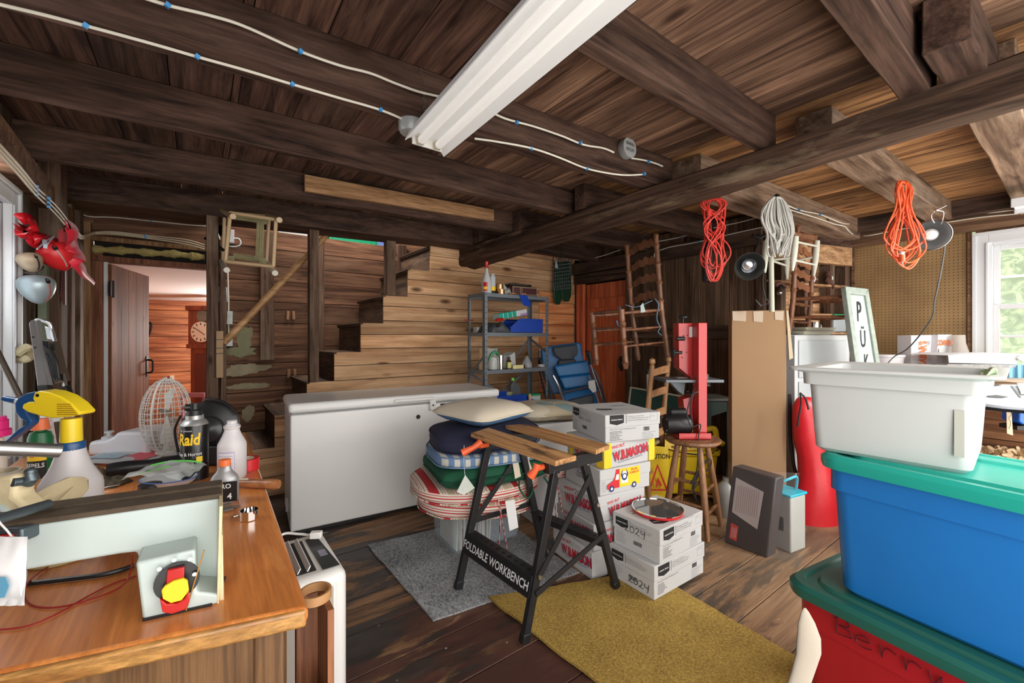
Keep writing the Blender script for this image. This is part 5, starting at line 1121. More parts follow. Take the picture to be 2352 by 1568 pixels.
# === desk
dk = thing('wooden_desk', 'varnished orange wooden desk with a rounded edge covered in tools and bottles', 'desk', (-0.25, 1.6, 0))
TOPZ = 0.76
mb = M()
out = [(0.172, 0.886), (0.215, 2.75), (-0.62, 2.75), (-0.62, 1.09), (-0.248, 1.0)]
mb.prism([V(x, y, TOPZ - 0.032) for x, y in out], (0, 0, 0.032)); mb.build('desk_top', DESK, dk, bevel=0.012, seg=4, w=1)
mb = M(); e0, e1 = V(0.168, 0.892, TOPZ - 0.02), V(-0.62, 1.095, TOPZ - 0.02); mb.bar(e0, e1, 0.012, 0.034); mb.build('edge_strip', DESKE, dk, bevel=0.006, seg=3, w=1)
sd = lambda x, y: V(x, y, 0)
def vpanel(mb, a, b, z0, z1, th=0.02):
	a, b = V(*a, 0), V(*b, 0); n = (b - a).normalized().cross(V(0, 0, 1)) * th
	return mb.hexa([a + V(0, 0, z0), b + V(0, 0, z0), b + n + V(0, 0, z0), a + n + V(0, 0, z0), a + V(0, 0, z1), b + V(0, 0, z1), b + n + V(0, 0, z1), a + n + V(0, 0, z1)])
vpanel(M(), (-0.60, 1.13), (0.10, 0.95), 0.0, TOPZ - 0.034, -0.018).build('side_panel', DESKB, dk, w=1, bevel=0.002)
vpanel(M(), (0.085, 0.945), (0.135, 0.932), 0.0, TOPZ - 0.034, -0.05).build('corner_stile', DESKB, dk, w=1, bevel=0.004)
M().box((0.10, 0.99, 0.02), (0.125, 2.70, TOPZ - 0.034)).build('front_panel', DESKB, dk, w=1, bevel=0.002)
M().box((-0.60, 2.70, 0.0), (0.125, 2.72, TOPZ - 0.034)).build('side_panel', DESKB, dk, w=1, bevel=0.002)

def D(u, v, z=TOPZ): p = at(u, v, z=z); return p
def local(name, label, cat, p, rz=0.0, group=None, s=1.0):
	"""a thing at p whose local x runs to the right of the photo and y away from it"""
	t = thing(name, label, cat, tuple(p), -YAW + math.radians(rz), group); t.scale = (s, s, s); return t

# --- bench jointer
jb = mat('pale_blue_grey_enamel', (0.52, 0.60, 0.58), 0.4, var=0.05, scale=9, bump=0.04); cream = mat('cream_cast_enamel', (0.70, 0.58, 0.36), 0.5, var=0.16, scale=22, bump=0.12)
rust = mat('rusty_cast_iron', (0.10, 0.07, 0.045), 0.75, 0.3, var=0.5, scale=26, bump=0.2); stl_ = mat('turned_steel', (0.42, 0.43, 0.43), 0.3, 0.9, var=0.2); dsteel = mat('blued_steel', (0.12, 0.15, 0.17), 0.4, 0.7, var=0.2)
jd_ = V(-0.981, 0.196, 0).normalized(); jn_ = V(0.035, 0.999, 0).normalized(); J0 = V(0.033, 1.004, TOPZ)
jt = thing('bench_jointer', 'pale blue cast iron bench jointer with a yellow and red switch on the desk', 'jointer', tuple(J0))
def J(s, d, z): return J0 + jd_ * s + jn_ * d + V(0, 0, z)
def jprism(poly, d0, d1, m_, nm, par=None, **k): return M().prism([J(s, d0, z) for s, z in poly], jn_ * (d1 - d0)).build(nm, m_, par or jt, w=1, **k)
jprism([(0.0, 0.0), (0.117, 0.0), (0.135, 0.098), (0.16, 0.100), (0.62, 0.098), (0.62, 0.178), (0.0, 0.184)], 0.075, 0.10, jb, 'body', bevel=0.006, seg=3)
# switch box in front
mb = M(); a = [J(0.0, 0.0, 0.0), J(0.117, 0.0, 0.0), J(0.128, 0.006, 0.107), J(0.038, 0.006, 0.112), J(0.036, 0.004, 0.03), J(0.0, 0.0, 0.018)]; mb.prism(a, jn_ * 0.085); sbx = mb.build('switch_box', jb, jt, bevel=0.005, seg=3, w=1)
jprism([(0.0, 0.0), (0.004, 0.0), (0.0, 0.190), (-0.006, 0.190)], 0.0, 0.165, cream, 'end_flange', bevel=0.001)
jprism([(-0.008, 0.0), (0.0, 0.0), (0.0, 0.13), (-0.006, 0.13)], 0.01, 0.07, cream, 'end_flange', bevel=0.001)
M().prism([J(0.012, -0.003, -0.001), J(0.117, -0.003, -0.001), J(0.117, 0.10, -0.001), J(-0.012, 0.10, -0.001)], (0, 0, 0.006)).build('rubber_pad', black, jt, w=1)
jprism([(-0.005, 0.184), (0.62, 0.178), (0.62, 0.188), (-0.005, 0.194)], 0.068, 0.112, rust, 'table', bevel=0.002)
jprism([(-0.005, 0.187), (0.62, 0.181), (0.62, 0.191), (-0.005, 0.197)], 0.122, 0.165, rust, 'table', bevel=0.002)
jprism([(-0.005, 0.178), (0.62, 0.170), (0.62, 0.182), (-0.005, 0.187)], 0.112, 0.122, black, 'table_slot')
# switch
sc0 = J(0.066, -0.003, 0.062)
def disc(c, r, th, m_, nm, par, seg=28): M().lathe([(0, 0), (r, 0), (r, th), (0, th)], o=c, axis=-jn_, seg=seg).build(nm, m_, par, w=1)
disc(sc0 + jn_ * 0.004, 0.0345, 0.005, black, 'switch_plate', jt)
SP = lambda a, b, d: sc0 - jd_ * a - jn_ * d + V(0, 0, b)
def sprism(pts, d0, d1, m_, nm): M().prism([SP(a, b, d0) for a, b in pts], -jn_ * (d1 - d0)).build(nm, m_, jt, w=1, bevel=0.0012)
sprism([(-0.014, 0.028), (0.012, 0.028), (0.011, 0.0), (-0.016, 0.0)], 0.003, 0.011, redp, 'stop_button')
sprism([(-0.022, -0.004), (-0.017, 0.003), (-0.004, 0.009), (0.010, 0.010), (0.017, 0.004), (0.019, -0.016), (0.008, -0.030), (-0.008, -0.031), (-0.020, -0.020)], 0.010, 0.017, yellink, 'safety_key')
sprism([(-0.024, -0.018), (-0.014, -0.030), (0.0, -0.033), (0.012, -0.028), (0.019, -0.014), (0.020, -0.034), (0.014, -0.047), (-0.006, -0.050), (-0.020, -0.043)], 0.008, 0.020, redp, 'paddle')
for (a_, b_) in ((-0.026, 0.03), (-0.004, 0.042), (0.02, 0.038), (-0.030, 0.0), (0.027, 0.008)): disc(SP(a_, b_, 0.001), 0.0036, 0.003, steel, 'screw', jt, 12)
M().bar(SP(0.042, 0.05, 0.002), SP(0.014, -0.058, 0.002), 0.003, 0.002).build('scratch_streak', mat('varnish_run', (0.36, 0.17, 0.02), 0.5), jt, w=1)
# fence casting and rods
zf = 0.985
pts = [(60, 1206, .83), (30, 1170, .80), (62, 1140, .84), (110, 1112, .88), (150, 1092, .92), (172, 1100, .93), (174, 1124, .90), (150, 1150, .86), (90, 1195, .80), (52, 1212, .80)]
P_ = [at(u, v, d=d) for u, v, d in pts]; mb = M(); mb.prism(P_, (-_s * -0.035, _c * 0.035, -0.01)); mb.build('fence_arm', cream, jt, bevel=0.009, seg=3, w=1, sharp=1.0)
P_ = [at(u, v, d=.80) for u, v in ((-60, 1100), (30, 1090), (34, 1112), (30, 1140), (60, 1165), (64, 1185), (52, 1210), (0, 1180), (-60, 1150))]; M().prism(P_, (_s * 0.04, _c * 0.04, 0)).build('fence_bracket', cream, jt, bevel=0.008, seg=3, w=1)
P_ = [at(u, v, d=.79) for u, v in ((-60, 1150), (0, 1165), (40, 1200), (46, 1215), (0, 1215), (-60, 1190))]; M().prism(P_, (_s * 0.03, _c * 0.03, 0)).build('guard_plate', jb, jt, bevel=0.004, w=1)
def rodw(p0, p1, r, m_, nm, par): a_, b_ = at(*p0[:2], d=p0[2]), at(*p1[:2], d=p1[2]); return M().cyl(a_, b_, r, seg=24).build(nm, m_, par, w=1, bevel=0.001)
rodw((-80, 1026, .70), (138, 1035, .80), 0.0125, stl_, 'guide_rod', jt)
rodw((-70, 1212, .66), (112, 1157, .78), 0.0085, dsteel, 'guide_rod', jt)
M().cyl(at(112.5, 1157, d=.781), at(113.5, 1156.7, d=.783), 0.0035, seg=12).build('rod_hole', black, jt, w=1)
rodw((28, 1108, .80), (62, 1104, .82), 0.008, dsteel, 'clamp_bolt', jt); M().tube([at(64, 1105, d=.82), at(75, 1098, d=.82), at(70, 1085, d=.82)], lambda t: 0.0125 - 0.004 * t, 12).ball(at(70, 1083, d=.82), 0.0095, 12).build('clamp_knob', dsteel, jt, w=1)
P_ = [at(u, v, d=.74) for u, v in ((-60, 1214), (48, 1214), (50, 1246), (-60, 1270))]; M().prism(P_, (_s * 0.03, _c * 0.03, 0)).build('motor_cover', dsteel, jt, bevel=0.004, w=1)
P_ = [at(u, v, d=.735) for u, v in ((-60, 1232), (24, 1228), (34, 1246), (-60, 1252))]; M().prism(P_, (_s * 0.004, _c * 0.004, 0)).build('red_label', redp, jt, w=1)
cp = at(100, 1300, z=TOPZ)
# cable and wires on the desk
tag(M().tube(smoothpts([at(u, v, z=TOPZ + 0.006) for u, v in ((-40, 1350), (60, 1340), (150, 1330), (230, 1320), (280, 1308), (306, 1298))], 6), 0.0052, 8).build('power_cable', cableb), 'thick black power cable running over the desk to the switch box', 'cable')
tag(M().tube(smoothpts([at(u, v, z=TOPZ + 0.003) for u, v in ((-30, 1448), (60, 1438), (130, 1410), (200, 1370), (260, 1340), (305, 1325), (313, 1322))], 6), 0.0017, 6).build('red_wire', mat('red_wire_pvc', (0.30, 0.02, 0.015), 0.4)), 'dark red wire lying in front of the black cable on the desk', 'wire')
tag(M().tube(smoothpts([at(u, v, z=TOPZ + zz) for u, v, zz in ((303, 1272, .09), (300, 1310, .03), (280, 1345, .005), (220, 1372, .003), (140, 1393, .003), (80, 1392, .003), (56, 1370, .003), (62, 1340, .014), (90, 1315, .006), (120, 1296, .004))], 6), 0.0017, 6).build('red_wire', mat('red_wire_pvc', (0.30, 0.02, 0.015), 0.4)), 'looped dark red wire hanging from the jointer body onto the desk', 'wire')
mb = M().lathe([(0.028, 0), (0.06, 0), (0.06, 0.006), (0.028, 0.006)], o=D(135, 1290) + V(0.0, 0.03, 0.001), seg=40, cap=False)
tag(mb.build('cardboard_ring', mat('yellowish_ring', (0.62, 0.48, 0.22), 0.7)), 'flat yellowish ring lying under the jointer body', 'ring')
# cloth tag hanging at the lower rod
hp = at(20, 1180, d=.70)
tg = thing('parts_bag', 'small white cloth bag printed with blue hanging by a string from the jointer rod', 'bag', tuple(hp))
mb = M(); N = 16
def bagp(u, v, s_): 
	p = at(-40 + 104 * u - 8 * v * (u > 0.9), 1232 + 158 * v, d=.655); b = math.sin(PI * min(max(u, 0), 1)) * math.sin(PI * min(v * 1.1, 1)) * 0.014 * s_; w_ = 0.003 * nz3(V(u * 4, v * 4, s_))
	return p - AWAY * (b + w_)
mb.grid(lambda u, v: bagp(u, v, 1), N, N); mb.grid(lambda u, v: bagp(u, v, -0.6), N, N)
bagm = mat('white_muslin', (0.72, 0.70, 0.70), 0.9, var=0.08, bump=0.1); mb.build('bag_cloth', bagm, tg, w=1)
M().prism([at(u, v, d=.638) for u, v in ((-40, 1330), (12, 1325), (20, 1345), (10, 1372), (-40, 1378))], (0.0005, 0.0005, 0)).build('blue_print', mat('sky_print', (0.12, 0.36, 0.55), 0.8), tg, w=1)
M().tube(smoothpts([at(u, v, d=.66) for u, v in ((-20, 1170), (0, 1200), (18, 1220), (32, 1240))], 5), 0.0014, 6).build('draw_string', whiteink, tg, w=1)

# --- bottles
hdpe = mat('natural_bottle_plastic', (0.66, 0.64, 0.66), 0.35, var=0.03); yel = mat('yellow_trigger_plastic', (0.86, 0.63, 0.02), 0.35, var=0.03); bl2 = mat('blue_trigger_plastic', (0.015, 0.075, 0.22), 0.3)
p = at(164, 1130, d=1.05); p.z = TOPZ
sp = local('spray_bottle', 'large frosted spray bottle with a yellow and blue trigger head on the desk', 'spray bottle', p)
px = 1.05 / F
zz = lambda v: (EYE - (v - HY) * px) - TOPZ
prof = [(0.0, 0.0), (0.048, 0.0), (0.053, 0.008), (0.053, 0.035), (zz(1120) * 0 + 0.052, zz(1112))]
M().lathe([(0, 0.0), (0.051, 0.0), (0.059, 0.008), (0.059, zz(1118)), (0.057, zz(1104)), (0.049, zz(1090)), (0.041, zz(1076)), (0.035, zz(1062)), (0.031, zz(1048)), (0.028, zz(1040)), (0.0268, zz(1030)), (0.024, zz(1024)), (0, zz(1024))], seg=32).build('bottle', hdpe, sp)
co = M().lathe([(0, 0), (0.0268, 0), (0.0268, 0.016), (0.024, 0.021), (0, 0.021)], o=(0, 0, zz(1032)), seg=28).build('collar', bl2, sp)
M().lathe([(0.0, 0), (0.0212, 0.0), (0.0206, 0.02), (0.0197, zz(960) - zz(1015)), (0, zz(960) - zz(1015))], o=(0.0, 0, zz(1015)), seg=24).build('neck', yel, sp)
def side(pts, th, nm, m_, par=sp, bev=0.006, dy=0.0, o=164):
	return M().prism([V((u - o) * px, -th / 2 + dy, zz(v)) for u, v in pts], (0, th, 0)).build(nm, m_, par, bevel=bev, seg=3, sharp=1.0)
hd = side([(96, 912), (100, 899), (110, 895), (132, 898), (160, 908), (185, 925), (203, 944), (200, 950), (176, 954), (140, 957), (110, 951), (85, 943), (72, 935), (74, 925), (86, 920), (100, 921)], 0.042, 'trigger_head', yel)
mo = mat('moulded_grille', (0.42, 0.22, 0.01), 0.5)
for k in range(6): M().box(((152 - 164 - k * 1.0 + k * 1) * px, -0.0216, zz(924 + k * 4.6)), ((182 + k * 3.2 - 164) * px, -0.0208, zz(926 + k * 4.6))).build('vent_slot', mo, hd)
M().cyl(((108 - 164) * px, -0.022, zz(905)), ((108 - 164) * px, 0.022, zz(905)), 0.004).build('pivot_pin', black, sp)
side([(98, 900), (90, 898), (70, 902), (52, 912), (44, 925), (46, 945), (56, 958), (68, 966), (66, 975), (50, 985), (30, 1004), (10, 1020), (22, 1016), (44, 1000), (62, 988), (80, 972), (82, 964), (72, 950), (68, 938), (74, 926), (88, 920), (96, 918)], 0.02, 'trigger', bl2, bev=0.005)
M().tube([V((46 - 164) * px, 0, zz(922)), V((40 - 164) * px, 0, zz(921))], 0.008, 12).build('nozzle_ring', hdpe, sp); M().tube([V((40 - 164) * px, 0, zz(921)), V((10 - 164) * px, 0, zz(915))], lambda t: 0.008 - 0.001 * t, 12).build('nozzle', bl2, sp)

def bottle(name, label, cat, u, vb, z, h, prof, m_, seg=24, sx=1.0, d=None, rz=0, sy=1.0):
	p = at(u, vb, d=d) if d else at(u, vb, z=z); p.z = z; r = local(name, label, cat, p, rz)
	M().lathe([(a, b * h) for a, b in prof], seg=seg, sx=sx, sy=sy).build('bottle', m_, r); return r
# wasp spray
rc = bottle('spray_can', 'black wasp spray can with a silver shoulder and yellow lettering on the desk', 'spray can', 447, 1098, TOPZ, 0.2, [(0, 0), (0.043, 0), (0.0435, 0.02), (0.0435, 1.0), (0.040, 1.03), (0, 1.03)], mat('glossy_black_can', (0.012, 0.012, 0.013), 0.25))
M().lathe([(0.0435, 0), (0.041, 0.006), (0.034, 0.016), (0.028, 0.02), (0.028, 0.034), (0, 0.034)], o=(0, 0, 0.2), seg=32).build('silver_shoulder', mat('tin_shoulder', (0.5, 0.5, 0.49), 0.35, 0.7), rc)
sn = M().lathe([(0.024, 0), (0.024, 0.02), (0.015, 0.024), (0.014, 0.045), (0, 0.046)], o=(0, 0, 0.232), seg=20); sn.cyl((-0.01, 0, 0.262), (-0.026, -0.014, 0.264), 0.012); sn.build('spray_nozzle', black, rc)
def curved(s, size, r_, z, m_, par, a0=0.0, bold=0.0, sx=1.0, shear=0.0, name='lettering'):
	"""lettering wrapped round a can of radius r_"""
	o = text(s, size, (0, 0, z), (1, 0, 0), (0, 0, 1), m_, par, name, bold=bold, sx=sx, shear=shear, push=0)
	bm = bmesh.new(); bm.from_mesh(o.data); bmesh.ops.triangulate(bm, faces=bm.faces)
	bmesh.ops.subdivide_edges(bm, edges=[e for e in bm.edges if e.calc_length() > 0.006], cuts=1, use_grid_fill=False)
	for v in bm.verts: a = v.co.x / r_ + a0; v.co = V(r_ * math.sin(a), -r_ * math.cos(a), v.co.z)
	bm.to_mesh(o.data); bm.free(); return o
def wrap(par, r_, z0, z1, a0, a1, m_, nm, n=14):
	M().grid(lambda u, v: V(r_ * math.sin(a0 + (a1 - a0) * u), -r_ * math.cos(a0 + (a1 - a0) * u), z0 + (z1 - z0) * v), n, 1).build(nm, m_, par)
wrap(rc, 0.0441, 0.045, 0.075, -0.6, 0.6, mat('grey_label_panel', (0.35, 0.35, 0.33), 0.6), 'label_panel')
wrap(rc, 0.0441, 0.068, 0.088, 0.75, 1.2, yellink, 'label_panel')
curved('Raid', 0.058, 0.0446, 0.150, yellink, rc, 0.18, bold=0.03, sx=0.72, shear=0.1); curved('Wasp & Hornet', 0.017, 0.0446, 0.098, whiteink, rc, 0.1, bold=0.01, sx=0.85)
curved('HOLD THE ENTIRE NEST', 0.008, 0.0446, 0.066, ink, rc, 0.0); curved('Kills Wasps & Hornets', 0.008, 0.0446, 0.054, ink, rc, 0.0); curved('SC Johnson', 0.009, 0.0446, 0.183, whiteink, rc, 0.0)
# white spray bottle without its head
wb_ = bottle('plastic_bottle', 'white plastic bottle without a cap and with a violet printed label on the desk', 'bottle', 533, 1096, TOPZ, 0.215, [(0, 0), (0.042, 0), (0.0465, 0.03), (0.0465, 0.55), (0.0450, 0.60), (0.0325, 0.72), (0.0255, 0.80), (0.024, 0.84), (0.027, 0.86), (0.027, 0.90), (0.022, 0.905), (0.020, 0.925), (0.0165, 0.93), (0.0165, 0.985), (0.013, 0.99), (0, 0.985)], hdpe, 32)
wrap(wb_, 0.0470, 0.018, 0.105, -0.5, 0.75, mat('violet_label', (0.42, 0.40, 0.58), 0.6, var=0.25, scale=260), 'label', 18)
wrap(wb_, 0.0474, 0.022, 0.101, -0.46, 0.71, mat('label_white', (0.70, 0.68, 0.72), 0.6), 'label', 18)
for z_ in (0.088, 0.078, 0.062, 0.055, 0.048, 0.041, 0.034, 0.028): wrap(wb_, 0.0477, z_, z_ + 0.0028, -0.40, 0.62, mat('violet_label', (0.42, 0.40, 0.58), 0.6), 'label_lines', 14)
# engine oil bottle
stp = bottle('oil_bottle', 'silver engine oil bottle with an orange cap behind the jointer end', 'bottle', 516, 1152, TOPZ, 0.115, [(0, 0), (0.030, 0), (0.034, 0.04), (0.034, 0.62), (0.030, 0.72), (0.020, 0.84), (0.016, 0.90), (0.015, 1.0), (0, 1.0)], mat('silver_plastic', (0.36, 0.36, 0.37), 0.35, 0.4), 24, sx=1.15, sy=0.75, rz=20)
M().lathe([(0, 0), (0.0165, 0), (0.017, 0.004), (0.0165, 0.019), (0, 0.02)], o=(0, 0, 0.115), seg=24).build('cap', mat('orange_cap', (0.85, 0.19, 0.06), 0.45), stp)
M().box((-0.0385, -0.0265, 0.008), (0.040, -0.0255, 0.07)).build('label', black, stp); text('PRO', 0.02, (0.005, -0.027, 0.056), (1, 0, 0), (0, 0, 1), whiteink, stp, bold=0.02); text('4', 0.026, (0.02, -0.027, 0.024), (1, 0, 0), (0, 0, 1), whiteink, stp, bold=0.02)
# green repellent bottle
gb = bottle('repellent_bottle', 'green bottle with an orange cap and a yellow and black label by the window', 'bottle', 95, 1040, TOPZ, 0.16, [(0, 0), (0.030, 0), (0.032, 0.03), (0.032, 0.84), (0.026, 0.94), (0.016, 0.96), (0.016, 1.0), (0, 1.0)], mat('green_bottle', (0.01, 0.14, 0.05), 0.35), 24, d=1.55)
gb.location.z = at(95, 1030, d=1.55).z; gb.location.z = TOPZ + 0.07
M().lathe([(0, 0), (0.024, 0), (0.021, 0.02), (0.019, 0.03), (0, 0.03)], o=(0, 0, 0.158), seg=20).build('cap', mat('orange_cap', (0.85, 0.19, 0.06), 0.45), gb)
wrap(gb, 0.0325, 0.075, 0.115, -0.35, 1.3, yellink, 'label'); wrap(gb, 0.0325, 0.015, 0.075, -0.35, 1.3, ink, 'label'); curved('BONIDE', 0.012, 0.033, 0.106, ink, gb, 0.35, bold=0.01); curved('REPELS', 0.017, 0.033, 0.062, whiteink, gb, 0.35, bold=0.02); curved('25', 0.013, 0.033, 0.090, redink, gb, 0.2, bold=0.02)
# small wooden stand under it so the pot and bottle sit at their heights
pt = local('terracotta_pot', 'upturned terracotta flower pot behind the frosted spray bottle', 'flower pot', at(98, 1112, z=TOPZ))
M().lathe([(0.0, 0.0), (0.058, 0), (0.060, 0.025), (0.053, 0.028), (0.043, 0.085), (0.035, 0.086), (0.0, 0.086)], seg=28).build('pot', mat('terracotta', (0.50, 0.23, 0.085), 0.85, var=0.15), pt)
gb.location = at(93, 1060, d=1.48); gb.location.z = TOPZ + 0.001; gb.scale = (1.0, 1.0, 1.25)
cn = bottle('paint_can', 'small paint tin with a black and white striped label beside the window', 'paint can', 0, 1100, TOPZ, 0.075, [(0, 0), (0.035, 0), (0.035, 0.96), (0.037, 0.98), (0.037, 1.0), (0.031, 1.0), (0.030, 0.95), (0, 0.95)], mat('aged_tin', (0.42, 0.36, 0.26), 0.5, 0.4), 28, d=1.0)
cn.location = at(-2, 1062, d=1.0); cn.location.z = at(0, 1092, d=1.0).z; cn.location.z = TOPZ + 0.001; cn.scale = (1, 1, 2.7)
for k in range(9): wrap(cn, 0.0355, 0.038, 0.062, 0.05 + k * 0.16, 0.05 + k * 0.16 + (0.09 if k % 2 else 0.05), ink, 'label_stripe', 3)
wrap(cn, 0.0354, 0.034, 0.068, -0.3, 1.5, whiteink, 'label')
pk = bottle('foam_can', 'slim white can with a bright pink cap beside the window', 'spray can', -12, 1060, TOPZ, 0.20, [(0, 0), (0.027, 0), (0.027, 0.86), (0.02, 0.95), (0.018, 1.0), (0, 1.0)], mat('cream_can', (0.7, 0.66, 0.6), 0.4), 24, d=1.35)
M().lathe([(0, 0), (0.036, 0), (0.036, 0.02), (0.030, 0.022), (0.030, 0.05), (0.026, 0.052), (0.025, 0.062), (0, 0.062)], o=(0, 0, 0.205), seg=24).build('cap', mat('hot_pink', (0.78, 0.02, 0.22), 0.4), pk)
pk.location.z = TOPZ; pk.scale = (1, 1, 1.0)

# --- loose things on the desk
rt_ = local('pocket_ring', 'round chrome measuring cup with a short handle lying on the bare part of the desk', 'metal cup', D(572, 1192) + V(0, 0, 0.001))
M().lathe([(0.022, 0), (0.023, 0.001), (0.023, 0.026), (0.0215, 0.026), (0.0215, 0.003), (0.0, 0.003), (0.0, 0.0)], seg=40, cap=False).build('cup', chrome, rt_)
M().lathe([(0, 0), (0.0045, 0.001), (0.0045, 0.008), (0.003, 0.010), (0.003, 0.022), (0, 0.024)], o=(-0.022, -0.004, 0.010), axis=(-1, -0.35, -0.12), seg=14).build('handle', chrome, rt_)
rt_.name = 'metal_cup'
dp = bottle('bottle_stopper', 'black screw cap lying at the back of the jointer table', 'cap', 344, 1118, TOPZ + 0.0, 0.018, [(0, 0), (0.023, 0), (0.024, 0.1), (0.023, 0.9), (0.018, 1.0), (0, 1.0)], black, 24, d=1.35); dp.location.z = TOPZ + 0.012
dp.location = D(345, 1128) + V(0, 0, 0.001); dp.scale = (1.4, 1.4, 1.5)
# hammer with its handle over the edge
hm = thing('hammer', 'wooden mallet handle lying across the desk corner and sticking out over the edge', 'mallet', tuple(D(560, 1115)))
a = at(520, 1108, z=TOPZ + 0.016); b = at(641, 1112, z=TOPZ + 0.016); M().tube([a.lerp(b, k / 16) for k in range(17)], lambda t: 0.0125 + 0.0055 * t - 0.004 * (t > 0.97), 16).build('handle', wood('mallet_wood', (0.20, 0.065, 0.025), (0.40, 0.16, 0.06), 'X', 16, 2, 0.1, rough=0.35, fine=0.3, bump=0.03), hm, w=1, label='reddish brown turned wooden handle')
M().prism([a.lerp(b, 0.1) + V(0, -0.008, 0.012), a.lerp(b, 0.42) + V(0, -0.008, 0.014), a.lerp(b, 0.42) + V(0, 0.006, 0.0155), a.lerp(b, 0.1) + V(0, 0.006, 0.0135)], (0, 0, 0.0006)).build('paper_sticker', creamc, hm, w=1)
# red tape roll
tr = local('tape_roll', 'roll of red tape standing on the desk behind the white bottle', 'tape roll', D(566, 1078) + V(0, 0, 0.001))
M().lathe([(0.026, 0), (0.045, 0), (0.045, 0.044), (0.026, 0.044), (0.026, 0)], seg=32, cap=False).build('tape', mat('red_tape', (0.60, 0.02, 0.025), 0.35), tr); M().lathe([(0.0245, 0), (0.026, 0), (0.026, 0.045), (0.0245, 0.045), (0.0245, 0)], seg=32, cap=False).build('core', creamc, tr)
# bowl with a resealable bag in it
bw = local('enamel_bowl', 'shallow white oval dish with a blue rim holding a resealable bag', 'dish', D(388, 1116) + V(0, 0, 0.001))
M().lathe([(0, 0), (0.055, 0.0), (0.078, 0.014), (0.088, 0.028), (0.090, 0.029), (0.088, 0.031), (0.076, 0.017), (0.054, 0.004), (0, 0.004)], seg=40, sx=1.0, sy=0.75).build('dish', paper, bw); M().tube([V(0.089 * math.cos(a), 0.067 * math.sin(a), 0.03) for a in [2 * PI * k / 40 for k in range(40)]], 0.0018, 6, closed=True).build('rim', mat('blue_rim', (0.05, 0.12, 0.4), 0.4), bw)
zb = local('resealable_bag', 'clear resealable bag with bright green edges lying in the white dish', 'bag', D(378, 1122) + V(0, 0, 0.034))
film = mat('clear_film', (0.70, 0.74, 0.72), 0.15, alpha=0.42, var=0.02)
M().grid(lambda u, v: V(-0.12 + 0.21 * u, -0.05 + 0.13 * v, 0.012 + 0.014 * nz3(V(u * 5, v * 4, 2)) + 0.018 * math.sin(u * PI) + 0.01 * v), 26, 16).build('film', film, zb)
lime = mat('lime_strip', (0.13, 0.72, 0.10), 0.4)
M().tube(smoothpts([(-0.09, 0.05, 0.03), (-0.03, 0.062, 0.042), (0.04, 0.06, 0.044), (0.085, 0.055, 0.04)], 6), 0.0028, 6).build('zip_strip', lime, zb)
M().prism([(-0.03, -0.035, 0.036), (0.03, -0.02, 0.046), (0.025, -0.008, 0.046), (-0.05, -0.045, 0.032)], (0, 0, 0.002)).build('green_label', lime, zb)
text('Double zipper reclosable bags', 0.010, (-0.005, 0.03, 0.052), (1, 0.1, 0.05), (-0.1, 1, 0.25), ink, zb)
# paper leaflet
lf = local('leaflet', 'white and red printed leaflet lying at the back of the desk', 'paper', D(265, 1062) + V(0, 0, 0.004))
M().grid(lambda u, v: V(-0.15 + 0.29 * u, -0.06 + 0.20 * v + 0.03 * u, 0.002 + 0.012 * v + 0.006 * math.sin(u * 5)), 20, 8).build('sheet', paper, lf)
M().grid(lambda u, v: V(0.03 + 0.10 * u - 0.05 * (1 - v), -0.05 + 0.19 * v + 0.01 * u, 0.004 + 0.012 * v + 0.006 * math.sin((0.62 + 0.35 * u) * 5)), 10, 6).build('red_print', mat('pinkish_red_print', (0.66, 0.10, 0.12), 0.6), lf)
M().grid(lambda u, v: V(-0.12 + 0.12 * u, 0.0 + 0.07 * v, 0.010 + 0.004 * v + 0.004 * math.sin((0.1 + 0.4 * u) * 5)), 10, 4).build('photo_print', mat('bluegrey_print', (0.36, 0.44, 0.50), 0.6, var=0.4, scale=60), lf)
# black roll, gloves and rag
a = at(246, 1080, z=TOPZ + 0.026); b = at(440, 1055, z=TOPZ + 0.026)
tag(M().tube([a.lerp(b, k / 10) for k in range(11)], lambda t: 0.024 + 0.003 * math.sin(t * 9), 18).build('vinyl_roll', mat('black_vinyl', (0.018, 0.018, 0.02), 0.35)), 'long roll of glossy black vinyl lying on the desk behind the green edged bag', 'roll')
def crumple(name, label, cat, u, v, sx, sy, h, m_, seed, rz=0):
	r = local(name, label, cat, D(u, v) + V(0, 0, 0.001), rz); mb = M()
	def f(a, b):
		x, y = a * 2 - 1, b * 2 - 1; e = max(0, 1 - (abs(x) ** 3 + abs(y) ** 3)); q = 1 + 0.25 * nz3(V(a * 3, b * 3, seed)); return V(x * sx * q, y * sy * q, max(0.001, h * e ** 0.5 * (0.75 + 0.6 * nz3(V(a * 5 + seed, b * 5, seed)))))
	mb.grid(f, 26, 20); mb.build('cloth', m_, r, sub=1, solid=0.002); return r
crumple('work_glove', 'tan leather work glove lying behind the frosted spray bottle', 'glove', 208, 1096, 0.05, 0.05, 0.035, mat('tan_leather', (0.30, 0.21, 0.13), 0.85, var=0.25, scale=20), 3.3)
crumple('oily_rag', 'dark oily rag between the glove and the bagged dish', 'rag', 250, 1112, 0.055, 0.04, 0.03, mat('oily_cloth', (0.075, 0.062, 0.04), 0.8, var=0.5, scale=25, bump=0.4), 7.1)
tag(M().tube(smoothpts([D(u, v) + V(0, 0, 0.008) for u, v in ((222, 1128), (250, 1122), (275, 1118))], 4), 0.002, 6).build('metal_rod', steel), 'thin metal rod lying below the oily rag', 'rod')
gs = crumple('green_sponge', 'small green cloth scrap beside the oil bottle', 'cloth', 526, 1148, 0.016, 0.016, 0.03, mat('green_scrap', (0.02, 0.30, 0.14), 0.8), 5.2)
gs.name = 'green_cloth'
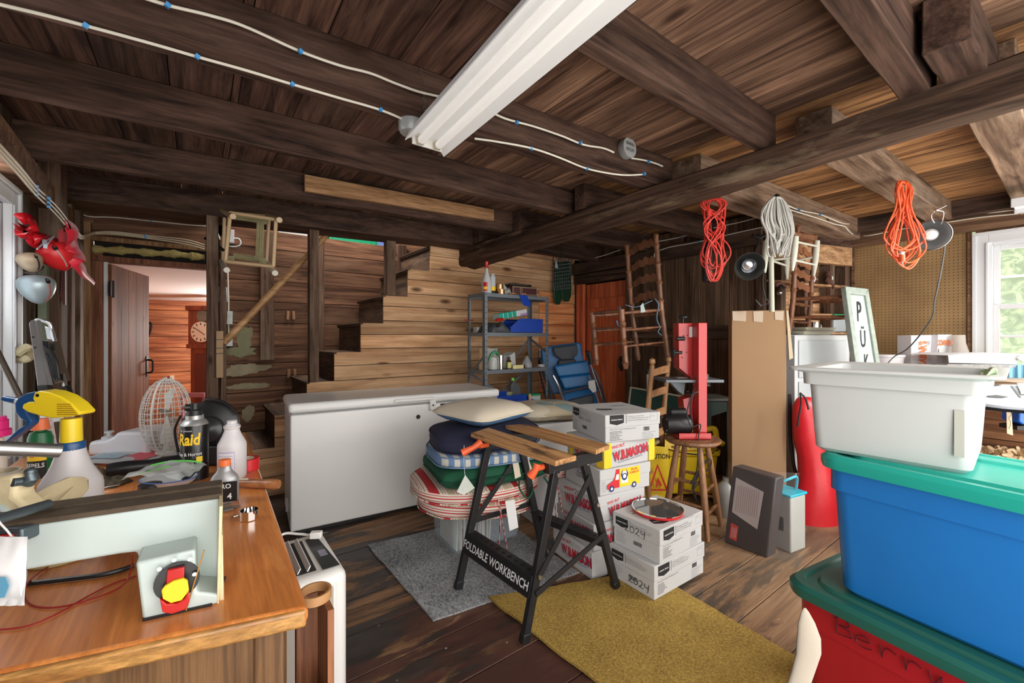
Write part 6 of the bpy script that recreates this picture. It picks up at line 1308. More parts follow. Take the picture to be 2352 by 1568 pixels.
sc2 = thing('pliers', 'old grey pliers sticking out from under the oil bottle', 'pliers', tuple(D(530, 1168)))
for (a_, b_) in (((512, 1172), (552, 1166)), ((512, 1178), (536, 1172)), ((510, 1168), (530, 1160))): M().bar(D(*a_) + V(0, 0, 0.006), D(*b_) + V(0, 0, 0.006), 0.007, 0.006).build('jaw_arm', mat('dull_iron', (0.2, 0.19, 0.17), 0.5, 0.7), sc2, w=1, bevel=0.001)
# white mesh fan
fn = local('desk_fan', 'small white caged fan seen from the side in front of the open door', 'fan', D(382, 1042) + V(0, 0, 0.001))
fwm = mat('white_wire', (0.72, 0.71, 0.68), 0.5)
fd_ = at(382, 1040, z=TOPZ)
mb = M(); R0 = 0.165; cz = 0.17
for k in range(22):
	a = 2 * PI * k / 22
	mb.tube([V(0.085 * math.sin(t) * math.cos(a), 0.10 * math.sin(t) * math.sin(a), cz + R0 * math.cos(t) * 1.0) for t in [0.05 + (PI - 0.1) * i / 16 for i in range(17)]], 0.0016, 4, cap=False)
mb.build('cage_wires', fwm, fn)
mb = M()
for i in range(1, 22):
	t = PI * i / 22; mb.tube([V(0.085 * math.sin(t) * math.cos(a), 0.10 * math.sin(t) * math.sin(a), cz + R0 * math.cos(t)) for a in [2 * PI * k / 28 for k in range(28)]], 0.0016, 4, closed=True)
mb.build('cage_rings', fwm, fn)
M().tube([V(0.088 * math.sin(t) * 0.2, -0.10 * math.sin(t), cz + (R0 + 0.004) * math.cos(t)) for t in [PI * i / 24 for i in range(25)]], 0.004, 8).build('cage_rim', fwm, fn)
bl_ = M()
for k in range(4): a = PI / 2 * k + 0.4; bl_.prism([V(0.0, 0, cz), V(0.02, 0.02, cz + 0.11 * math.cos(a) + 0.03 * math.sin(a)), V(0.0, 0.08 * math.sin(a), cz + 0.13 * math.cos(a)), V(-0.02, 0.03 * math.sin(a), cz + 0.10 * math.cos(a))], (0.004, 0, 0))
bl_.build('fan_blades', fwm, fn); M().lathe([(0, 0), (0.05, 0), (0.05, 0.008), (0.012, 0.02), (0.01, 0.05), (0, 0.05)], seg=24).build('base', fwm, fn)
# white jug with a pump
jg = local('water_jug', 'squat white plastic jug with a round cap and spigot beside the fan', 'jug', D(292, 1040) + V(0, 0, 0.001))
M().prism([V(x, -0.05, z) for x, z in ((-0.13, 0), (0.14, 0), (0.14, 0.105), (0.0, 0.105), (-0.02, 0.085), (-0.05, 0.07), (-0.125, 0.062), (-0.13, 0.04))], (0, 0.16, 0)).build('jug_body', hdpe, jg, bevel=0.014, seg=3)
M().lathe([(0, 0), (0.027, 0), (0.028, 0.004), (0.026, 0.012), (0.010, 0.016), (0.009, 0.028), (0.016, 0.030), (0.016, 0.036), (0, 0.037)], o=(-0.08, 0, 0.062), seg=24).build('cap', paper, jg)
crumple('bubble_wrap', 'crumpled shiny bubble wrap in front of the fan', 'packing', 415, 1058, 0.035, 0.03, 0.055, mat('foil_film', (0.62, 0.60, 0.60), 0.2, 0.5, var=0.3, scale=90, bump=1.0), 2.2)
# black hose reel
hr = local('hose_reel', 'black plastic work light reel with a wire handle behind the wasp spray can', 'reel', D(478, 1062) + V(0, 0, 0.001))
M().lathe([(0, 0), (0.085, 0.0), (0.10, 0.01), (0.10, 0.04), (0.085, 0.05), (0, 0.05)], o=(0, 0.03, 0.15), axis=(0.35, -1, 0.15), seg=36).build('reel_disc', black, hr)
M().lathe([(0.055, 0), (0.05, 0.02), (0.02, 0.04), (0, 0.042)], o=(0.02, -0.02, 0.14), axis=(0.35, -1, 0.15), seg=28).build('hub', mat('satin_black', (0.03, 0.03, 0.032), 0.3), hr)
M().tube(smoothpts([(-0.03, 0.0, 0.24), (0.0, 0.0, 0.262), (0.05, 0.0, 0.255), (0.09, 0.0, 0.235), (0.12, 0.0, 0.20)], 6), 0.006, 8).build('handle', black, hr); M().box((-0.04, -0.05, 0), (0.1, 0.05, 0.08)).build('base', black, hr, bevel=0.008)
M().tube(smoothpts([(-0.09, -0.03, 0.20), (-0.115, -0.03, 0.14), (-0.10, -0.03, 0.05)], 6), 0.005, 8).tube(smoothpts([(0.12, -0.01, 0.16), (0.135, -0.01, 0.13), (0.15, -0.01, 0.10)], 4), 0.005, 8).build('cable', cableb, hr)

# --- dehumidifier and drawer box beside the desk
acm = mat('appliance_white', (0.78, 0.77, 0.74), 0.35, var=0.02); taupe = mat('taupe_front', (0.42, 0.37, 0.32), 0.5, var=0.03)
AZ = 0.04
ac = thing('dehumidifier', 'white portable dehumidifier with a dark control strip between the desk and freezer', 'dehumidifier', (0.155, 1.31, 0.0), math.radians(0)); ac.scale = (1.06, 1.06, 1.07)
M().box((0, 0, 0.0), (0.195, 0.30, 0.55)).build('body', acm, ac, bevel=0.028, seg=5)
M().box((-0.0, -0.004, 0.06), (0.155, 0.004, 0.515)).build('front_panel', taupe, ac, bevel=0.003)
vn = M().box((0.02, 0.04, 0.5506), (0.12, 0.25, 0.552)).build('air_outlet', mat('outlet_dark', (0.03, 0.03, 0.03), 0.7), ac)
for x_ in (0.025, 0.045, 0.075, 0.10): M().obox((x_, 0.145, 0.556), (0.003, 0.20, 0.022), (0, 0.5, 0)).build('louvre', acm, vn)
M().prism([V(0.135, 0.03, 0.5515), V(0.18, 0.03, 0.5515), V(0.165, 0.25, 0.5515), V(0.13, 0.25, 0.5515)], (0, 0, 0.0012)).build('control_strip', mat('charcoal_panel', (0.035, 0.04, 0.045), 0.35), ac)
M().box((0.145, 0.11, 0.5525), (0.166, 0.15, 0.5535)).build('display', mat('lcd_grey', (0.28, 0.28, 0.36), 0.3), ac)
M().prism([V(0.0, 0.20, 0.54), V(0.03, 0.19, 0.54), V(0.03, 0.21, 0.64), V(0.0, 0.22, 0.655)], (0, 0.006, 0)).build('open_flap', acm, ac, bevel=0.003)
M().tube(smoothpts([(0.03, 0.24, 0.565), (0.07, 0.27, 0.58), (0.11, 0.255, 0.575), (0.14, 0.23, 0.572)], 6), 0.004, 8).build('power_cord', acm, ac); pg = M().obox((0.155, 0.215, 0.575), (0.035, 0.022, 0.02), (0, 0, -0.5)).build('plug', acm, ac, bevel=0.003)
M().cyl((0.17, 0.215, 0.577), (0.19, 0.207, 0.577), 0.0016, seg=6).build('prong', steel, pg)
M().tube([V(0.05, -0.002, 0.30), V(0.13, -0.006, 0.31), V(0.19, 0.02, 0.33)], 0.002, 6).build('seam_line', acm, ac)
cr = thing('drawer_box', 'narrow reddish wooden box standing on end at the corner of the desk', 'box', (0.178, 0.955, 0), 0)
rw = wood('red_brown_ply', (0.14, 0.045, 0.018), (0.28, 0.11, 0.045), 'Z', 14, 1.5, 0.15, rough=0.5)
M().box((0.0,0,0),(0.06,0.014,0.52)).build('end_board', rw, cr, bevel=0.001); M().box((0.046, 0.014, 0), (0.06, 0.12, 0.69)).build('side_board', rw, cr, bevel=0.001); M().box((0.0, 0.10, 0), (0.046, 0.12, 0.69)).build('back_board', rw, cr, bevel=0.001)
ho = M().lathe([(0.029, 0), (0.034, 0), (0.034, 0.02), (0.029, 0.02), (0.029, 0)], seg=36, cap=False)
tag(ho.build('wooden_hoop', mat('hoop_wood', (0.42, 0.22, 0.09), 0.5), loc=(0.212, 1.03, 0.691)), 'thin wooden hoop resting on top of the narrow reddish box', 'hoop')
# === steel shelf unit
SHX, SHY, SHW, SHD = 2.04, 3.155, 0.755, 0.29
sh = thing('steel_shelf', 'grey slotted steel shelf unit in front of the pine stair wall', 'shelf', (SHX, SHY, 0))
for (x_, y_) in ((0, 0), (SHW, 0), (0, SHD), (SHW, SHD)):
	mb = M(); sx_ = 1 if x_ == 0 else -1; sy_ = 1 if y_ == 0 else -1
	mb.box((x_, y_, 0), (x_ + sx_ * 0.034, y_ + sy_ * 0.003, 1.685)); mb.box((x_, y_, 0), (x_ + sx_ * 0.003, y_ + sy_ * 0.034, 1.685)); ob = mb.build('upright', greymetal, sh)
	hm_ = M()
	for k in range(30):
		if y_ == 0: hm_.cyl((x_ + sx_ * 0.018, y_ - 0.0006, 0.2 + k * 0.05), (x_ + sx_ * 0.018, y_ - 0.0001, 0.2 + k * 0.05), 0.0055, seg=8)
		else: hm_.cyl((x_ + sx_ * 0.0002 - sx_ * 0.0008, y_ - 0.018, 0.2 + k * 0.05), (x_ - sx_ * 0.0001, y_ - 0.018, 0.2 + k * 0.05), 0.0055, seg=8)
	hm_.build('slot_holes', mat('hole_dark', (0.004, 0.004, 0.004), 0.9), ob)
SZ = [0.645, 0.985, 1.325, 1.68]
for z_ in SZ:
	mb = M().box((0.002, 0.002, z_ - 0.004), (SHW - 0.002, SHD - 0.002, z_)).box((0.002, -0.001, z_ - 0.033), (SHW - 0.002, 0.001, z_)).box((0.002, SHD - 0.002, z_ - 0.033), (SHW - 0.002, SHD, z_)).box((-0.001, 0, z_ - 0.033), (0.001, SHD, z_)).box((SHW - 0.001, 0, z_ - 0.033), (SHW + 0.001, SHD, z_)); mb.build('shelf_board', greymetal, sh)
for p_, q_ in (((0.0, 0.0, 1.12), (0.0, SHD, 0.90)), ((SHW, 0.0, 1.12), (SHW, SHD, 1.27)), ((0.0, SHD + 0.004, 0.96), (SHW, SHD + 0.004, 0.50)), ((0.0, SHD + 0.004, 0.50), (SHW, SHD + 0.004, 0.96)), ((SHW, SHD + 0.003, 1.27), (SHW - 0.28, SHD + 0.003, 0.99))):
	M().bar(p_, q_, 0.004, 0.022).build('cross_brace', greymetal, sh)
for z_ in SZ:
	for x_ in (0.015, SHW - 0.015): M().ball((x_, -0.004, z_ - 0.018), 0.006, 8).build('bolt', steel, sh)
def S_(x, y, z): return (SHX + x, SHY + y, SZ[z] + 0.001)
def small(name, label, cat, loc, rz=0, group=None): return thing(name, label, cat, loc, math.radians(rz), group)
def lath(par, prof, nm, m_, o=(0, 0, 0), seg=20, **k): return M().lathe(prof, o=o, seg=seg, **k).build(nm, m_, par)
# top shelf
r = small('spray_bottle', 'white trigger bottle with a red cap and red label on the top steel shelf', 'spray bottle', S_(0.075, 0.08, 3))
lath(r, [(0, 0), (0.046, 0), (0.046, 0.10), (0.030, 0.155), (0.016, 0.20), (0.013, 0.235), (0, 0.235)], 'bottle', paper); lath(r, [(0, 0), (0.017, 0), (0.015, 0.03), (0.020, 0.055), (0.012, 0.065), (0, 0.066)], 'cap', redp, o=(0, 0, 0.232)); wrap(r, 0.0468, 0.02, 0.10, -1.3, -0.3, redp, 'label'); wrap(r, 0.047, 0.035, 0.06, -1.2, -0.4, yellink, 'label_band')
r = small('aerosol_can', 'grey aerosol can with a yellow band beside the red capped bottle', 'spray can', S_(0.145, 0.09, 3))
lath(r, [(0, 0), (0.030, 0), (0.030, 0.155), (0.026, 0.17), (0.020, 0.175), (0.020, 0.185), (0, 0.185)], 'can', mat('pale_grey_can', (0.5, 0.52, 0.55), 0.4)); wrap(r, 0.0305, 0.03, 0.068, -1.5, 1.5, yellink, 'yellow_band'); wrap(r, 0.0305, 0.002, 0.03, -1.5, 1.5, ink, 'dark_band')
r = small('aerosol_can', 'second grey aerosol can almost hidden behind the yellow banded one', 'spray can', S_(0.165, 0.15, 3)); lath(r, [(0, 0), (0.030, 0), (0.030, 0.16), (0.020, 0.175), (0, 0.178)], 'can', mat('pale_grey_can', (0.5, 0.52, 0.55), 0.4))
for i, (x_, y_, z_) in enumerate(((0.215, 0.05, 0), (0.225, 0.11, 0), (0.22, 0.08, 0.048))):
	r = small('copper_tin', ['short copper coloured tin at the front edge of the top shelf', 'short copper coloured tin behind another on the top shelf', 'short copper coloured tin stacked on two others on the top shelf'][i], 'tin', (SHX + x_, SHY + y_, SZ[3] + 0.001 + z_)); lath(r, [(0, 0), (0.036, 0), (0.036, 0.045), (0.034, 0.047), (0.033, 0.043), (0, 0.043)], 'tin', mat('copper_tin', (0.60, 0.33, 0.17), 0.25, 0.9))
crumple_at = lambda nm, lb, ct, loc, sx, sy, h, m_, sd: _crumple(nm, lb, ct, loc, sx, sy, h, m_, sd)
def _crumple(name, label, cat, loc, sx, sy, h, m_, seed):
	r = small(name, label, cat, loc); mb = M()
	def f(a, b):
		x, y = a * 2 - 1, b * 2 - 1; e = max(0, 1 - (abs(x) ** 3 + abs(y) ** 3)); q = 1 + 0.25 * nz3(V(a * 3, b * 3, seed)); return V(x * sx * q, y * sy * q, max(0.0005, h * e ** 0.5 * (0.75 + 0.6 * nz3(V(a * 5 + seed, b * 5, seed)))))
	mb.grid(f, 20, 16); mb.build('folds', m_, r, solid=0.001); return r
_crumple('plastic_bag', 'limp clear plastic bag behind the copper tins', 'bag', S_(0.33, 0.15, 3), 0.09, 0.08, 0.10, film, 4.4)
r = small('wooden_spoon', 'pale wooden spoon lying over the front of the top shelf', 'spoon', S_(0.36, 0.06, 3)); M().tube([(-0.06, -0.03, 0.01), (0.03, 0.0, 0.02)], 0.008, 8).build('handle', natch, r)
r = small('brush_handle', 'pale wooden brush handle pointing off the top shelf', 'brush', S_(0.45, 0.03, 3)); M().tube([(-0.04, -0.035, 0.008), (0.04, 0.0, 0.02)], 0.007, 8).build('stick', natch, r)
r = small('music_box', 'dark red box with a pale dotted border on the top steel shelf', 'box', S_(0.46, 0.05, 3), -2)
mar = mat('maroon_lacquer', (0.06, 0.008, 0.012), 0.3); M().box((-0.11, 0.0, 0), (0.19, 0.2, 0.092)).build('case', mar, r, bevel=0.003); gold = mat('pale_gold', (0.62, 0.52, 0.28), 0.5)
for (x0, x1) in ((0.0, 0.185), (-0.105, -0.015)): 
	mb = M(); n_ = int((x1 - x0) / 0.009)
	for k in range(n_ + 1):
		for z_ in (0.012, 0.08): mb.box((x0 + k * 0.009, -0.0012, z_), (x0 + k * 0.009 + 0.005, 0, z_ + 0.005))
	for k in range(8):
		for x_ in (x0, x1 - 0.004): mb.box((x_, -0.0012, 0.014 + k * 0.0085), (x_ + 0.005, 0, 0.014 + k * 0.0085 + 0.005))
	mb.build('dotted_border', gold, r)
r2 = small('black_tray', 'flat black device lying on the dark red dotted box', 'device', (SHX + 0.36, SHY + 0.07, SZ[3] + 0.095)); M().box((-0.02, 0, 0), (0.2, 0.12, 0.022)).build('body', black, r2, bevel=0.004); M().cyl((0.215, 0.02, 0.016), (0.245, 0.02, 0.016), 0.011).build('knob', black, r2)
r = small('blue_cloth', 'blue cloth hanging over the edge of the top steel shelf', 'cloth', (SHX + 0.43, SHY - 0.004, SZ[3] - 0.10))
M().prism([V(-0.045, -0.004, 0.105), V(0.05, -0.004, 0.10), V(0.085, -0.022, 0.02), V(0.055, -0.026, -0.005), V(0.0, -0.022, 0.0), V(-0.02, -0.014, 0.03)], (0, 0.006, 0)).build('fold', bluepl, r, bevel=0.002)
# second shelf
def hopper(nm, lb, loc, rz, L, Wd, h, front, deep=0.0):
	r = small(nm, lb, 'bin', loc, rz); t = 0.003
	M().prism([V(0, 0, 0), V(L, 0, 0), V(L, 0, h), V(L * 0.28, 0, h), V(L * 0.04, 0, front), V(0, 0, front * 0.9)], (0, t, 0)).prism([V(0, Wd, 0), V(L, Wd, 0), V(L, Wd, h), V(L * 0.28, Wd, h), V(L * 0.04, Wd, front), V(0, Wd, front * 0.9)], (0, t, 0)).box((0, 0, 0), (L, Wd, t)).box((L - t, 0, 0), (L, Wd, h)).box((0, 0, 0), (t, Wd, front)).build('bin_shell', bluepl, r)
	
	for y_ in (-0.004, Wd): M().box((L * 0.28, y_, h - 0.014), (L + 0.004, y_ + 0.006, h)).build('rim', bluepl, r, bevel=0.002)
	return r
hopper('storage_bin', 'blue open-fronted stacking bin on the second steel shelf under the green printed box', S_(0.30, 0.02, 2), 0, 0.40, 0.22, 0.135, 0.06)
r = small('glove_box', 'green and white striped carton lying slanted on the blue bin', 'box', (SHX + 0.36, SHY + 0.06, SZ[2] + 0.148)); r.rotation_euler = (0, math.radians(-10), math.radians(-4))
grc = stripes('green_carton', 'X', 0.05, [(0, (0.01, 0.32, 0.24)), (0.92, (0.7, 0.75, 0.7))]); M().box((-0.15, 0, 0), (0.05, 0.12, 0.055)).build('carton_end', grc, r, bevel=0.001); M().box((0.05, 0, 0), (0.17, 0.12, 0.055)).build('carton_body', paper, r, bevel=0.001); M().box((0.09, -0.001, 0.0), (0.17, 0.0, 0.02)).build('violet_print', mat('violet_print', (0.3, 0.2, 0.5), 0.6), r)
_crumple('tool_bag', 'dark crumpled bag holding tools in front of the blue bin', 'bag', S_(0.17, 0.09, 2), 0.14, 0.10, 0.11, mat('dark_bag', (0.05, 0.05, 0.055), 0.6, var=0.4, scale=30), 6.6)
r = small('screwdriver', 'red tool handle lying on the dark crumpled bag', 'tool', (SHX + 0.17, SHY + 0.06, SZ[2] + 0.115)); M().tube([(-0.03, -0.04, 0), (0.05, -0.03, 0.01)], 0.013, 10).build('handle', redp, r)
r = small('small_carton', 'small grey carton on the second steel shelf behind the upright', 'box', S_(-0.0 + 0.02, 0.16, 2)); M().box((0, 0, 0), (0.1, 0.06, 0.05)).build('carton', mat('grey_carton', (0.45, 0.45, 0.42), 0.7), r, bevel=0.001)
# third shelf
r = small('brown_folder', 'plain tan card standing at the end of the third steel shelf', 'card', S_(0.012, 0.10, 1)); M().prism([V(0, 0, 0), V(0.12, 0.06, 0), V(0.125, 0.06, 0.19), V(0.0, 0.0, 0.20)], (-0.002, 0.004, 0)).build('card', mat('tan_card', (0.42, 0.28, 0.14), 0.8), r)
r = small('glass_jar', 'glass jar with green sponge and clear bag on the third steel shelf', 'jar', S_(0.15, 0.09, 1)); lath(r, [(0, 0), (0.045, 0), (0.045, 0.09), (0.040, 0.10), (0.040, 0.11), (0.036, 0.11), (0.036, 0.10), (0.041, 0.088), (0.041, 0.004), (0, 0.004)], 'glass', film, seg=24, cap=False)
M().tube(smoothpts([(-0.04, 0, 0.08), (-0.02, -0.01, 0.14), (0.02, -0.02, 0.16), (0.06, -0.02, 0.12)], 5), 0.013, 8).build('green_tube', mat('deep_green_plastic', (0.01, 0.24, 0.10), 0.4), r)
r = small('clear_bag', 'clear zip bag standing behind the glass jar', 'bag', S_(0.17, 0.17, 1)); M().grid(lambda u, v: V(-0.08 + 0.17 * u, 0.01 * math.sin(u * 6), 0.19 * v), 10, 6).build('film', mat('milky_film', (0.6, 0.62, 0.62), 0.3, alpha=0.5), r)
r = small('steel_tumbler', 'small steel tumbler standing next to the glass jar', 'cup', S_(0.21, 0.05, 1)); lath(r, [(0, 0), (0.024, 0), (0.028, 0.13), (0.026, 0.13), (0.022, 0.004), (0, 0.004)], 'cup', chrome, cap=False)
r = small('medicine_bottle', 'small dark bottle with a yellow label on the third steel shelf', 'bottle', S_(0.29, 0.03, 1)); lath(r, [(0, 0), (0.023, 0), (0.023, 0.075), (0.012, 0.09), (0.012, 0.095), (0, 0.095)], 'bottle', mat('brown_glass', (0.05, 0.025, 0.01), 0.2)); lath(r, [(0, 0), (0.015, 0), (0.015, 0.022), (0, 0.023)], 'cap', black, o=(0, 0, 0.093)); wrap(r, 0.0235, 0.012, 0.065, -1.2, 1.2, mat('yellow_label', (0.62, 0.58, 0.18), 0.6), 'label')
r = small('white_box', 'white slanted cardboard box on the third steel shelf', 'box', S_(0.34, 0.09, 1), 20); M().hexa([(0, 0, 0), (0.12, 0, 0), (0.12, 0.1, 0), (0, 0.1, 0), (0.0, 0, 0.12), (0.1, 0, 0.155), (0.1, 0.1, 0.155), (0, 0.1, 0.12)]).build('carton', paper, r, bevel=0.001)
r = small('match_box', 'flat yellow box at the front edge of the third steel shelf', 'box', S_(0.33, 0.015, 1)); M().box((0, 0, 0), (0.125, 0.05, 0.034)).build('carton', mat('soft_yellow', (0.66, 0.62, 0.30), 0.6), r, bevel=0.001)
r = small('oil_lamp', 'small brass topped oil lamp base on the third steel shelf', 'lamp', S_(0.545, 0.08, 1)); lath(r, [(0, 0), (0.05, 0), (0.055, 0.01), (0.048, 0.05), (0.02, 0.095), (0.014, 0.11), (0, 0.11)], 'glass_font', mat('grey_glass', (0.4, 0.4, 0.42), 0.15, alpha=0.7), seg=24); lath(r, [(0, 0), (0.018, 0), (0.014, 0.012), (0.020, 0.02), (0.012, 0.035), (0.016, 0.045), (0, 0.05)], 'burner', mat('brass', (0.62, 0.42, 0.16), 0.3, 1.0), o=(0, 0, 0.108))
r = small('tin_funnel', 'small shiny tin funnel lying behind the oil lamp', 'funnel', S_(0.60, 0.15, 1)); lath(r, [(0.055, 0), (0.012, 0.05), (0.009, 0.08), (0.007, 0.08), (0.01, 0.048), (0.053, 0.0)], 'cone', chrome, cap=False)
r = small('dark_packet', 'dark red packet lying in front of the oil lamp', 'packet', S_(0.46, 0.05, 1)); M().box((0, 0, 0), (0.07, 0.05, 0.03)).build('packet', mar, r, bevel=0.002)
r = small('flat_tool', 'flat grey scraper lying on the third steel shelf', 'tool', S_(0.55, 0.01, 1)); M().box((0, 0, 0), (0.12, 0.02, 0.008)).build('blade', steel, r)
r = small('tape_measure', 'white labelled measure at the right end of the third steel shelf', 'tool', S_(0.665, 0.03, 1)); M().box((0, 0, 0), (0.075, 0.03, 0.03)).build('case', mat('grey_case', (0.45, 0.45, 0.45), 0.5), r, bevel=0.003)
r['label'] = 'white labelled measure lying beside the flat grey scraper'
# bottom visible shelf
hopper('storage_bin', 'blue open-fronted bin sticking out past the freezer lid with a rag in it', (SHX + 0.50, SHY - 0.10, SZ[0] + 0.001), 180, 0.44, -0.27, 0.115, 0.05)
_crumple('white_rag', 'crumpled white rag lying in the lower blue bin', 'rag', (SHX + 0.20, SHY + 0.02, SZ[0] + 0.02), 0.10, 0.07, 0.07, creamc, 9.9)
r = small('solvent_bottle', 'dark flat bottle with a lime green cap on the bottom steel shelf', 'bottle', S_(0.50, 0.20, 0)); M().prism([V(-0.055, 0, 0), V(0.065, 0, 0), V(0.065, 0, 0.13), V(0.02, 0, 0.17), V(0.0, 0, 0.205), V(-0.03, 0, 0.205), V(-0.055, 0, 0.15)], (0, 0.06, 0)).build('bottle', mat('grey_bottle', (0.10, 0.11, 0.12), 0.35), r, bevel=0.006); lath(r, [(0, 0), (0.017, 0), (0.016, 0.03), (0, 0.03)], 'cap', mat('lime_cap', (0.20, 0.75, 0.05), 0.4), o=(-0.016, 0.03, 0.204))
r = small('glass_jar', 'jar with a greenish lid behind the dark flat bottle', 'jar', S_(0.40, 0.20, 0)); lath(r, [(0, 0), (0.05, 0), (0.05, 0.085), (0, 0.085)], 'jar', mat('dull_green_glass', (0.25, 0.3, 0.2), 0.2)); lath(r, [(0, 0), (0.05, 0), (0.05, 0.02), (0, 0.02)], 'lid', mat('olive_lid', (0.35, 0.36, 0.18), 0.5), o=(0, 0, 0.085))
r = small('lunch_box', 'clear box with a green lid at the end of the bottom steel shelf', 'box', S_(0.56, 0.06, 0)); M().box((0, 0, 0), (0.15, 0.10, 0.06)).build('box_body', mat('milky_box', (0.45, 0.52, 0.50), 0.4), r, bevel=0.01); M().box((-0.004, -0.004, 0.06), (0.154, 0.104, 0.075)).build('lid', mat('leaf_green_lid', (0.01, 0.33, 0.12), 0.4), r, bevel=0.005)
tag(M().cyl(at(1216, 905, d=3.9), at(1220, 960, d=3.85), 0.014).build('broomstick', natch), 'short pale wooden tool handle standing below the lower blue bin', 'handle')
# clamp on the side post
r = small('red_clamp', 'little rusty red clamp hooked on the back upright of the steel shelf', 'clamp', tuple(at(1080, 735, d=3.9))); M().tube([at(1066, 735, d=3.88), at(1088, 735, d=3.88)], 0.006, 8).build('jaw', mat('rusty_red', (0.25, 0.05, 0.03), 0.5), r, w=1)
# --- swim fins in a net bag
r = thing('swim_fins', 'pair of dark green swim fins in a black net bag hanging in the corner', 'swim fins', tuple(at(1292, 600, d=4.35)))
gf = mat('green_rubber', (0.002, 0.05, 0.024), 0.35)
for i, (u0, u1, vb) in enumerate(((1272, 1292, 699), (1290, 1313, 692))):
	P_ = [at(u, v, y=3.80 + 0.03 * i) for u, v in ((u0 + 4, 600), (u1 - 4, 600), (u1, 660), (u1 - 1, vb - 12), (u1 - 6, vb), (u0 + 5, vb), (u0 + 1, vb - 12), (u0, 660))]; M().prism(P_, (_s * 0.03, _c * 0.03, 0)).build('fin', gf, r, bevel=0.01, seg=3, w=1)
mb = M()
for k in range(9): mb.tube([at(1271 + k * 4.8 + 2 * math.sin(k), 590, d=4.27), at(1270 + k * 5.2, 640, d=4.25), at(1272 + k * 5.0, 665, d=4.26)], 0.005, 5)
for v in range(600, 668, 8): mb.tube([at(u, v + 3 * math.sin(u), d=4.25) for u in range(1270, 1314, 6)], 0.004, 5)
mb.tube([at(1290, 592, d=4.27), at(1290, 560, d=4.27) + V(0, 0, 0.1)], 0.006, 6); mb.build('net_bag', black, r, w=1)
M().prism([at(u, v, d=4.24) for u, v in ((1277, 592), (1282, 616), (1275, 615))], (0, 0.002, 0)).build('white_tag', greyink, r, w=1)

# === behind the boxes
r = thing('mop_bucket', 'yellow janitor mop bucket with a wringer grille behind the stool', 'mop bucket', tuple(at(1590, 1150, z=0)))
ybk = mat('bucket_yellow', (0.80, 0.55, 0.01), 0.4, var=0.08); B0 = at(1585, 1150, z=0)
def LB(x, y, z): return V(B0.x, B0.y, 0) + RIGHT * x + AWAY * (y + 0.12) + V(0, 0, z)
mb = M().rings([[LB(x * s_ + ox, y * s_, z) for x, y in ((-0.24, -0.17), (0.2, -0.17), (0.24, -0.1), (0.24, 0.15), (-0.24, 0.15), (-0.27, 0))] for s_, z, ox in ((0.8, 0.06, 0), (0.86, 0.1, 0), (0.95, 0.36, 0), (1.03, 0.365, 0), (1.03, 0.40, 0))]); mb.build('bucket', ybk, r, bevel=0.015, w=1)
mb = M(); mb.prism([LB(-0.20, -0.12, 0.38), LB(0.15, -0.12, 0.38), LB(0.12, -0.05, 0.64), LB(-0.16, -0.05, 0.64)], LB(0, 0.02, 0) - LB(0, 0, 0)); wr = mb.build('wringer', ybk, r, w=1)
gh = M()
for i in range(6):
	for j in range(5):
		x_ = -0.13 + 0.045 * i + (j % 2) * 0.015; z_ = 0.42 + j * 0.04; gh.obox(LB(x_, -0.122 + (z_ - 0.38) * 0.27, z_), (0.022, 0.004, 0.018), (0, 0, -YAW))
gh.build('grille_holes', mat('bucket_shade', (0.22, 0.12, 0.0), 0.6), wr)
M().tube(smoothpts([LB(0.14, -0.08, 0.55), LB(0.20, -0.1, 0.56), LB(0.22, -0.1, 0.48), LB(0.27, -0.1, 0.44)], 5), 0.022, 10).build('wringer_handle', ybk, r, w=1)
M().tube(smoothpts([LB(-0.25, -0.19, 0.44), LB(-0.1, -0.2, 0.40), LB(0.1, -0.2, 0.385), LB(0.26, -0.1, 0.42)], 6), 0.005, 6).build('wire_bail', black, r, w=1)
for x_ in (-0.18, 0.17): M().lathe([(0, -0.01), (0.035, -0.01), (0.035, 0.01), (0, 0.01)], o=LB(x_, -0.1, 0.037), axis=(_c, -_s, 0), seg=16).build('caster', black, r, w=1)
cs = thing('caution_sign', 'yellow folding wet floor caution sign leaning by the stool legs', 'sign', tuple(LB(-0.32, -0.2, 0)))
P_ = [LB(-0.42, -0.24, 0.07), LB(-0.20, -0.24, 0.05), LB(-0.20, -0.20, 0.44), LB(-0.40, -0.20, 0.46)]; M().prism(P_, LB(0, 0.012, 0) - LB(0, 0, 0)).build('panel', ybk, cs, bevel=0.004, w=1)
Rr, Uu = RIGHT, (P_[3] - P_[0]).normalized(); Uu = V(_s * 0.08, _c * 0.08, 1)
text('CAUTION', 0.05, LB(-0.30, -0.235, 0.385), Rr, Uu, ink, cs, bold=0.03, sx=0.78, w=1, push=0.03)
rects(redink, LB(-0.30, -0.235, 0.13), Rr, Uu, [[(-0.075, 0.0), (-0.06, 0.0), (0.0, 0.17), (0.0, 0.20)], [(0.075, 0.0), (0.06, 0.0), (0.0, 0.17), (0.0, 0.20)], [(-0.07, 0.0), (0.07, 0.0), (0.065, 0.012), (-0.065, 0.012)], [(-0.02, 0.03), (0.0, 0.1), (0.03, 0.04), (0.015, 0.03), (0.0, 0.06), (-0.01, 0.02)]], cs, 'warning_triangle', push=0.03, w=1)
r = thing('water_jug', 'translucent gallon jug with a teal label between the stool and the wrapped case', 'jug', tuple(at(1668, 1170, d=3.05).xy) + (0.0,))
q = at(1668, 1170, d=3.05); r.location = (q.x, q.y, 0.0)
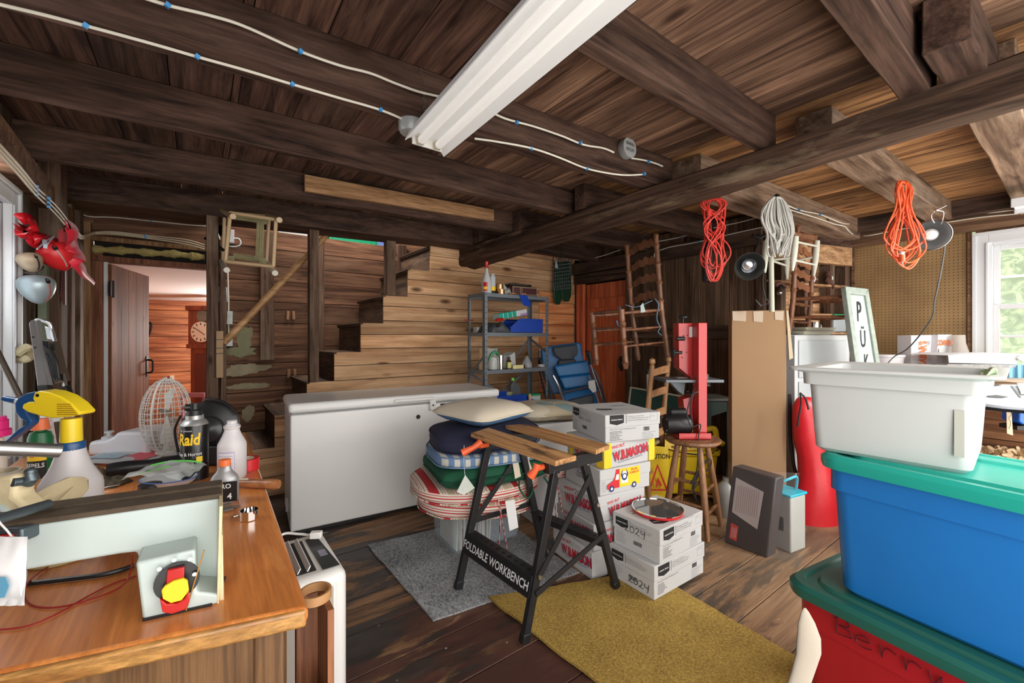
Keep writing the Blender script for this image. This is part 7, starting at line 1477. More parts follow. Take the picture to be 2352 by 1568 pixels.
lath(r, [(0, 0), (0.07, 0), (0.078, 0.02), (0.078, 0.17), (0.05, 0.22), (0.024, 0.245), (0.022, 0.27), (0, 0.27)], 'jug', mat('jug_plastic', (0.52, 0.54, 0.52), 0.3, alpha=0.75), seg=24); wrap(r, 0.079, 0.10, 0.17, -0.6, 0.6, mat('teal_print', (0.05, 0.4, 0.4), 0.5), 'label')
# chalkboard panel
r = thing('green_board', 'dark green board in a thin wooden frame leaning behind the natural wood chair', 'board', tuple(at(1500, 960, d=3.7)))
P_ = [at(1440, 960, d=3.75), at(1620, 1010, d=3.4), at(1582, 912, d=3.45), at(1448, 889, d=3.75)]; M().prism(P_, (_s * 0.015, _c * 0.015, 0)).build('board', mat('board_green', (0.012, 0.045, 0.035), 0.6, var=0.3), r, w=1); mb = M()
for a_, b_ in ((P_[3], P_[2]), (P_[0], P_[3]), (P_[2], P_[1])): mb.bar(a_ - AWAY * 0.006, b_ - AWAY * 0.006, 0.022, 0.012, up=(0, 0, 1))
mb.build('frame_strip', mat('pale_strip', (0.42, 0.38, 0.28), 0.7), r, w=1)
r = thing('walking_cane', 'thin pale stick with a black rubber top behind the natural wood chair', 'stick', tuple(at(1490, 960, d=3.6)))
M().cyl(at(1488, 856, d=3.6), at(1489, 935, d=3.55), 0.011).build('stick', creamc, r, w=1); M().cyl(at(1488, 848, d=3.6), at(1488, 859, d=3.6), 0.018).build('ferrule', black, r, w=1)
r = thing('sewing_table', 'dark green painted treadle table behind the band saw', 'table', tuple(at(1650, 1140, d=3.55).xy) + (0.0,))
T0 = at(1620, 915, d=3.5)
tdk = mat('dark_green_paint', (0.035, 0.06, 0.05), 0.6, var=0.3)
def LT(x, y, z): return V(T0.x, T0.y, 0) + RIGHT * x + AWAY * y + V(0, 0, z)
tz = T0.z; mb = M().prism([LT(-0.05, 0, tz - 0.02), LT(0.24, 0, tz - 0.02), LT(0.24, 0.3, tz - 0.02), LT(-0.05, 0.3, tz - 0.02)], (0, 0, 0.02)); mb.build('table_top', mat('table_grey', (0.14, 0.14, 0.12), 0.6), r, w=1)
M().prism([LT(0.0, 0.02, 0), LT(0.05, 0.02, 0), LT(0.06, 0.02, tz - 0.02), LT(0.0, 0.02, tz - 0.02)], LT(0, 0.04, 0) - LT(0, 0, 0)).prism([LT(0.06, 0.02, tz - 0.15), LT(0.22, 0.02, tz - 0.10), LT(0.22, 0.02, tz - 0.02), LT(0.06, 0.02, tz - 0.02)], LT(0, 0.02, 0) - LT(0, 0, 0)).build('front_frame', tdk, r, w=1)
M().prism([LT(0.19, 0.02, 0), LT(0.235, 0.02, 0), LT(0.235, 0.02, tz - 0.02), LT(0.19, 0.02, tz - 0.02)], LT(0, 0.04, 0) - LT(0, 0, 0)).build('leg', tdk, r, w=1)
M().prism([LT(-0.2, 0.2, 0), LT(-0.06, 0.2, 0), LT(-0.06, 0.2, tz * 0.8), LT(-0.2, 0.2, tz * 0.8)], LT(0, 0.02, 0) - LT(0, 0, 0)).build('side_cabinet', mat('khaki_panel', (0.3, 0.29, 0.22), 0.7), r, w=1)
# cardboard
card = mat('corrugated_card', (0.26, 0.155, 0.078), 0.85, var=0.05, scale=3)
cbx = thing('cardboard_box', 'tall flat brown cardboard box standing behind the wrapped dark case', 'cardboard box', tuple(at(1746, 1160, d=3.0).xy) + (0.0,))
a = at(1681, 714, d=3.0); b = at(1806, 711, d=3.0); a.z = b.z = 0; c1 = at(1688, 1000, d=2.95).xy; 
ztp = at(1746, 712, d=3.0).z; d_ = AWAY * 0.05
M().prism([V(a.x, a.y, 0), V(b.x, b.y, 0), V(b.x, b.y, ztp), V(a.x, a.y, ztp - 0.005)], d_).build('carton', card, cbx, bevel=0.002, w=1)
M().prism([V(b.x, b.y, 0) + d_ * 0.1 + V(0.004, 0, 0), V(b.x, b.y, 0) + d_ * 0.4 + V(0.018, 0, 0), V(b.x, b.y, ztp * 0.78) + d_ * 0.4 + V(0.018, 0, 0), V(b.x, b.y, ztp * 0.78) + d_ * 0.1 + V(0.004, 0, 0)], (0.004, 0.0, 0)).build('torn_edge', mat('pale_card_edge', (0.42, 0.35, 0.24), 0.9), cbx, w=1)
M().prism([at(1806, 712, d=2.99), at(1811, 714, d=3.02), at(1822, 822, d=3.02), at(1813, 826, d=2.99)], d_ * 0.2).build('side_flap', mat('pale_card_edge', (0.42, 0.35, 0.24), 0.9), cbx, w=1)
tapem = mat('clear_packing_tape', (0.34, 0.25, 0.16), 0.25)
for (u0, u1, v1) in ((1682, 1714, 738), (1730, 1753, 740), (1779, 1800, 736)): M().prism([at(u0, 715, d=2.997), at(u1, 714, d=2.997), at(u1 - 1, v1, d=2.997), at(u0 + 1, v1 - 2, d=2.997)], (-_s * 0.001, -_c * 0.001, 0)).build('tape', tapem, cbx, w=1)
# wrapped dark case
bc = thing('wrapped_case', 'dark flat case wrapped in clear plastic with a white sheet and a red label', 'case', tuple(at(1720, 1262, z=0)))
G = lambda u, v, d: at(u, v, d=d)
A1, A2, A3, A4 = V(2.64, 1.329, 0.0), V(2.648, 1.083, 0.0), V(2.70, 1.055, 0.46), V(2.69, 1.30, 0.475)
th_ = V(0.095, -0.01, 0)
M().prism([A1, A2, A3, A4], th_).build('case_body', mat('dark_brown_case', (0.045, 0.035, 0.035), 0.4), bc, bevel=0.008, w=1)
rx = (A2 - A1).normalized(); ux = (A4 - A1).normalized()
def cp(a_, b_): return A1 + rx * a_ + ux * b_
rects(mat('letter_paper', (0.56, 0.50, 0.50), 0.7), A1, rx, ux, [[(0.028, 0.20), (0.180, 0.145), (0.192, 0.37), (0.03, 0.415)]], bc, 'letter', push=0.004, w=1)
rects(mat('letter_text', (0.40, 0.30, 0.30), 0.8), A1, rx, ux, [(0.045 + 0.012 * k, 0.049 + 0.012 * k, 0.21, 0.37) for k in range(11)], bc, 'letter_text', push=0.005, w=1)
rects(mat('red_sticker', (0.66, 0.05, 0.04), 0.5), A1, rx, ux, [[(0.028, 0.04), (0.073, 0.033), (0.075, 0.125), (0.03, 0.135)]], bc, 'red_label', push=0.004, w=1)
rects(whiteink, A1, rx, ux, [(0.04 + 0.008 * k, 0.042 + 0.008 * k, 0.05, 0.11) for k in range(4)], bc, 'red_label_text', push=0.005, w=1)
def wrapf(u, v):
	s_ = u * 1.5; n_ = 0.012 * nz3(V(u * 7, v * 6, 3)) ; top = 0.50 + 0.02 * math.sin(u * 14)
	x = -0.03 + 0.36 * u; p = A1.lerp(A4, v * 1.05) + rx * x; 
	if u > 0.75: p = p + V((u - 0.75) * 0.45 * (0.6 + 0.5 * abs(v - 0.5)), 0, 0)
	q_ = p - V(0.006, 0, 0) - V(abs(n_), 0, 0); q_.z = max(q_.z, 0.004); return q_
wf = M().grid(wrapf, 30, 24).build('plastic_wrap', mat('clear_wrap', (0.8, 0.8, 0.8), 0.1, alpha=0.05, var=0.02), bc, w=1)
# clear latch box behind it
r = thing('file_box', 'clear plastic file box with bright blue handles behind the wrapped case', 'file box', (2.83, 1.10, 0.0), math.radians(-100))
M().box((-0.06, 0, 0), (0.08, 0.15, 0.33)).build('box_body', mat('frosted_box', (0.48, 0.50, 0.47), 0.4, alpha=0.9), r, bevel=0.008); M().box((-0.065, -0.01, 0.33), (0.085, 0.16, 0.345)).build('lid', mat('cyan_plastic', (0.02, 0.45, 0.60), 0.4), r, bevel=0.004)
M().tube(smoothpts([(0.02, -0.005, 0.345), (0.02, -0.01, 0.40), (0.05, 0.04, 0.43), (0.05, 0.11, 0.43), (0.03, 0.14, 0.35)], 5), 0.008, 8).build('handle', mat('cyan_plastic', (0.02, 0.45, 0.60), 0.4), r); M().box((-0.03, -0.012, 0.12), (0.04, -0.002, 0.20)).build('latch', black, r, bevel=0.002)
# red sled bag
r = thing('red_bag', 'tall red nylon tent bag standing between the cardboard and the totes', 'bag', (3.05, 0.98, 0.0))
mb = M(); rr = []
prof = [(1838, 30, 1.19), (1838, 60, 1.12), (1840, 75, 1.0), (1843, 80, 0.8), (1850, 70, 0.6), (1855, 60, 0.45), (1856, 80, 0.25), (1856, 96, 0.08), (1856, 100, 0.03), (1856, 96, 0.0)]
for u, w_, z in [(1842, 22, 0.865), (1842, 36, 0.85), (1845, 56, 0.80), (1850, 66, 0.70), (1852, 66, 0.58), (1858, 60, 0.46), (1865, 66, 0.34), (1866, 84, 0.2), (1866, 98, 0.08), (1866, 100, 0.02), (1866, 98, 0.0)]:
	c0 = at(u + 8, 900, d=2.95); hw_ = w_ * 2.95 / F / 2 * 1.1; ring = []
	for k in range(28):
		a_ = 2 * PI * k / 28; n_ = 1 + 0.10 * nz3(V(math.cos(a_) * 1.5, math.sin(a_) * 1.5 + z * 4, 2)); p = V(c0.x, c0.y, z) + RIGHT * hw_ * math.cos(a_) * n_ + AWAY * min(hw_ * 0.7, 0.10) * math.sin(a_) * n_; ring.append(p)
	rr.append(ring)
mb.rings(rr); mb.build('bag_body', mat('red_nylon', (0.56, 0.012, 0.02), 0.35, var=0.1, bump=0.2, scale=4), r, w=1, sharp=1.2)
M().tube(smoothpts([at(u, v, d=2.80) for u, v in ((1838, 902), (1840, 925), (1836, 950), (1831, 980))], 5), 0.006, 8).tube(smoothpts([at(u, v, d=2.80) for u, v in ((1838, 902), (1850, 915), (1857, 940))], 5), 0.006, 8).build('draw_cord', black, r, w=1)
M().prism([at(u, v, d=2.80) for u, v in ((1832, 1128), (1850, 1130), (1850, 1146), (1834, 1142))], (_s * 0.02, _c * 0.02, 0)).build('buckle_strap', black, r, w=1, bevel=0.003)
tag(M().tube(smoothpts([at(u, v, d=3.02) for u, v in ((1814, 905), (1815, 1000), (1822, 1060), (1828, 1085))], 5), 0.012, 8).build('black_strap', cableb), 'black strap hanging between the cardboard and the red bag', 'strap')
# white drawer unit with trays and chair
wu = thing('drawer_unit', 'tall white plastic drawer unit under the brown turned chair', 'drawers', tuple(at(1890, 1100, d=3.5).xy) + (0.0,))
q0 = at(1826, 900, d=3.15); q1 = at(1952, 900, d=3.35); q0.z = q1.z = 0; dn = (q1 - q0).normalized(); bk = V(-dn.y, dn.x, 0)
if bk.dot(AWAY) < 0: bk = -bk
zc = 1.30; dw = mat('drawer_white', (0.58, 0.60, 0.61), 0.45, var=0.03); M().prism([q0, q1, q1 + bk * 0.42, q0 + bk * 0.42], (0, 0, zc)).build('cabinet', dw, wu, bevel=0.006, w=1)
for z0, z1 in ((0.98, 1.26), (0.66, 0.95), (0.34, 0.63), (0.04, 0.31)):
	a_, b_ = q0 + dn * 0.03, q1 - dn * 0.06; M().prism([a_ - bk * 0.012 + V(0, 0, z0), b_ - bk * 0.012 + V(0, 0, z0), b_ - bk * 0.012 + V(0, 0, z1), a_ - bk * 0.012 + V(0, 0, z1)], bk * 0.012).build('drawer', mat('drawer_front', (0.50, 0.54, 0.56), 0.4), wu, bevel=0.005, w=1)
for i, (off, z_) in enumerate(((0.0, zc + 0.001), (0.02, zc + 0.03))):
	r = thing('plastic_tray', ['ivory divided tray lying on the white drawer unit', 'ivory divided tray stacked on another on the white drawer unit'][i], 'tray', tuple((q0 + dn * (0.25 + off) + bk * 0.10)[:2]) + (z_,), math.atan2(dn.y, dn.x))
	M().rings([[V(x * s_, y * s_, z) for x, y in ((-0.17, -0.11), (0.17, -0.11), (0.19, 0), (0.17, 0.11), (-0.17, 0.11), (-0.19, 0))] for s_, z in ((0.8, 0), (0.85, 0.004), (1.0, 0.025), (1.04, 0.028), (0.98, 0.026), (0.82, 0.008), (0.8, 0.006))]).build('tray', mat('ivory_plastic', (0.52, 0.50, 0.40), 0.5), r, bevel=0.004)
a = at(1822, 757, d=3.22); b = at(1862, 750, d=3.52); a.z = b.z = zc + 0.06; an = math.atan2(b.y - a.y, b.x - a.x)
bcz = ladder_chair('ladder_back_chair', 'brown turned ladder-back chair without a seat on top of the white drawer unit', 'chair', (0, 0, 0), 0, brch, H=0.80, Wb=(b - a).xy.length, D=0.34, seat_z=0.27, slats=5, wavy=0.05, r=0.019, lean=-0.03, rungs=1, Wf=0.36, front_h=0.30)
bcz.location = ((a.x + b.x) / 2, (a.y + b.y) / 2, zc + 0.002); bcz.rotation_euler = (0, 0, an)
# painted sign
sg = thing('painted_sign', 'grey green framed sign with cut-out letters leaning beside the white drawer unit', 'sign', tuple(at(1980, 835, d=2.95)))
c_ = [at(1975, 900, d=2.9), at(2033, 900, d=2.98), at(1995, 663, d=3.0), at(1942, 657, d=2.92)]; rx = (c_[1] - c_[0]).normalized(); ux = (c_[3] - c_[0]); ux = (ux - rx * ux.dot(rx)).normalized()
frm = mat('distressed_grey_green', (0.30, 0.35, 0.31), 0.7, var=0.35, scale=30); nb = rx.cross(ux)
if nb.dot(AWAY) > 0: nb = -nb
w_ = (c_[1] - c_[0]).length; 
def lerp4(a_, b_): return c_[0].lerp(c_[1], a_).lerp(c_[3].lerp(c_[2], a_), b_)
for A_, B_ in (((0, 0.17), (0, 1)), ((0.83, 1), (0, 1)), ((0, 1), (0.93, 1)), ((0, 1), (0, 0.07))):
	M().prism([lerp4(A_[0], B_[0]), lerp4(A_[1], B_[0]), lerp4(A_[1], B_[1]), lerp4(A_[0], B_[1])], -nb * 0.035).build('frame_rail', frm, sg, bevel=0.004, w=1)
M().prism([lerp4(0.15, 0.06), lerp4(0.85, 0.06), lerp4(0.85, 0.94), lerp4(0.15, 0.94)], -nb * 0.01).build('panel', mat('pale_sign_panel', (0.40, 0.47, 0.45), 0.7, var=0.15), sg, w=1, loc=tuple(-nb * 0.014))
for ch, b_, sz in (('P', 0.76, 0.20), ('Ü', 0.50, 0.17), ('K', 0.28, 0.15)): text(ch, sz, lerp4(0.5, b_) - nb * 0.012, rx, ux, ink, sg, 'cut_out_letter', bold=0.01, sx=0.5, w=1)
# === things hanging
def coil(name, label, u, vt, vb, wpx, d, n, m_, r_=0.0045, plug=True, seed=1, twist=0.5, top_w=0.35):
	rnd = random.Random(seed); root = thing(name, label, 'extension cord', tuple(at(u, vt, d=d))); mb = M(); pts = []
	for i in range(n):
		h_ = vb - vt; b_ = vb - rnd.uniform(0, 1) * h_ * 0.25; w = wpx * rnd.uniform(0.3, 0.95) / 2; tw = wpx * top_w / 2 * rnd.uniform(0.2, 1); dd = d + rnd.uniform(-0.05, 0.05); ox = rnd.uniform(-1, 1) * wpx * 0.12; sw = rnd.choice((1, -1)); x2 = rnd.choice((1, 1, -1)); hb = b_ - vt
		pts += [at(u + ox * .3 - sw * tw * .5, vt + rnd.uniform(0, 8), d=dd), at(u - sw * tw, vt + hb * 0.12, d=dd), at(u - sw * tw * .9 * x2 + ox * .5, vt + hb * 0.38, d=dd), at(u - sw * w * .8 + ox, vt + hb * 0.66, d=dd), at(u - sw * w + ox, vt + hb * 0.85, d=dd), at(u + ox, b_, d=dd), at(u + sw * w + ox, vt + hb * 0.84, d=dd), at(u + sw * w * .7 + ox, vt + hb * 0.6, d=dd), at(u + sw * tw * .8 * x2 + ox * .5, vt + hb * 0.33, d=dd), at(u + sw * tw, vt + hb * 0.1, d=dd)]
	mb.tube(smoothpts(pts, 5), r_, 7); mb.build('cord', m_, root, w=1)
	return root
oc = mat('orange_cord', (0.80, 0.12, 0.035), 0.35); rc2 = mat('red_cord', (0.66, 0.045, 0.03), 0.35)
k1 = coil('extension_cord', 'red extension cord coiled over the back of the big hewn beam', 1640, 452, 658, 66, 2.78, 9, rc2, seed=4, top_w=0.9)
k2 = coil('extension_cord', 'orange extension cord hanging from the pale joist beside the metal clamp lamp', 2076, 414, 624, 92, 2.52, 12, oc, seed=11, top_w=0.45)
M().cyl(at(2072, 585, d=2.46), at(2073, 600, d=2.46), 0.014).build('plug', oc, k2, w=1); M().cyl(at(2072, 578, d=2.455), at(2072, 585, d=2.46), 0.011).build('plug_cap', whiteink, k2, w=1); M().cyl(at(2073, 600, d=2.46), at(2073, 607, d=2.46), 0.003).build('prong', steel, k2, w=1)
M().cyl(at(1627, 484, d=2.74), at(1628, 496, d=2.74), 0.012).build('plug', rc2, k1, w=1)
r = thing('wrapped_bundle', 'bundle in black plastic hanging inside the loops of the red cord', 'bundle', tuple(at(1626, 560, d=2.9)))
mb = M(); rr = []
for v, w_ in ((462, 2), (540, 2.5), (556, 4), (562, 9), (585, 10), (615, 12), (640, 12), (646, 11)):
	c0 = at(1625, v, d=2.92); rr.append([c0 + (RIGHT * math.cos(a_) + AWAY * math.sin(a_)) * w_ * 2.92 / F * (1 + 0.15 * nz3(V(a_ * 2, v * .1, 0))) for a_ in [2 * PI * k / 18 for k in range(18)]])
mb.rings(rr); mb.build('wrap', mat('black_bag_film', (0.02, 0.018, 0.016), 0.2, bump=0.8, scale=14), r, w=1, sharp=1.2)
# mop
mp_ = thing('string_mop', 'grey string mop hung head up from the joist with its pale pole hanging down', 'mop', tuple(at(1785, 455, d=2.75)))
mpm = mat('grey_yarn', (0.50, 0.49, 0.45), 0.95, var=0.25, scale=90); rnd = random.Random(3)
for grp in range(4):
	mb = M()
	for k in range(26):
		a_ = rnd.uniform(-1, 1); dd = 2.75 + rnd.uniform(-0.07, 0.05); top = 450 + 8 * a_ * a_ + rnd.uniform(0, 4); x0 = 1783 + a_ * 22; end = rnd.uniform(548, 592); xe = 1788 + a_ * 30 + rnd.uniform(-6, 8)
		pts = [at(1783 + a_ * 6, 452, d=dd), at(x0, top + 8, d=dd), at(1784 + a_ * 37, 500 + rnd.uniform(-8, 8), d=dd - 0.01), at(1792 + a_ * 32 + rnd.uniform(-5, 5), 535, d=dd), at(xe - a_ * 6, end - 14, d=dd), at(xe - a_ * 12, end, d=dd)]
		mb.tube(smoothpts(pts, 4), 0.0055, 5)
	mb.build('yarn_strands', mpm, mp_, w=1)
M().cyl(at(1771, 570, d=2.8), at(1773, 716, d=2.8), 0.0155, seg=14).build('pole', mat('pale_green_pole', (0.50, 0.50, 0.40), 0.6), mp_, w=1); M().ball(at(1784, 452, d=2.75), 0.02, 10).build('hanging_ring', black, mp_, w=1)
# white stool legs hanging
ws = thing('hanging_stool', 'small stool with worn white tapered legs hanging beside the mop', 'stool', tuple(at(1820, 545, d=2.95)))
LGS = {'a': ((1757, 553), (1757, 626), 2.95), 'b': ((1807, 573), (1808, 641), 3.25), 'c': ((1828, 543), (1820, 622), 2.85), 'd': ((1877, 553), (1869, 634), 3.15)}
for k, (t0, b0, dd) in LGS.items(): M().tube([at(*t0, d=dd).lerp(at(*b0, d=dd), i / 14) for i in range(15)], lambda t: 0.017 + 0.004 * math.sin(t * PI) - 0.010 * t ** 3, 14).build('leg', whch, ws, w=1)
def lg(k, t): t0, b0, dd = LGS[k]; return at(*t0, d=dd).lerp(at(*b0, d=dd), t)
for p_, q_, t in (('a', 'b', 0.55), ('c', 'd', 0.15), ('c', 'd', 0.68), ('a', 'c', 0.62), ('b', 'd', 0.45)): M().cyl(lg(p_, t), lg(q_, t), 0.008, seg=10).build('rung', whch, ws, w=1)
mb = M().hexa([lg(k, -0.02) for k in 'acdb'] + [lg(k, -0.16) for k in 'acdb']); mb.build('seat', brch, ws, w=1, bevel=0.01)
# clamp lamps
def clamp_lamp(label, u, v, d, face, r_, m_, bulbm, inner):
	c = at(u, v, d=d); root = thing('clamp_lamp', label, 'lamp', tuple(c)); f = V(*face).normalized()
	M().lathe([(r_, 0.0), (r_ * 1.03, -0.002), (r_ * 1.0, -0.01), (r_ * 0.85, -0.05), (r_ * 0.5, -0.10), (r_ * 0.32, -0.12), (r_ * 0.30, -0.12), (r_ * 0.47, -0.098), (r_ * 0.82, -0.048), (r_ * 0.97, -0.002)], o=c, axis=f, seg=44, cap=False).build('reflector', [m_], root, w=1)
	M().lathe([(0.0, -0.19), (0.022, -0.19), (0.024, -0.13), (r_ * 0.31, -0.12), (0, -0.118)], o=c, axis=f, seg=20).build('socket', iron, root, w=1)
	M().lathe([(0, -0.12), (0.016, -0.118), (0.018, -0.10), (0.034, -0.062), (0.034, -0.045), (0.025, -0.028), (0, -0.02)], o=c, axis=f, seg=24).build('bulb', bulbm, root, w=1)
	return root, c, f
alu = mat('spun_aluminium', (0.62, 0.63, 0.64), 0.32, 1.0, var=0.1)
cl1, c1_, f1 = clamp_lamp('shiny metal clamp lamp with a white bulb hanging beside the orange cord', 2140, 540, 2.50, (-0.95, -0.22, -0.24), 0.086, alu, mat('opal_bulb', (0.8, 0.8, 0.78), 0.3), None)
M().tube(smoothpts([at(u, v, d=2.47) for u, v in ((2146, 512), (2139, 497), (2146, 485), (2166, 486), (2166, 500), (2162, 515))], 5), 0.003, 8).build('wire_hook', steel, cl1, w=1)
M().tube(smoothpts([at(u, v, d=dd) for u, v, dd in ((2171, 555, 2.5), (2167, 590, 2.5), (2158, 640, 2.5), (2147, 690, 2.55), (2142, 725, 2.6), (2120, 760, 2.7), (2085, 800, 2.9), (2055, 818, 3.0), (2040, 833, 3.0))], 8), 0.0042, 8).build('lamp_cord', mat('grey_cord', (0.08, 0.08, 0.08), 0.5), cl1, w=1)
cl2, c2_, f2 = clamp_lamp('dark metal clamp lamp with a reflector bulb hanging next to the mop', 1722, 612, 2.85, (-0.74, -0.58, -0.38), 0.092, mat('dull_dark_metal', (0.26, 0.27, 0.26), 0.4, 0.9), mat('reflector_bulb', (0.75, 0.75, 0.76), 0.12, 0.8), None)
M().lathe([(0.05, -0.03), (0.046, -0.045), (0.03, -0.07), (0, -0.09)], o=c2_, axis=f2, seg=28, cap=False).build('bulb_mirror', mat('bulb_mirror', (0.55, 0.56, 0.58), 0.15, 1.0, var=0.4, scale=30), cl2, w=1)
M().tube(smoothpts([at(u, v, d=2.95) for u, v in ((1743, 536), (1741, 560), (1734, 580), (1735, 592))], 5), 0.006, 8).tube(smoothpts([at(u, v, d=2.93) for u, v in ((1728, 540), (1744, 545), (1756, 540))], 5), 0.012, 8).build('clamp', iron, cl2, w=1)
M().tube(smoothpts([at(u, v, d=2.9) for u, v in ((1755, 622), (1752, 650), (1757, 680), (1765, 695), (1748, 700), (1735, 688), (1748, 704))], 6), 0.0035, 8).build('lamp_cord', cableb, cl2, w=1)
r = thing('metal_hook', 'bent nail and wire hook in the end of the pale joist', 'hook', tuple(at(2160, 480, d=2.45)))
M().tube([at(2150, 484, d=2.45), at(2174, 472, d=2.45)], 0.002, 6).ball(at(2152, 482, d=2.45), 0.01, 8).build('hook', nail, r, w=1)
# === ceiling light and wiring
lamp_on = mat('lit_reflector', (0.8, 0.8, 0.79), 0.6, var=0.0, emit=0.04)
sl = thing('shop_light', 'long white fluorescent shop light hanging on chains below the joists', 'light fixture', (0.78, 1.1, 2.1))
def LX(side, Y): return (0.697 + (Y - 1.66) * 0.052) if side == 0 else (0.897 + (Y - 1.733) * 0.038)
Y1, Y0 = 1.69, 0.44
mb = M(); rr = []
for Y in (Y0, Y1):
	xl, xr = LX(0, Y), LX(1, Y); dy = 0.035 if Y == Y1 else 0; zl, zr = 2.108, 2.10; w_ = xr - xl
	rr.append([V(xl, Y, zl), V(xl + w_ * 0.06, Y + dy * .1, zl + 0.012), V(xl + w_ * 0.2, Y + dy * .2, zl + 0.03), V(xl + w_ * 0.8, Y + dy * .8, zr + 0.03), V(xl + w_ * 0.94, Y + dy * .9, zr + 0.012), V(xr, Y + dy, zr), V(xr + 0.002, Y + dy, zr + 0.004), V(xl + w_ * 0.82, Y + dy * .8, zr + 0.075), V(xl + w_ * 0.18, Y + dy * .2, zl + 0.075), V(xl - 0.002, Y, zl + 0.004)])
mb.rings(rr); o = mb.build('reflector', lamp_on, sl, w=1, sharp=0.3)
for fx in (0.3, 0.7):
	M().cyl((LX(0, Y0) + 0.2 * fx, Y0 + 0.03, 2.115), (LX(0, Y1) + 0.2 * fx, Y1 - 0.03, 2.115), 0.0165, seg=16).build('fluorescent_tube', mat('lit_tube', (1, 0.98, 0.95), 0.5, var=0, emit=0.06), sl, w=1)
	for Y in (Y1 - 0.02,): M().box((LX(0, Y) + 0.2 * fx - 0.014, Y - 0.012, 2.10), (LX(0, Y) + 0.2 * fx + 0.014, Y + 0.008, 2.14)).build('lamp_holder', mat('aged_holder', (0.62, 0.55, 0.42), 0.5), sl, w=1, bevel=0.002)
M().box((LX(0, Y1) + 0.03, Y1 - 0.004, 2.102), (LX(1, Y1) - 0.03, Y1 + 0.003, 2.135)).build('end_plate', mat('worn_white_steel', (0.66, 0.64, 0.6), 0.5, var=0.15), sl, w=1)
for (u, v0) in ((966, 155), (972, 170)):
	ch = M(); top = at(u, v0, z=2.375); bot = V(0.75, 1.60, 2.175); n_ = 12
	for k in range(n_):
		c0 = top.lerp(bot, (k + 0.5) / n_) + V(0.02 * (u == 972) * (1 - k / n_), 0, 0); d_ = (top - bot) / n_ * 0.75; sd_ = V(0.005, 0, 0) if k % 2 else V(0, 0.005, 0)
		ch.tube([c0 - d_ * .6, c0 - d_ * .5 + sd_, c0 + d_ * .5 + sd_, c0 + d_ * .6, c0 + d_ * .5 - sd_, c0 - d_ * .5 - sd_], 0.0012, 5, closed=True)
	ch.build('hanging_chain', nail, sl, w=1)
for Yc in (0.6,):
	M().cyl((0.75, Yc, 2.17), (0.75, Yc, 2.38), 0.003, seg=6).build('hanging_chain', nail, sl, w=1)
sl2 = thing('shop_light', 'white shop light partly in view hanging over the workbench by the window', 'light fixture', (3.0, 0.1, 2.0))
q = [at(2321, 456, d=2.55), at(2323, 480, d=2.55), at(2352, 505, d=2.5), at(2420, 560, d=2.4), at(2470, 540, d=2.4), at(2440, 430, d=2.4), at(2352, 445, d=2.5)]
z2 = q[1].z
M().box((q[0].x, -0.8, z2 + 0.01), (q[0].x + 0.02, q[0].y, q[0].z)).box((q[0].x + 0.02, -0.8, z2 + 0.04), (q[0].x + 0.22, q[0].y, q[0].z)).box((q[0].x + 0.22, -0.8, z2 + 0.01), (q[0].x + 0.24, q[0].y, q[0].z)).build('housing', white, sl2, w=1, bevel=0.004)
M().box((q[0].x + 0.021, -0.8, z2 + 0.035), (q[0].x + 0.219, q[0].y - 0.005, z2 + 0.039)).build('reflector', lamp_on, sl2, w=1)
M().cyl((q[0].x + 0.06, q[0].y - 0.08, q[0].z), (q[0].x + 0.06, q[0].y - 0.08, 2.38), 0.003, seg=6).build('hanging_chain', nail, sl2, w=1)
# round boxes
r = thing('junction_box', 'round grey junction box fixed at the end of the shop light', 'junction box', tuple(at(945, 285, z=2.2)))
c0 = at(944, 290, z=2.18); M().lathe([(0, 0), (0.045, 0.0), (0.052, 0.012), (0.052, 0.05), (0, 0.05)], o=(c0.x, c0.y, 2.15), seg=24).build('box_body', greybox, r, w=1)
r = thing('junction_box', 'round grey junction box with pencilled writing on the joist past the shop light', 'junction box', tuple(at(1432, 348, y=1.50)))
c0 = at(1432, 345, y=1.53); M().lathe([(0, 0), (0.05, 0), (0.055, 0.008), (0.055, 0.045), (0, 0.045)], o=c0, axis=(0.0, -1, 0.0), seg=28).build('box_body', greybox, r, w=1)
text('BARN', 0.026, c0 + V(0, -0.047, 0.018), (1, 0, 0), (0, 0, 1), ink, r, 'pencil_lettering', w=1); text('RECEP', 0.024, c0 + V(0, -0.047, -0.014), (1, 0, 0), (0, 0, 1), ink, r, 'pencil_lettering', w=1)
def cable(label, pts, r_=0.0048, m_=None, staples=(), n=8, name='electric_cable', stw=0.013):
	root = thing(name, label, 'cable', tuple(pts[0]))
	M().tube(smoothpts(pts, n), r_, 7).build('sheath', m_ or cablew, root, w=1)
	for p in staples: M().obox(p, (stw, stw, stw * 1.0), (0.2, 0.3, 0.3)).build('staple', clipb, root, w=1)
	return root
ZJ = 2.193
Pz = lambda u, v, z=ZJ: at(u, v, z=z)
cable('white cable stapled under the first joist, ending at the shop light box', [Pz(-40, -3), Pz(0, 10), Pz(100, 34), Pz(200, 60), Pz(330, 95), Pz(452, 130), Pz(560, 160), Pz(670, 193), Pz(780, 225), Pz(873, 252), Pz(935, 278)], staples=[Pz(197, 59), Pz(453, 130), Pz(671, 193), Pz(874, 252)])
Py = lambda u, v, y: at(u, v, y=y)
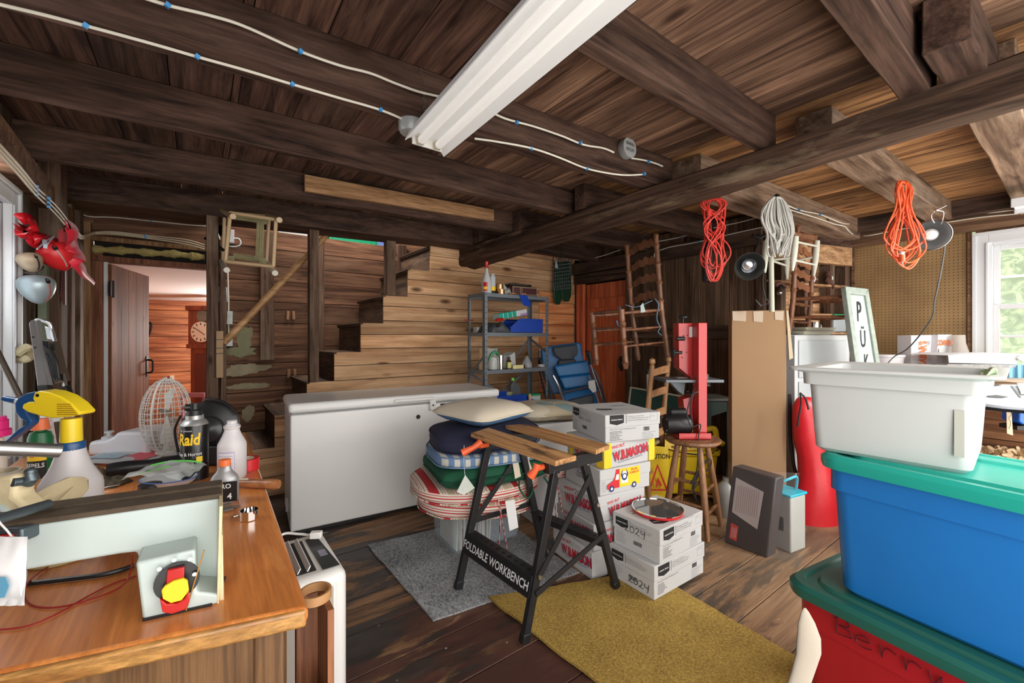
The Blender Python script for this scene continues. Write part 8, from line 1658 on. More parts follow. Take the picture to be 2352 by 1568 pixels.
cable('white cable stapled on the side face of the joist with the shop light', [Py(u, v, y) for u, v, y in ((300, -15, 1.615), (385, 12, 1.61), (480, 35, 1.61), (560, 60, 1.605), (690, 118, 1.60), (780, 150, 1.59), (850, 168, 1.585), (905, 190, 1.58), (960, 210, 1.575), (1010, 222, 1.57), (1100, 245, 1.56), (1160, 272, 1.55), (1225, 290, 1.54), (1290, 312, 1.53), (1340, 332, 1.52), (1385, 340, 1.515), (1410, 350, 1.51))], staples=[Py(385, 12, 1.605), Py(690, 118, 1.59), Py(1187, 281, 1.54), Py(1333, 328, 1.515)])
cable('short white cable running from the pencilled box to the hewn beam', [Py(u, v, y) for u, v, y in ((1450, 363, 1.51), (1480, 368, 1.50), (1505, 375, 1.49), (1522, 382, 1.48))], staples=[Py(1490, 371, 1.49)])
cable('white cable sagging under the joist behind the shop light', [Pz(u, v) for u, v in ((1090, 318), (1140, 325), (1220, 340), (1280, 360), (1345, 386), (1400, 398), (1440, 402), (1482, 400))], staples=[Pz(1221, 341), Pz(1348, 387), Pz(1480, 399)])
xw = lambda u, v, x=-0.625: at(u, v, x=x)
for i, lb in enumerate(('upper of the three cables stapled along the left wall plate', 'middle of the three cables stapled along the left wall plate', 'lowest of the three cables stapled along the left wall plate')):
	o_ = i * 11
	cable(lb, [at(u, v + o_ * k, x=x) for u, v, x, k in ((-30, 305, -.60, 1), (0, 333, -.61, 1), (45, 382, -.62, 1.0), (84, 430, -.63, .9), (112, 456, -.635, .9), (135, 480, -.64, .9), (160, 512, -.64, .8), (178, 532, -.65, .5), (190, 541, -.66, .3))] + [Py(u, v, YB - 0.06) for u, v in ((215, 534 + i * 2), (260, 532 + i * 3), (330, 540 + i * 3), (420, 549 + i * 5), (470, 562 + i * 5))], r_=0.0052, m_=mat('yellowed_cable', (0.55, 0.46, 0.32), 0.5), staples=[at(84, 428 + o_ * .9, x=-.63), at(112, 455 + o_ * .9, x=-.625), Py(335, 540 + i * 3, YB - 0.07)])
cable('thin white cable looping down from the fourth joist above the doorway', [Py(u, v, YB - 0.12) for u, v in ((190, 538), (178, 515), (172, 495), (173, 475), (178, 476), (186, 488), (205, 497), (260, 499), (345, 507), (420, 515), (470, 519), (488, 521), (498, 530), (505, 550))], r_=0.0048, staples=[Py(346, 507, YB - 0.13)])
cable('white cable stretched along the header above the red door', [at(u, v, x=3.80) for u, v in ((1318, 597), (1345, 596), (1385, 587), (1430, 572), (1480, 560), (1560, 545), (1640, 523), (1700, 510), (1755, 495))], staples=[at(1430, 572, x=3.79), at(1565, 544, x=3.79)])
cable('second white cable dropping behind the dark hanging chair', [at(u, v, x=3.84) for u, v in ((1508, 615), (1503, 590), (1506, 578), (1520, 573), (1545, 566), (1600, 556), (1680, 537), (1740, 524), (1752, 523))], staples=[at(1605, 555, x=3.83)])
cable('upper white cable on the joist above the alcove running to the orange cord', [at(u, v, y=y) for u, v, y in ((1795, 465, 1.285), (1835, 482, 1.27), (1882, 492, 1.25), (1910, 503, 1.23), (1938, 513, 1.205))] + [at(u, v, x=4.95) for u, v in ((1965, 513), (2010, 503), (2060, 488), (2150, 492), (2250, 490), (2330, 482), (2400, 475))], staples=[at(1836, 482, y=1.26), at(1884, 493, y=1.24)])
cable('lower white cable on the joist above the alcove bending down to the header', [at(u, v, y=y) for u, v, y in ((1800, 477, 1.285), (1835, 488, 1.27), (1880, 502, 1.25), (1915, 514, 1.23), (1940, 520, 1.205), (1952, 533, 1.20))] + [at(u, v, x=4.955) for u, v in ((1968, 541), (2000, 540), (2060, 528), (2110, 520), (2170, 511), (2260, 498), (2350, 490))], staples=[at(1940, 519, y=1.27), at(1968, 541, x=4.94)])
tag(M().tube([Py(472, 548, YB - 0.7), Py(485, 553, YB - 0.8), Py(514, 575, YB - 0.84)], 0.012, 8).build('black_conduit', black), 'short black cable sleeve crossing the post beside the bamboo frame', 'cable sleeve')

# --- outlets
plate = mat('outlet_grey', (0.34, 0.36, 0.35), 0.4, 0.3, var=0.1); ow = YB - 0.035
def obox_on(u0, v0, u1, v1, dep, m_, nm, par, y=ow): 
	a, b = at(u0, v1, y=y), at(u1, v0, y=y); return M().box((a.x, y - dep, a.z), (b.x, y + 0.03, b.z)).build(nm, m_, par, w=1, bevel=0.003)
r = thing('switch_plate', 'light grey switch plate with small printed arrows below the bamboo frame', 'switch', tuple(at(512, 676, y=ow))); obox_on(501, 660, 524, 692, 0.004, mat('pale_plate', (0.5, 0.52, 0.52), 0.5), 'plate', r)
a = at(508, 676, y=ow - 0.006); text('ON\nOFF', 0.022, a, (1, 0, 0), (0, 0, 1), ink, r, w=1); text('STAIRS', 0.018, at(512, 664, y=ow - 0.006), (1, 0, 0), (0, 0, 1), ink, r, w=1)
for i, (v0, v1, u0) in enumerate(((715, 745, 517), (768, 795, 517))):
	r = thing('outlet_box', ['grey metal outlet box above the pole end', 'grey metal outlet box just below the pole end'][i], 'outlet', tuple(at(525, v0, y=ow))); obox_on(u0, v0, u0 + 17, v1, 0.04, plate, 'box_body', r)
	for k in (0.3, 0.7):
		c0 = at(u0 + 8.5, v0 + (v1 - v0) * k, y=ow - 0.042); M().cyl(c0, c0 + V(0, -0.003, 0), 0.014, seg=16).build('socket_face', mat('socket_grey', (0.5, 0.5, 0.47), 0.5), r, w=1)
r = thing('white_adapter', 'white electrical adapter box seen through the bamboo frame', 'adapter', tuple(at(530, 548, y=ow))); obox_on(520, 530, 537, 558, 0.05, white, 'housing', r)
cable('white cord looping out of the adapter box behind the bamboo frame', [Py(u, v, ow - 0.02) for u, v in ((537, 547), (548, 548), (553, 556), (549, 564), (535, 566), (520, 563))], r_=0.006, m_=white)
cable('thin white cable joining the switch plate to the adapter', [Py(u, v, ow) for u, v in ((507, 575), (506, 610), (507, 640), (508, 660))], r_=0.005)
cable('thin white cable feeding the two outlet boxes', [Py(u, v, ow) for u, v in ((523, 625), (524, 660), (525, 690), (525, 715), (525, 745), (525, 768))], r_=0.006)
r = thing('wood_block', 'pale notched wood block nailed on the post beside the pole end', 'wood block', tuple(at(505, 815, y=3.88))); blk = mat('pale_notched_wood', (0.38, 0.24, 0.13), 0.7, var=0.15)
a, b = at(496, 868, y=3.87), at(513, 760, y=3.87); M().box((a.x, 3.87, a.z), (b.x, 3.93, b.z)).build('block', blk, r, w=1, bevel=0.004)
for v in (780, 800, 812): c0, c1 = at(496, v, y=3.868), at(513, v - 1, y=3.868); M().bar(c0, c1, 0.002, 0.005).build('saw_cut', iron, r, w=1)
tag(M().cyl(at(513, 788, y=4.0), at(752, 538, y=4.1), 0.026, seg=16).build('wooden_pole', wood('pole_wood', (0.34, 0.17, 0.065), (0.55, 0.31, 0.14), 'X', 14, 1.2, 0.05, rough=0.5, fine=0.3)), 'long round wooden pole slanting up behind the posts of the stairs', 'pole')
# bamboo frame
bmf = thing('bamboo_frame', 'square bamboo stool frame wrapped in pale cord hung from the fourth joist', 'stool frame', tuple(at(575, 480, d=3.1)))
bam = mat('bamboo', (0.60, 0.42, 0.24), 0.4, var=0.12); crd = mat('seagrass_cord', (0.40, 0.36, 0.19), 0.85, var=0.3, scale=60, bump=0.3)
NF = {'tl': (529, 488, 2.95), 'tr': (634, 504, 2.95), 'br': (628, 612, 2.95), 'bl': (518, 600, 2.95)}; BF = {'tl': (516, 487, 3.25), 'tr': (618, 497, 3.25), 'br': (612, 605, 3.25), 'bl': (512, 600, 3.25)}
for F_, nm in ((NF, 'bamboo_pole'), (BF, 'bamboo_pole')):
	for p_, q_ in (('tl', 'tr'), ('tr', 'br'), ('br', 'bl'), ('bl', 'tl')): M().cyl(at(*F_[p_][:2], d=F_[p_][2]), at(*F_[q_][:2], d=F_[q_][2]), 0.0125, seg=12).build(nm, bam, bmf, w=1)
for k, (e0, e1) in {'tl': ((508, 481), (535, 497)), 'tr': ((612, 496), (642, 505)), 'br': ((612, 603), (632, 627)), 'bl': ((508, 600), (521, 620))}.items():
	M().tube([at(*e0, d=3.3), at((e0[0] + e1[0]) / 2, (e0[1] + e1[1]) / 2, d=3.05), at(*e1, d=2.9)], lambda t: 0.019, 14).build('corner_leg', bam if k[0] == 't' else mat('pale_tip', (0.66, 0.60, 0.5), 0.3), bmf, w=1)
for (u0, v0, u1, v1, dx, dy) in ((535, 492, 612, 504, 0, 1), (536, 592, 604, 602, 0, -1), (606, 504, 602, 600, -1, 0)):
	mb = M()
	for k in range(9):
		ox, oy = dx * k * 1.9, dy * k * 1.35; mb.tube([at(u0 + ox, v0 + oy, d=3.15), at((u0 + u1) / 2 + ox + random.uniform(-1, 1), (v0 + v1) / 2 + oy + random.uniform(-1, 1), d=3.16), at(u1 + ox, v1 + oy, d=3.15)], 0.0028, 5)
	mb.build('cord_band', crd, bmf, w=1)
for (u, v) in ((538, 494), (608, 505), (530, 596), (603, 600)):
	mb = M()
	for k in range(7): mb.tube([at(u - 8 + k * 2.2, v - 8, d=3.08), at(u - 4 + k * 2.2, v + 8, d=3.08)], 0.004, 5)
	mb.build('corner_wrap', crd, bmf, w=1)
# things upstairs seen over the boards
r = thing('green_crate', 'ribbed green plastic crate on the upstairs floor over the stair boards', 'crate', tuple(at(800, 548, y=5.0)))
a, b = at(757, 562, y=4.95), at(868, 535, y=4.95); mb = M().box((a.x, 4.95, a.z - 0.04), (b.x, 5.3, b.z + 0.15)); 
for k in range(9): x_ = a.x + (b.x - a.x) * (k + 0.5) / 9; mb.box((x_ - 0.004, 4.943, a.z - 0.04), (x_ + 0.004, 4.951, b.z + 0.12))
mb.build('crate_body', mat('crate_green', (0.0, 0.26, 0.12), 0.5), r, w=1)
M().box((at(868, 550, y=4.95).x, 4.95, a.z - 0.04), (at(888, 550, y=4.95).x, 5.1, a.z + 0.12)).build('blue_box', mat('crate_blue', (0.12, 0.2, 0.5), 0.5), None)
bpy.data.objects['blue_box'].name = 'blue_carton'; tag(bpy.data.objects['blue_carton'], 'small blue and white carton standing beside the green crate upstairs', 'box')
a, b = at(640, 538, y=4.95), at(706, 524, y=4.95); tag(M().box((a.x, 4.95, a.z - 0.04), (b.x, 5.25, b.z + 0.03)).build('grey_sheet', mat('pale_grey_panel', (0.45, 0.48, 0.48), 0.5)), 'pale grey panel lying upstairs above the stair boards', 'panel')
for i, (u0, u1, c_) in enumerate(((537, 546, (0.45, 0.3, 0.16)), (550, 562, (0.14, 0.08, 0.05)), (566, 574, (0.5, 0.36, 0.2)), (580, 596, (0.16, 0.09, 0.06)))):
	a, b = at(u0, 524, y=4.92), at(u1, 505, y=4.92); tag(M().box((a.x, 4.9, a.z - 0.05), (b.x, 4.94, b.z + 0.04)).build('lumber_end', mat('lumber_%d' % i, c_, 0.8)), ['pale upright board end seen through the top of the bamboo frame', 'dark upright board end next to the pale one behind the bamboo frame', 'second pale board end behind the bamboo frame', 'widest dark board end behind the bamboo frame'][i], 'board')
struct(M().box((-0.8, 5.6, 2.2), (4.0, 5.63, 3.6)), 'wall_upstairs', BACK); struct(M().box((-0.9, 3.95, 3.6), (4.2, 5.65, 3.63)), 'ceiling_upstairs', plaster)
struct(M().box((-0.8, 4.79, 2.24), (4.0, 5.6, 2.27)), 'floor_upstairs', BACK)
struct(M().box((4.0, 3.95, 2.2), (4.03, 5.63, 3.6)).box((0.12, 3.9, 2.41), (0.15, 4.8, 3.6)).box((0.15, 3.90, 2.41), (4.0, 3.93, 3.6)), 'wall_upstairs_side', BACK)

# --- next room furniture
ck = thing('longcase_clock', 'tall reddish brown clock with a round pale dial in the next room', 'clock', tuple(at(470, 1100, d=6.4).xy) + (-0.35,))
cw_ = wood('clock_mahogany', (0.12, 0.022, 0.012), (0.27, 0.065, 0.03), 'Z', 12, 1, 0.1, rough=0.35, fine=0.3); dd = 6.4
def cbox(u0, v0, u1, v1, d0, dep, m_, nm, **k):
	P_ = [at(u0, v1, d=d0), at(u1, v1, d=d0), at(u1, v0, d=d0), at(u0, v0, d=d0)]; return M().prism(P_, (_s * dep, _c * dep, 0)).build(nm, m_, ck, w=1, **k)
cbox(432, 705, 500, 800, dd, 0.25, cw_, 'hood', bevel=0.006); cbox(425, 702, 510, 712, dd - 0.03, 0.3, cw_, 'cornice', bevel=0.004); cbox(427, 790, 508, 800, dd - 0.03, 0.3, cw_, 'hood_base', bevel=0.004); cbox(438, 800, 500, 1150, dd + 0.02, 0.22, cw_, 'trunk'); cbox(447, 812, 495, 930, dd + 0.0, 0.03, mat('trunk_door', (0.10, 0.018, 0.02), 0.3), 'trunk_door', bevel=0.005)
c0 = at(462, 762, d=dd - 0.012); nf = V(-_s, -_c, 0)
M().lathe([(0, 0), (0.155, 0), (0.155, 0.006), (0, 0.006)], o=c0, axis=nf, seg=40).build('dial', mat('ivory_dial', (0.78, 0.72, 0.58), 0.4), ck, w=1)
for k in range(12):
	a_ = k * PI / 6; q_ = c0 + nf * 0.008 + (RIGHT * math.sin(a_) + V(0, 0, 1) * math.cos(a_)) * 0.12; e_ = (RIGHT * math.sin(a_) + V(0, 0, 1) * math.cos(a_)) * 0.018; M().bar(q_ - e_, q_ + e_, 0.012, 0.002, up=nf).build('numeral_mark', ink, ck, w=1)
for a_, l_ in ((-1.0, 0.10), (2.2, 0.075)): M().bar(c0 + nf * 0.011, c0 + nf * 0.011 + (RIGHT * math.sin(a_) + V(0, 0, 1) * math.cos(a_)) * l_, 0.008, 0.002, up=nf).build('clock_hand', ink, ck, w=1)
M().lathe([(0, 0), (0.09, 0), (0.09, 0.004), (0, 0.004)], o=at(465, 725, d=dd - 0.006), axis=nf, seg=30).build('moon_dial', mat('moon_dial', (0.16, 0.16, 0.12), 0.5, var=0.5, scale=12), ck, w=1)
pc = thing('painted_chair', 'mauve pink painted chair in the next room behind the fan', 'chair', tuple(at(440, 1100, d=5.8).xy) + (-0.3,)); pm = mat('mauve_paint', (0.42, 0.20, 0.28), 0.5)
for (a_, b_) in (((417, 907), (470, 907)), ((420, 935), (470, 935))): M().bar(at(*a_, d=5.6), at(*b_, d=5.6), 0.02, 0.06).build('back_rail', pm, pc, w=1, bevel=0.003)
M().bar(at(419, 903, d=5.62), at(420, 1100, d=5.62), 0.03, 0.03).build('leg', pm, pc, w=1); M().bar(at(468, 903, d=5.62), at(468, 1100, d=5.62), 0.03, 0.03).build('leg', pm, pc, w=1)
M().prism([at(419, 960, d=5.6), at(470, 960, d=5.6), at(470, 968, d=5.6), at(419, 968, d=5.6)], (_s * 0.4, _c * 0.4, 0)).build('seat', pm, pc, w=1)
r = thing('light_switch', 'ivory light switch plate on the red boards of the next room', 'switch', tuple(at(394, 870, y=8.97))); a, b = at(390, 877, y=8.98), at(400, 862, y=8.98); M().box((a.x, 8.97, a.z), (b.x, 9.0, b.z)).build('plate', creamc, r, w=1); c0 = at(395, 869, y=8.97); M().box((c0.x - 0.006, 8.955, c0.z - 0.02), (c0.x + 0.006, 8.97, c0.z + 0.02)).build('toggle', white, r, w=1)
r = thing('black_hook', 'curved black iron hook on the wall just inside the next room', 'hook', tuple(at(343, 755, y=8.97))); M().tube(smoothpts([at(338, 741, y=8.97), at(346, 742, y=8.95), at(346, 755, y=8.95), at(339, 775, y=8.97)], 5), 0.018, 8).build('hook', iron, r, w=1)

# === left wall things
redb = mat('worn_red_bell', (0.66, 0.02, 0.025), 0.35, var=0.12, scale=20); ribr = mat('red_satin_ribbon', (0.72, 0.015, 0.04), 0.45, sheen=0.3)
def bell(name, label, c, R, m_, inner, face, tilt=0.0, cat='jingle bell'):
	root = thing(name, label, cat, tuple(c)); f = V(*face).normalized(); side_ = f.cross(V(0, 0, 1)).normalized(); mb = M(); 
	up_ = (V(0, 0, 1) * math.cos(tilt) + side_ * math.sin(tilt)).normalized()
	n = 40; rr = []
	prof = [(0.001, 0.62), (0.45, 0.58), (0.78, 0.48), (0.95, 0.3), (1.0, 0.1), (0.95, -0.18), (0.82, -0.45), (0.62, -0.7), (0.38, -0.9), (0.15, -1.0), (0.001, -1.04)]
	q_ = V(0, 0, 1).rotation_difference(up_)
	mb.lathe([(a_ * R, b_ * R * 1.3) for a_, b_ in prof], o=c, axis=up_, seg=36); mb.build('bell_body', m_, root, w=1, sharp=1.2)
	# slot from the rim: dark teardrop hole and split
	fr_ = (f - up_ * f.dot(up_)).normalized(); sd2 = up_.cross(fr_)
	def on(a_, h):  # angle off the front, height fraction
		import bisect
		z_ = h; rad = None
		for (r0, z0), (r1, z1) in zip(prof, prof[1:]):
			if z1 <= z_ <= z0: t = (z0 - z_) / (z0 - z1 + 1e-9); rad = r0 + (r1 - r0) * t
		rad = rad or 0.5; return c + (fr_ * math.cos(a_) + sd2 * math.sin(a_)) * (rad * R * 1.012) + up_ * (z_ * R * 1.3)
	M().poly([on(0.16 * math.sin(t), 0.25 + 0.16 * math.cos(t)) for t in [2 * PI * k / 14 for k in range(14)]]).build('slot_hole', mat('slot_black', (0.004, 0.003, 0.003), 0.9), root, w=1)
	M().tube([on(0.015 * k, 0.12 - 0.085 * k) for k in range(12)], 0.0035, 6).build('slot_split', inner, root, w=1)
	return root
rb = bell('jingle_bell', 'large worn red metal jingle bell with ribbon bows beside the window', at(127, 582, x=-0.58), 0.068, redb, mat('pale_edge_red', (0.5, 0.35, 0.3), 0.4), (0.35, -0.94, -0.1), 0.45)
mb = M()
def ribbon(pts, w_, nm, m_, par, x=-0.56): 
	P_ = smoothpts([at(u, v, x=x + dx) for u, v, dx in pts], 6); A_, B_ = [], []; mb = M(); N_ = len(P_)
	for i, p in enumerate(P_):
		d_ = (P_[min(i + 1, N_ - 1)] - P_[max(i - 1, 0)]).normalized(); s_ = d_.cross(V(0.6, -0.75, 0.2)); s_.normalize(); ww = w_(i / (N_ - 1)) if callable(w_) else w_; s_ = s_ * ww / 2 + V(0.3, 0.5, 0) * 0.012 * math.sin(i * 0.6); A_.append(p + s_); B_.append(p - s_)
	mb.rings([[a_, b_] for a_, b_ in zip(A_, B_)], cap=False); return mb.build(nm, m_, par, w=1, solid=0.0015)
ribbon([(150, 565, 0.02), (150, 530, 0.0), (155, 515, 0.02), (164, 525, 0.03), (166, 550, 0.04), (168, 580, 0.05)], 0.05, 'ribbon_loop', ribr, rb)
ribbon([(160, 560, 0.04), (172, 585, 0.05), (178, 605, 0.06), (190, 622, 0.07), (205, 638, 0.08), (217, 652, 0.08)], lambda t: 0.075 - 0.06 * t ** 3, 'ribbon_tail', ribr, rb)
sb2 = thing('red_bow', 'crinkled shiny red bow pinned to the wall next to the white window', 'bow', tuple(at(70, 530, x=-0.64)))
for pts in ([(44, 505, 0), (60, 500, 0.02), (75, 512, 0.03), (72, 532, 0.02), (60, 530, 0), (46, 520, 0)], [(60, 530, 0.02), (72, 550, 0.03), (85, 560, 0.04), (88, 548, 0.05), (76, 535, 0.03)], [(80, 540, 0.03), (100, 545, 0.04), (120, 552, 0.05), (140, 558, 0.06)], [(44, 520, 0), (50, 535, 0.02), (60, 540, 0.02)]):
	ribbon(pts, 0.045, 'bow_loop', mat('glossy_red_ribbon', (0.60, 0.01, 0.02), 0.12), sb2, x=-0.63)
M().tube(smoothpts([at(u, v, x=-0.57) for u, v in ((85, 572), (96, 562), (108, 552), (120, 545), (124, 543), (116, 552), (110, 560))], 5), 0.003, 6).obox(at(103, 560, x=-0.56), (0.012, 0.05, 0.02), (0.6, 0, 0.3)).build('wire_clip', mat('pale_blue_clip', (0.45, 0.52, 0.58), 0.4), rb, w=1)
bell('jingle_bell', 'large pale blue grey metal jingle bell hanging below the red one', at(84, 656, x=-0.62), 0.066, mat('pale_blue_bell', (0.36, 0.43, 0.46), 0.35, 0.4, var=0.25, scale=14), mat('rusty_slot', (0.3, 0.07, 0.05), 0.6), (0.75, -0.65, 0.0), 0.15)
bell('jingle_bell', 'cream and brown worn jingle bell half hidden behind the red one', at(68, 597, x=-0.64), 0.045, mat('cream_brown_bell', (0.42, 0.32, 0.22), 0.5, 0.2, var=0.5, scale=16), iron, (0.7, -0.7, 0.0), 0.3)
M().tube(smoothpts([at(u, v, x=-0.6) for u, v in ((55, 625), (80, 628), (95, 620), (100, 612))], 5), 0.003, 6).build('dark_wire', iron, rb, w=1)
# folding hand truck / ladder
ld = thing('folding_cart', 'folded silver and black hand cart standing beside the window behind the sprayer', 'cart', tuple(at(110, 1000, x=-0.50)))
silv = mat('silver_rail', (0.66, 0.66, 0.67), 0.28, 0.85, var=0.06)
def q3(u, v, d): return at(u, v, d=d)
M().prism([q3(66, 742, 1.62), q3(73, 735, 1.62), q3(82, 734, 1.64), q3(92, 800, 1.62), q3(110, 884, 1.58), q3(112, 905, 1.56), q3(88, 905, 1.56), q3(78, 830, 1.59)], (0.01, 0.02, 0)).build('side_rail', silv, ld, w=1, bevel=0.003)
M().tube(smoothpts([q3(u, v, d) for u, v, d in ((112, 900, 1.58), (100, 830, 1.62), (86, 770, 1.66), (81, 742, 1.68), (88, 734, 1.69), (105, 738, 1.70), (115, 745, 1.71), (121, 765, 1.71), (132, 810, 1.68), (144, 860, 1.64), (152, 900, 1.6))], 6), 0.0065, 10).build('loop_handle', silv, ld, w=1)
M().prism([q3(102, 748, 1.72), q3(113, 752, 1.72), q3(119, 780, 1.72), q3(107, 778, 1.72)], (0.01, 0.02, 0)).build('latch_plate', silv, ld, w=1, bevel=0.003)
M().prism([q3(94, 780, 1.66), q3(124, 785, 1.68), q3(136, 840, 1.64), q3(146, 875, 1.62), q3(124, 882, 1.60), q3(108, 830, 1.63)], (0.015, 0.03, 0)).build('black_panel', mat('bronze_panel', (0.16, 0.12, 0.09), 0.35, 0.5), ld, w=1, bevel=0.003)
for pts in ([(104, 795), (118, 815), (127, 850), (128, 872)], [(108, 812), (118, 835), (124, 866)], [(114, 800), (128, 830), (134, 868)]): M().tube(smoothpts([q3(u, v, 1.61) for u, v in pts], 6), 0.006, 8).build('curved_rib', black, ld, w=1)
for u0, v0, u1, v1 in ((97, 783, 109, 802), (112, 787, 123, 804), (115, 860, 124, 880), (137, 858, 143, 874)): M().prism([q3(u0, v0, 1.625), q3(u1, v0 + 2, 1.625), q3(u1 + 2, v1, 1.615), q3(u0 + 4, v1, 1.615)], (0.001, 0.002, 0)).build('panel_slot', mat('slot_black', (0.004, 0.003, 0.003), 0.9), ld, w=1)
M().prism([q3(84, 885, 1.55), q3(108, 886, 1.55), q3(111, 900, 1.55), q3(150, 885, 1.57), q3(158, 908, 1.57), q3(88, 912, 1.55)], (0.01, 0.03, 0)).build('hinge_block', iron, ld, w=1, bevel=0.003)
for a_, b_ in (((90, 900), (126, 1060)), ((152, 900), (172, 1040)), ((112, 965), (144, 960))): M().bar(q3(*a_, 1.6), q3(*b_, 1.55), 0.03 if a_[0] != 112 else 0.02, 0.008, up=(_s, _c, 0)).build('rear_rail', mat('white_rail', (0.66, 0.66, 0.63), 0.4), ld, w=1, bevel=0.002)
for u, v in ((76, 774), (80, 798)): c0 = q3(u, v, 1.585); M().ball(c0, 0.004, 8).build('rivet', iron, ld, w=1)
M().prism([q3(u, v, 1.54) for u, v in ((104, 955), (120, 958), (130, 1020), (112, 1020))], (0.001, 0.001, 0)).build('warning_label', mat('warning_label', (0.62, 0.50, 0.45), 0.6, var=0.4, scale=70), ld, w=1)
tag(M().tube(smoothpts([at(40, 812, x=-0.69), at(60, 798, x=-0.66), at(70, 810, x=-0.66), at(62, 823, x=-0.66), at(45, 824, x=-0.69)], 4), 0.02, 8).build('wall_knob', mat('ivory_knob', (0.52, 0.45, 0.28), 0.4)), 'ivory plastic knob on the wall between the window and the hand cart', 'knob')
tag(M().cyl(at(-10, 800, d=1.45), at(47, 915, d=1.45), 0.009).build('metal_pole', mat('bronze_pole', (0.22, 0.19, 0.16), 0.3, 0.8)), 'thin bronze metal pole leaning across the white window', 'pole')
r = thing('garden_saw', 'dark red and green narrow blade hanging on the boards above the hand cart', 'tool', tuple(at(148, 640, y=4.3))); M().prism([at(u, v, y=3.6) for u, v in ((141, 622), (150, 622), (150, 698), (145, 700), (138, 680))], (0, 0.01, 0)).build('blade', mat('dark_red_blade', (0.09, 0.012, 0.012), 0.4), r, w=1); M().bar(at(150.5, 620, y=3.59), at(151, 700, y=3.59), 0.004, 0.004, up=(0, 1, 0)).build('white_edge', whiteink, r, w=1)
struct(M().box((-0.735, 3.55, 0.7), (-0.70, 3.60, 1.75)), 'trim_11', mat('peeling_green_paint', (0.22, 0.26, 0.18), 0.8, var=0.5, scale=12))
# === right bench and alcove things
bt = thing('work_table', 'long wooden work table along the pegboard wall', 'table', (4.55, 0.4, 0)); WBN = wood('bench_wood', (0.24, 0.12, 0.05), (0.46, 0.26, 0.12), 'Y', 12, 1, 0.1, rough=0.6)
M().box((4.05, -0.7, 0.925), (4.98, 1.22, 0.965)).build('table_top', WBN, bt, w=1, bevel=0.004)
for y_ in (-0.5, 1.1):
	for x_ in (4.12, 4.88): M().box((x_, y_, 0), (x_ + 0.08, y_ + 0.08, 0.925)).build('leg', WBN, bt, w=1, bevel=0.004)
BT2 = wood('brown_crate_boards', (0.12, 0.05, 0.022), (0.27, 0.13, 0.06), 'Y', 12, 1, 0.3, knots=0.7)
wc = thing('wooden_crate', 'large brown board crate holding wood shavings behind the white bin', 'crate', (3.8, 0.2, 0))
for i in range(4):
	z_ = 0.0 + i * 0.215; M().box((4.0, -0.6, z_ + 0.002), (4.025, 0.5, z_ + 0.212)).build('side_plank', BT2, wc, w=1, bevel=0.002)
for i in range(2): M().box((3.4, -0.6, i * 0.215 + 0.002), (3.425, 0.5, i * 0.215 + 0.212)).build('side_plank', BT2, wc, w=1, bevel=0.002)
M().box((3.425, -0.6, 0.0), (4.0, 0.5, 0.02)).build('crate_floor', BT2, wc, w=1)
mb = M().grid(lambda u, v: V(3.43 + 0.56 * u, -0.58 + 1.07 * v, 0.42 + 0.17 * u + 0.05 * nz3(V(u * 5, v * 8, 1))), 20, 30); rnd = random.Random(5)
for k in range(1400):
	u, v = rnd.random(), rnd.uniform(0.2, 0.95); c0 = V(3.43 + 0.56 * u, -0.58 + 1.07 * v, 0.43 + 0.17 * u + 0.05 * nz3(V(u * 5, v * 8, 1)) + rnd.uniform(0, 0.02)); r_ = rnd.uniform(0.008, 0.018); a_ = rnd.uniform(0, 6.28); t_ = V(rnd.uniform(-1, 1), rnd.uniform(-1, 1), rnd.uniform(-1, 1)).normalized(); s_ = t_.orthogonal().normalized()
	mb.poly([c0 + (t_ * math.cos(b_) + s_ * math.sin(b_)) * r_ for b_ in (0, 1.0, 2.1, 3.1, 4.2, 5.2)])
o = mb.build('wood_shavings', mat('pale_shavings', (0.62, 0.45, 0.27), 0.9, var=0.35, scale=40)); tag(o, 'heap of pale wood shavings lying in the brown crate behind the totes', 'wood shavings', kind='stuff')
ts = thing('saw_table', 'white machine table top with black slots in front of the wooden work table', 'machine table', (3.6, 0.4, 0.93))
wtm = mat('grey_white_cast', (0.66, 0.70, 0.74), 0.3, var=0.06, scale=8)
P_ = [at(u, v, z=0.98) for u, v in ((2250, 925), (2300, 931), (2352, 935), (2430, 945), (2430, 880), (2352, 884), (2300, 882), (2255, 890))]; M().prism(P_, (0, 0, -0.015)).build('table_top', wtm, ts, bevel=0.004, w=1)
M().prism([p - V(0, 0, 0.015) for p in P_[:4]] + [p - V(0, 0, 0.015) for p in P_[4:]], (0, 0, -0.012)).build('table_underside', black, ts, w=1)
for pts in ([(2262, 909), (2290, 907), (2316, 911), (2300, 914), (2270, 912)], [(2262, 884.5), (2285, 883.5), (2300, 885), (2280, 886.5)]): M().prism([at(u, v, z=0.9815) for u, v in pts], (0, 0, 0.001)).build('slot', black, ts, w=1)
M().bar(at(2323, 886, z=0.982), at(2343, 912, z=0.982), 0.008, 0.002).build('slot', black, ts, w=1); M().prism([at(u, v, z=0.986) for u, v in ((2335, 884), (2400, 884), (2400, 905), (2345, 905))], (0, 0, 0.012)).build('mitre_plate', steel, ts, w=1)
M().box((3.10, 0.08, 0.0), (3.15, 0.13, 0.953)).build('table_stand', black, ts, w=1)
r = thing('paper_tag', 'manila paper tag hanging on a string below the white machine table', 'tag', tuple(at(2318, 960, d=2.0)))
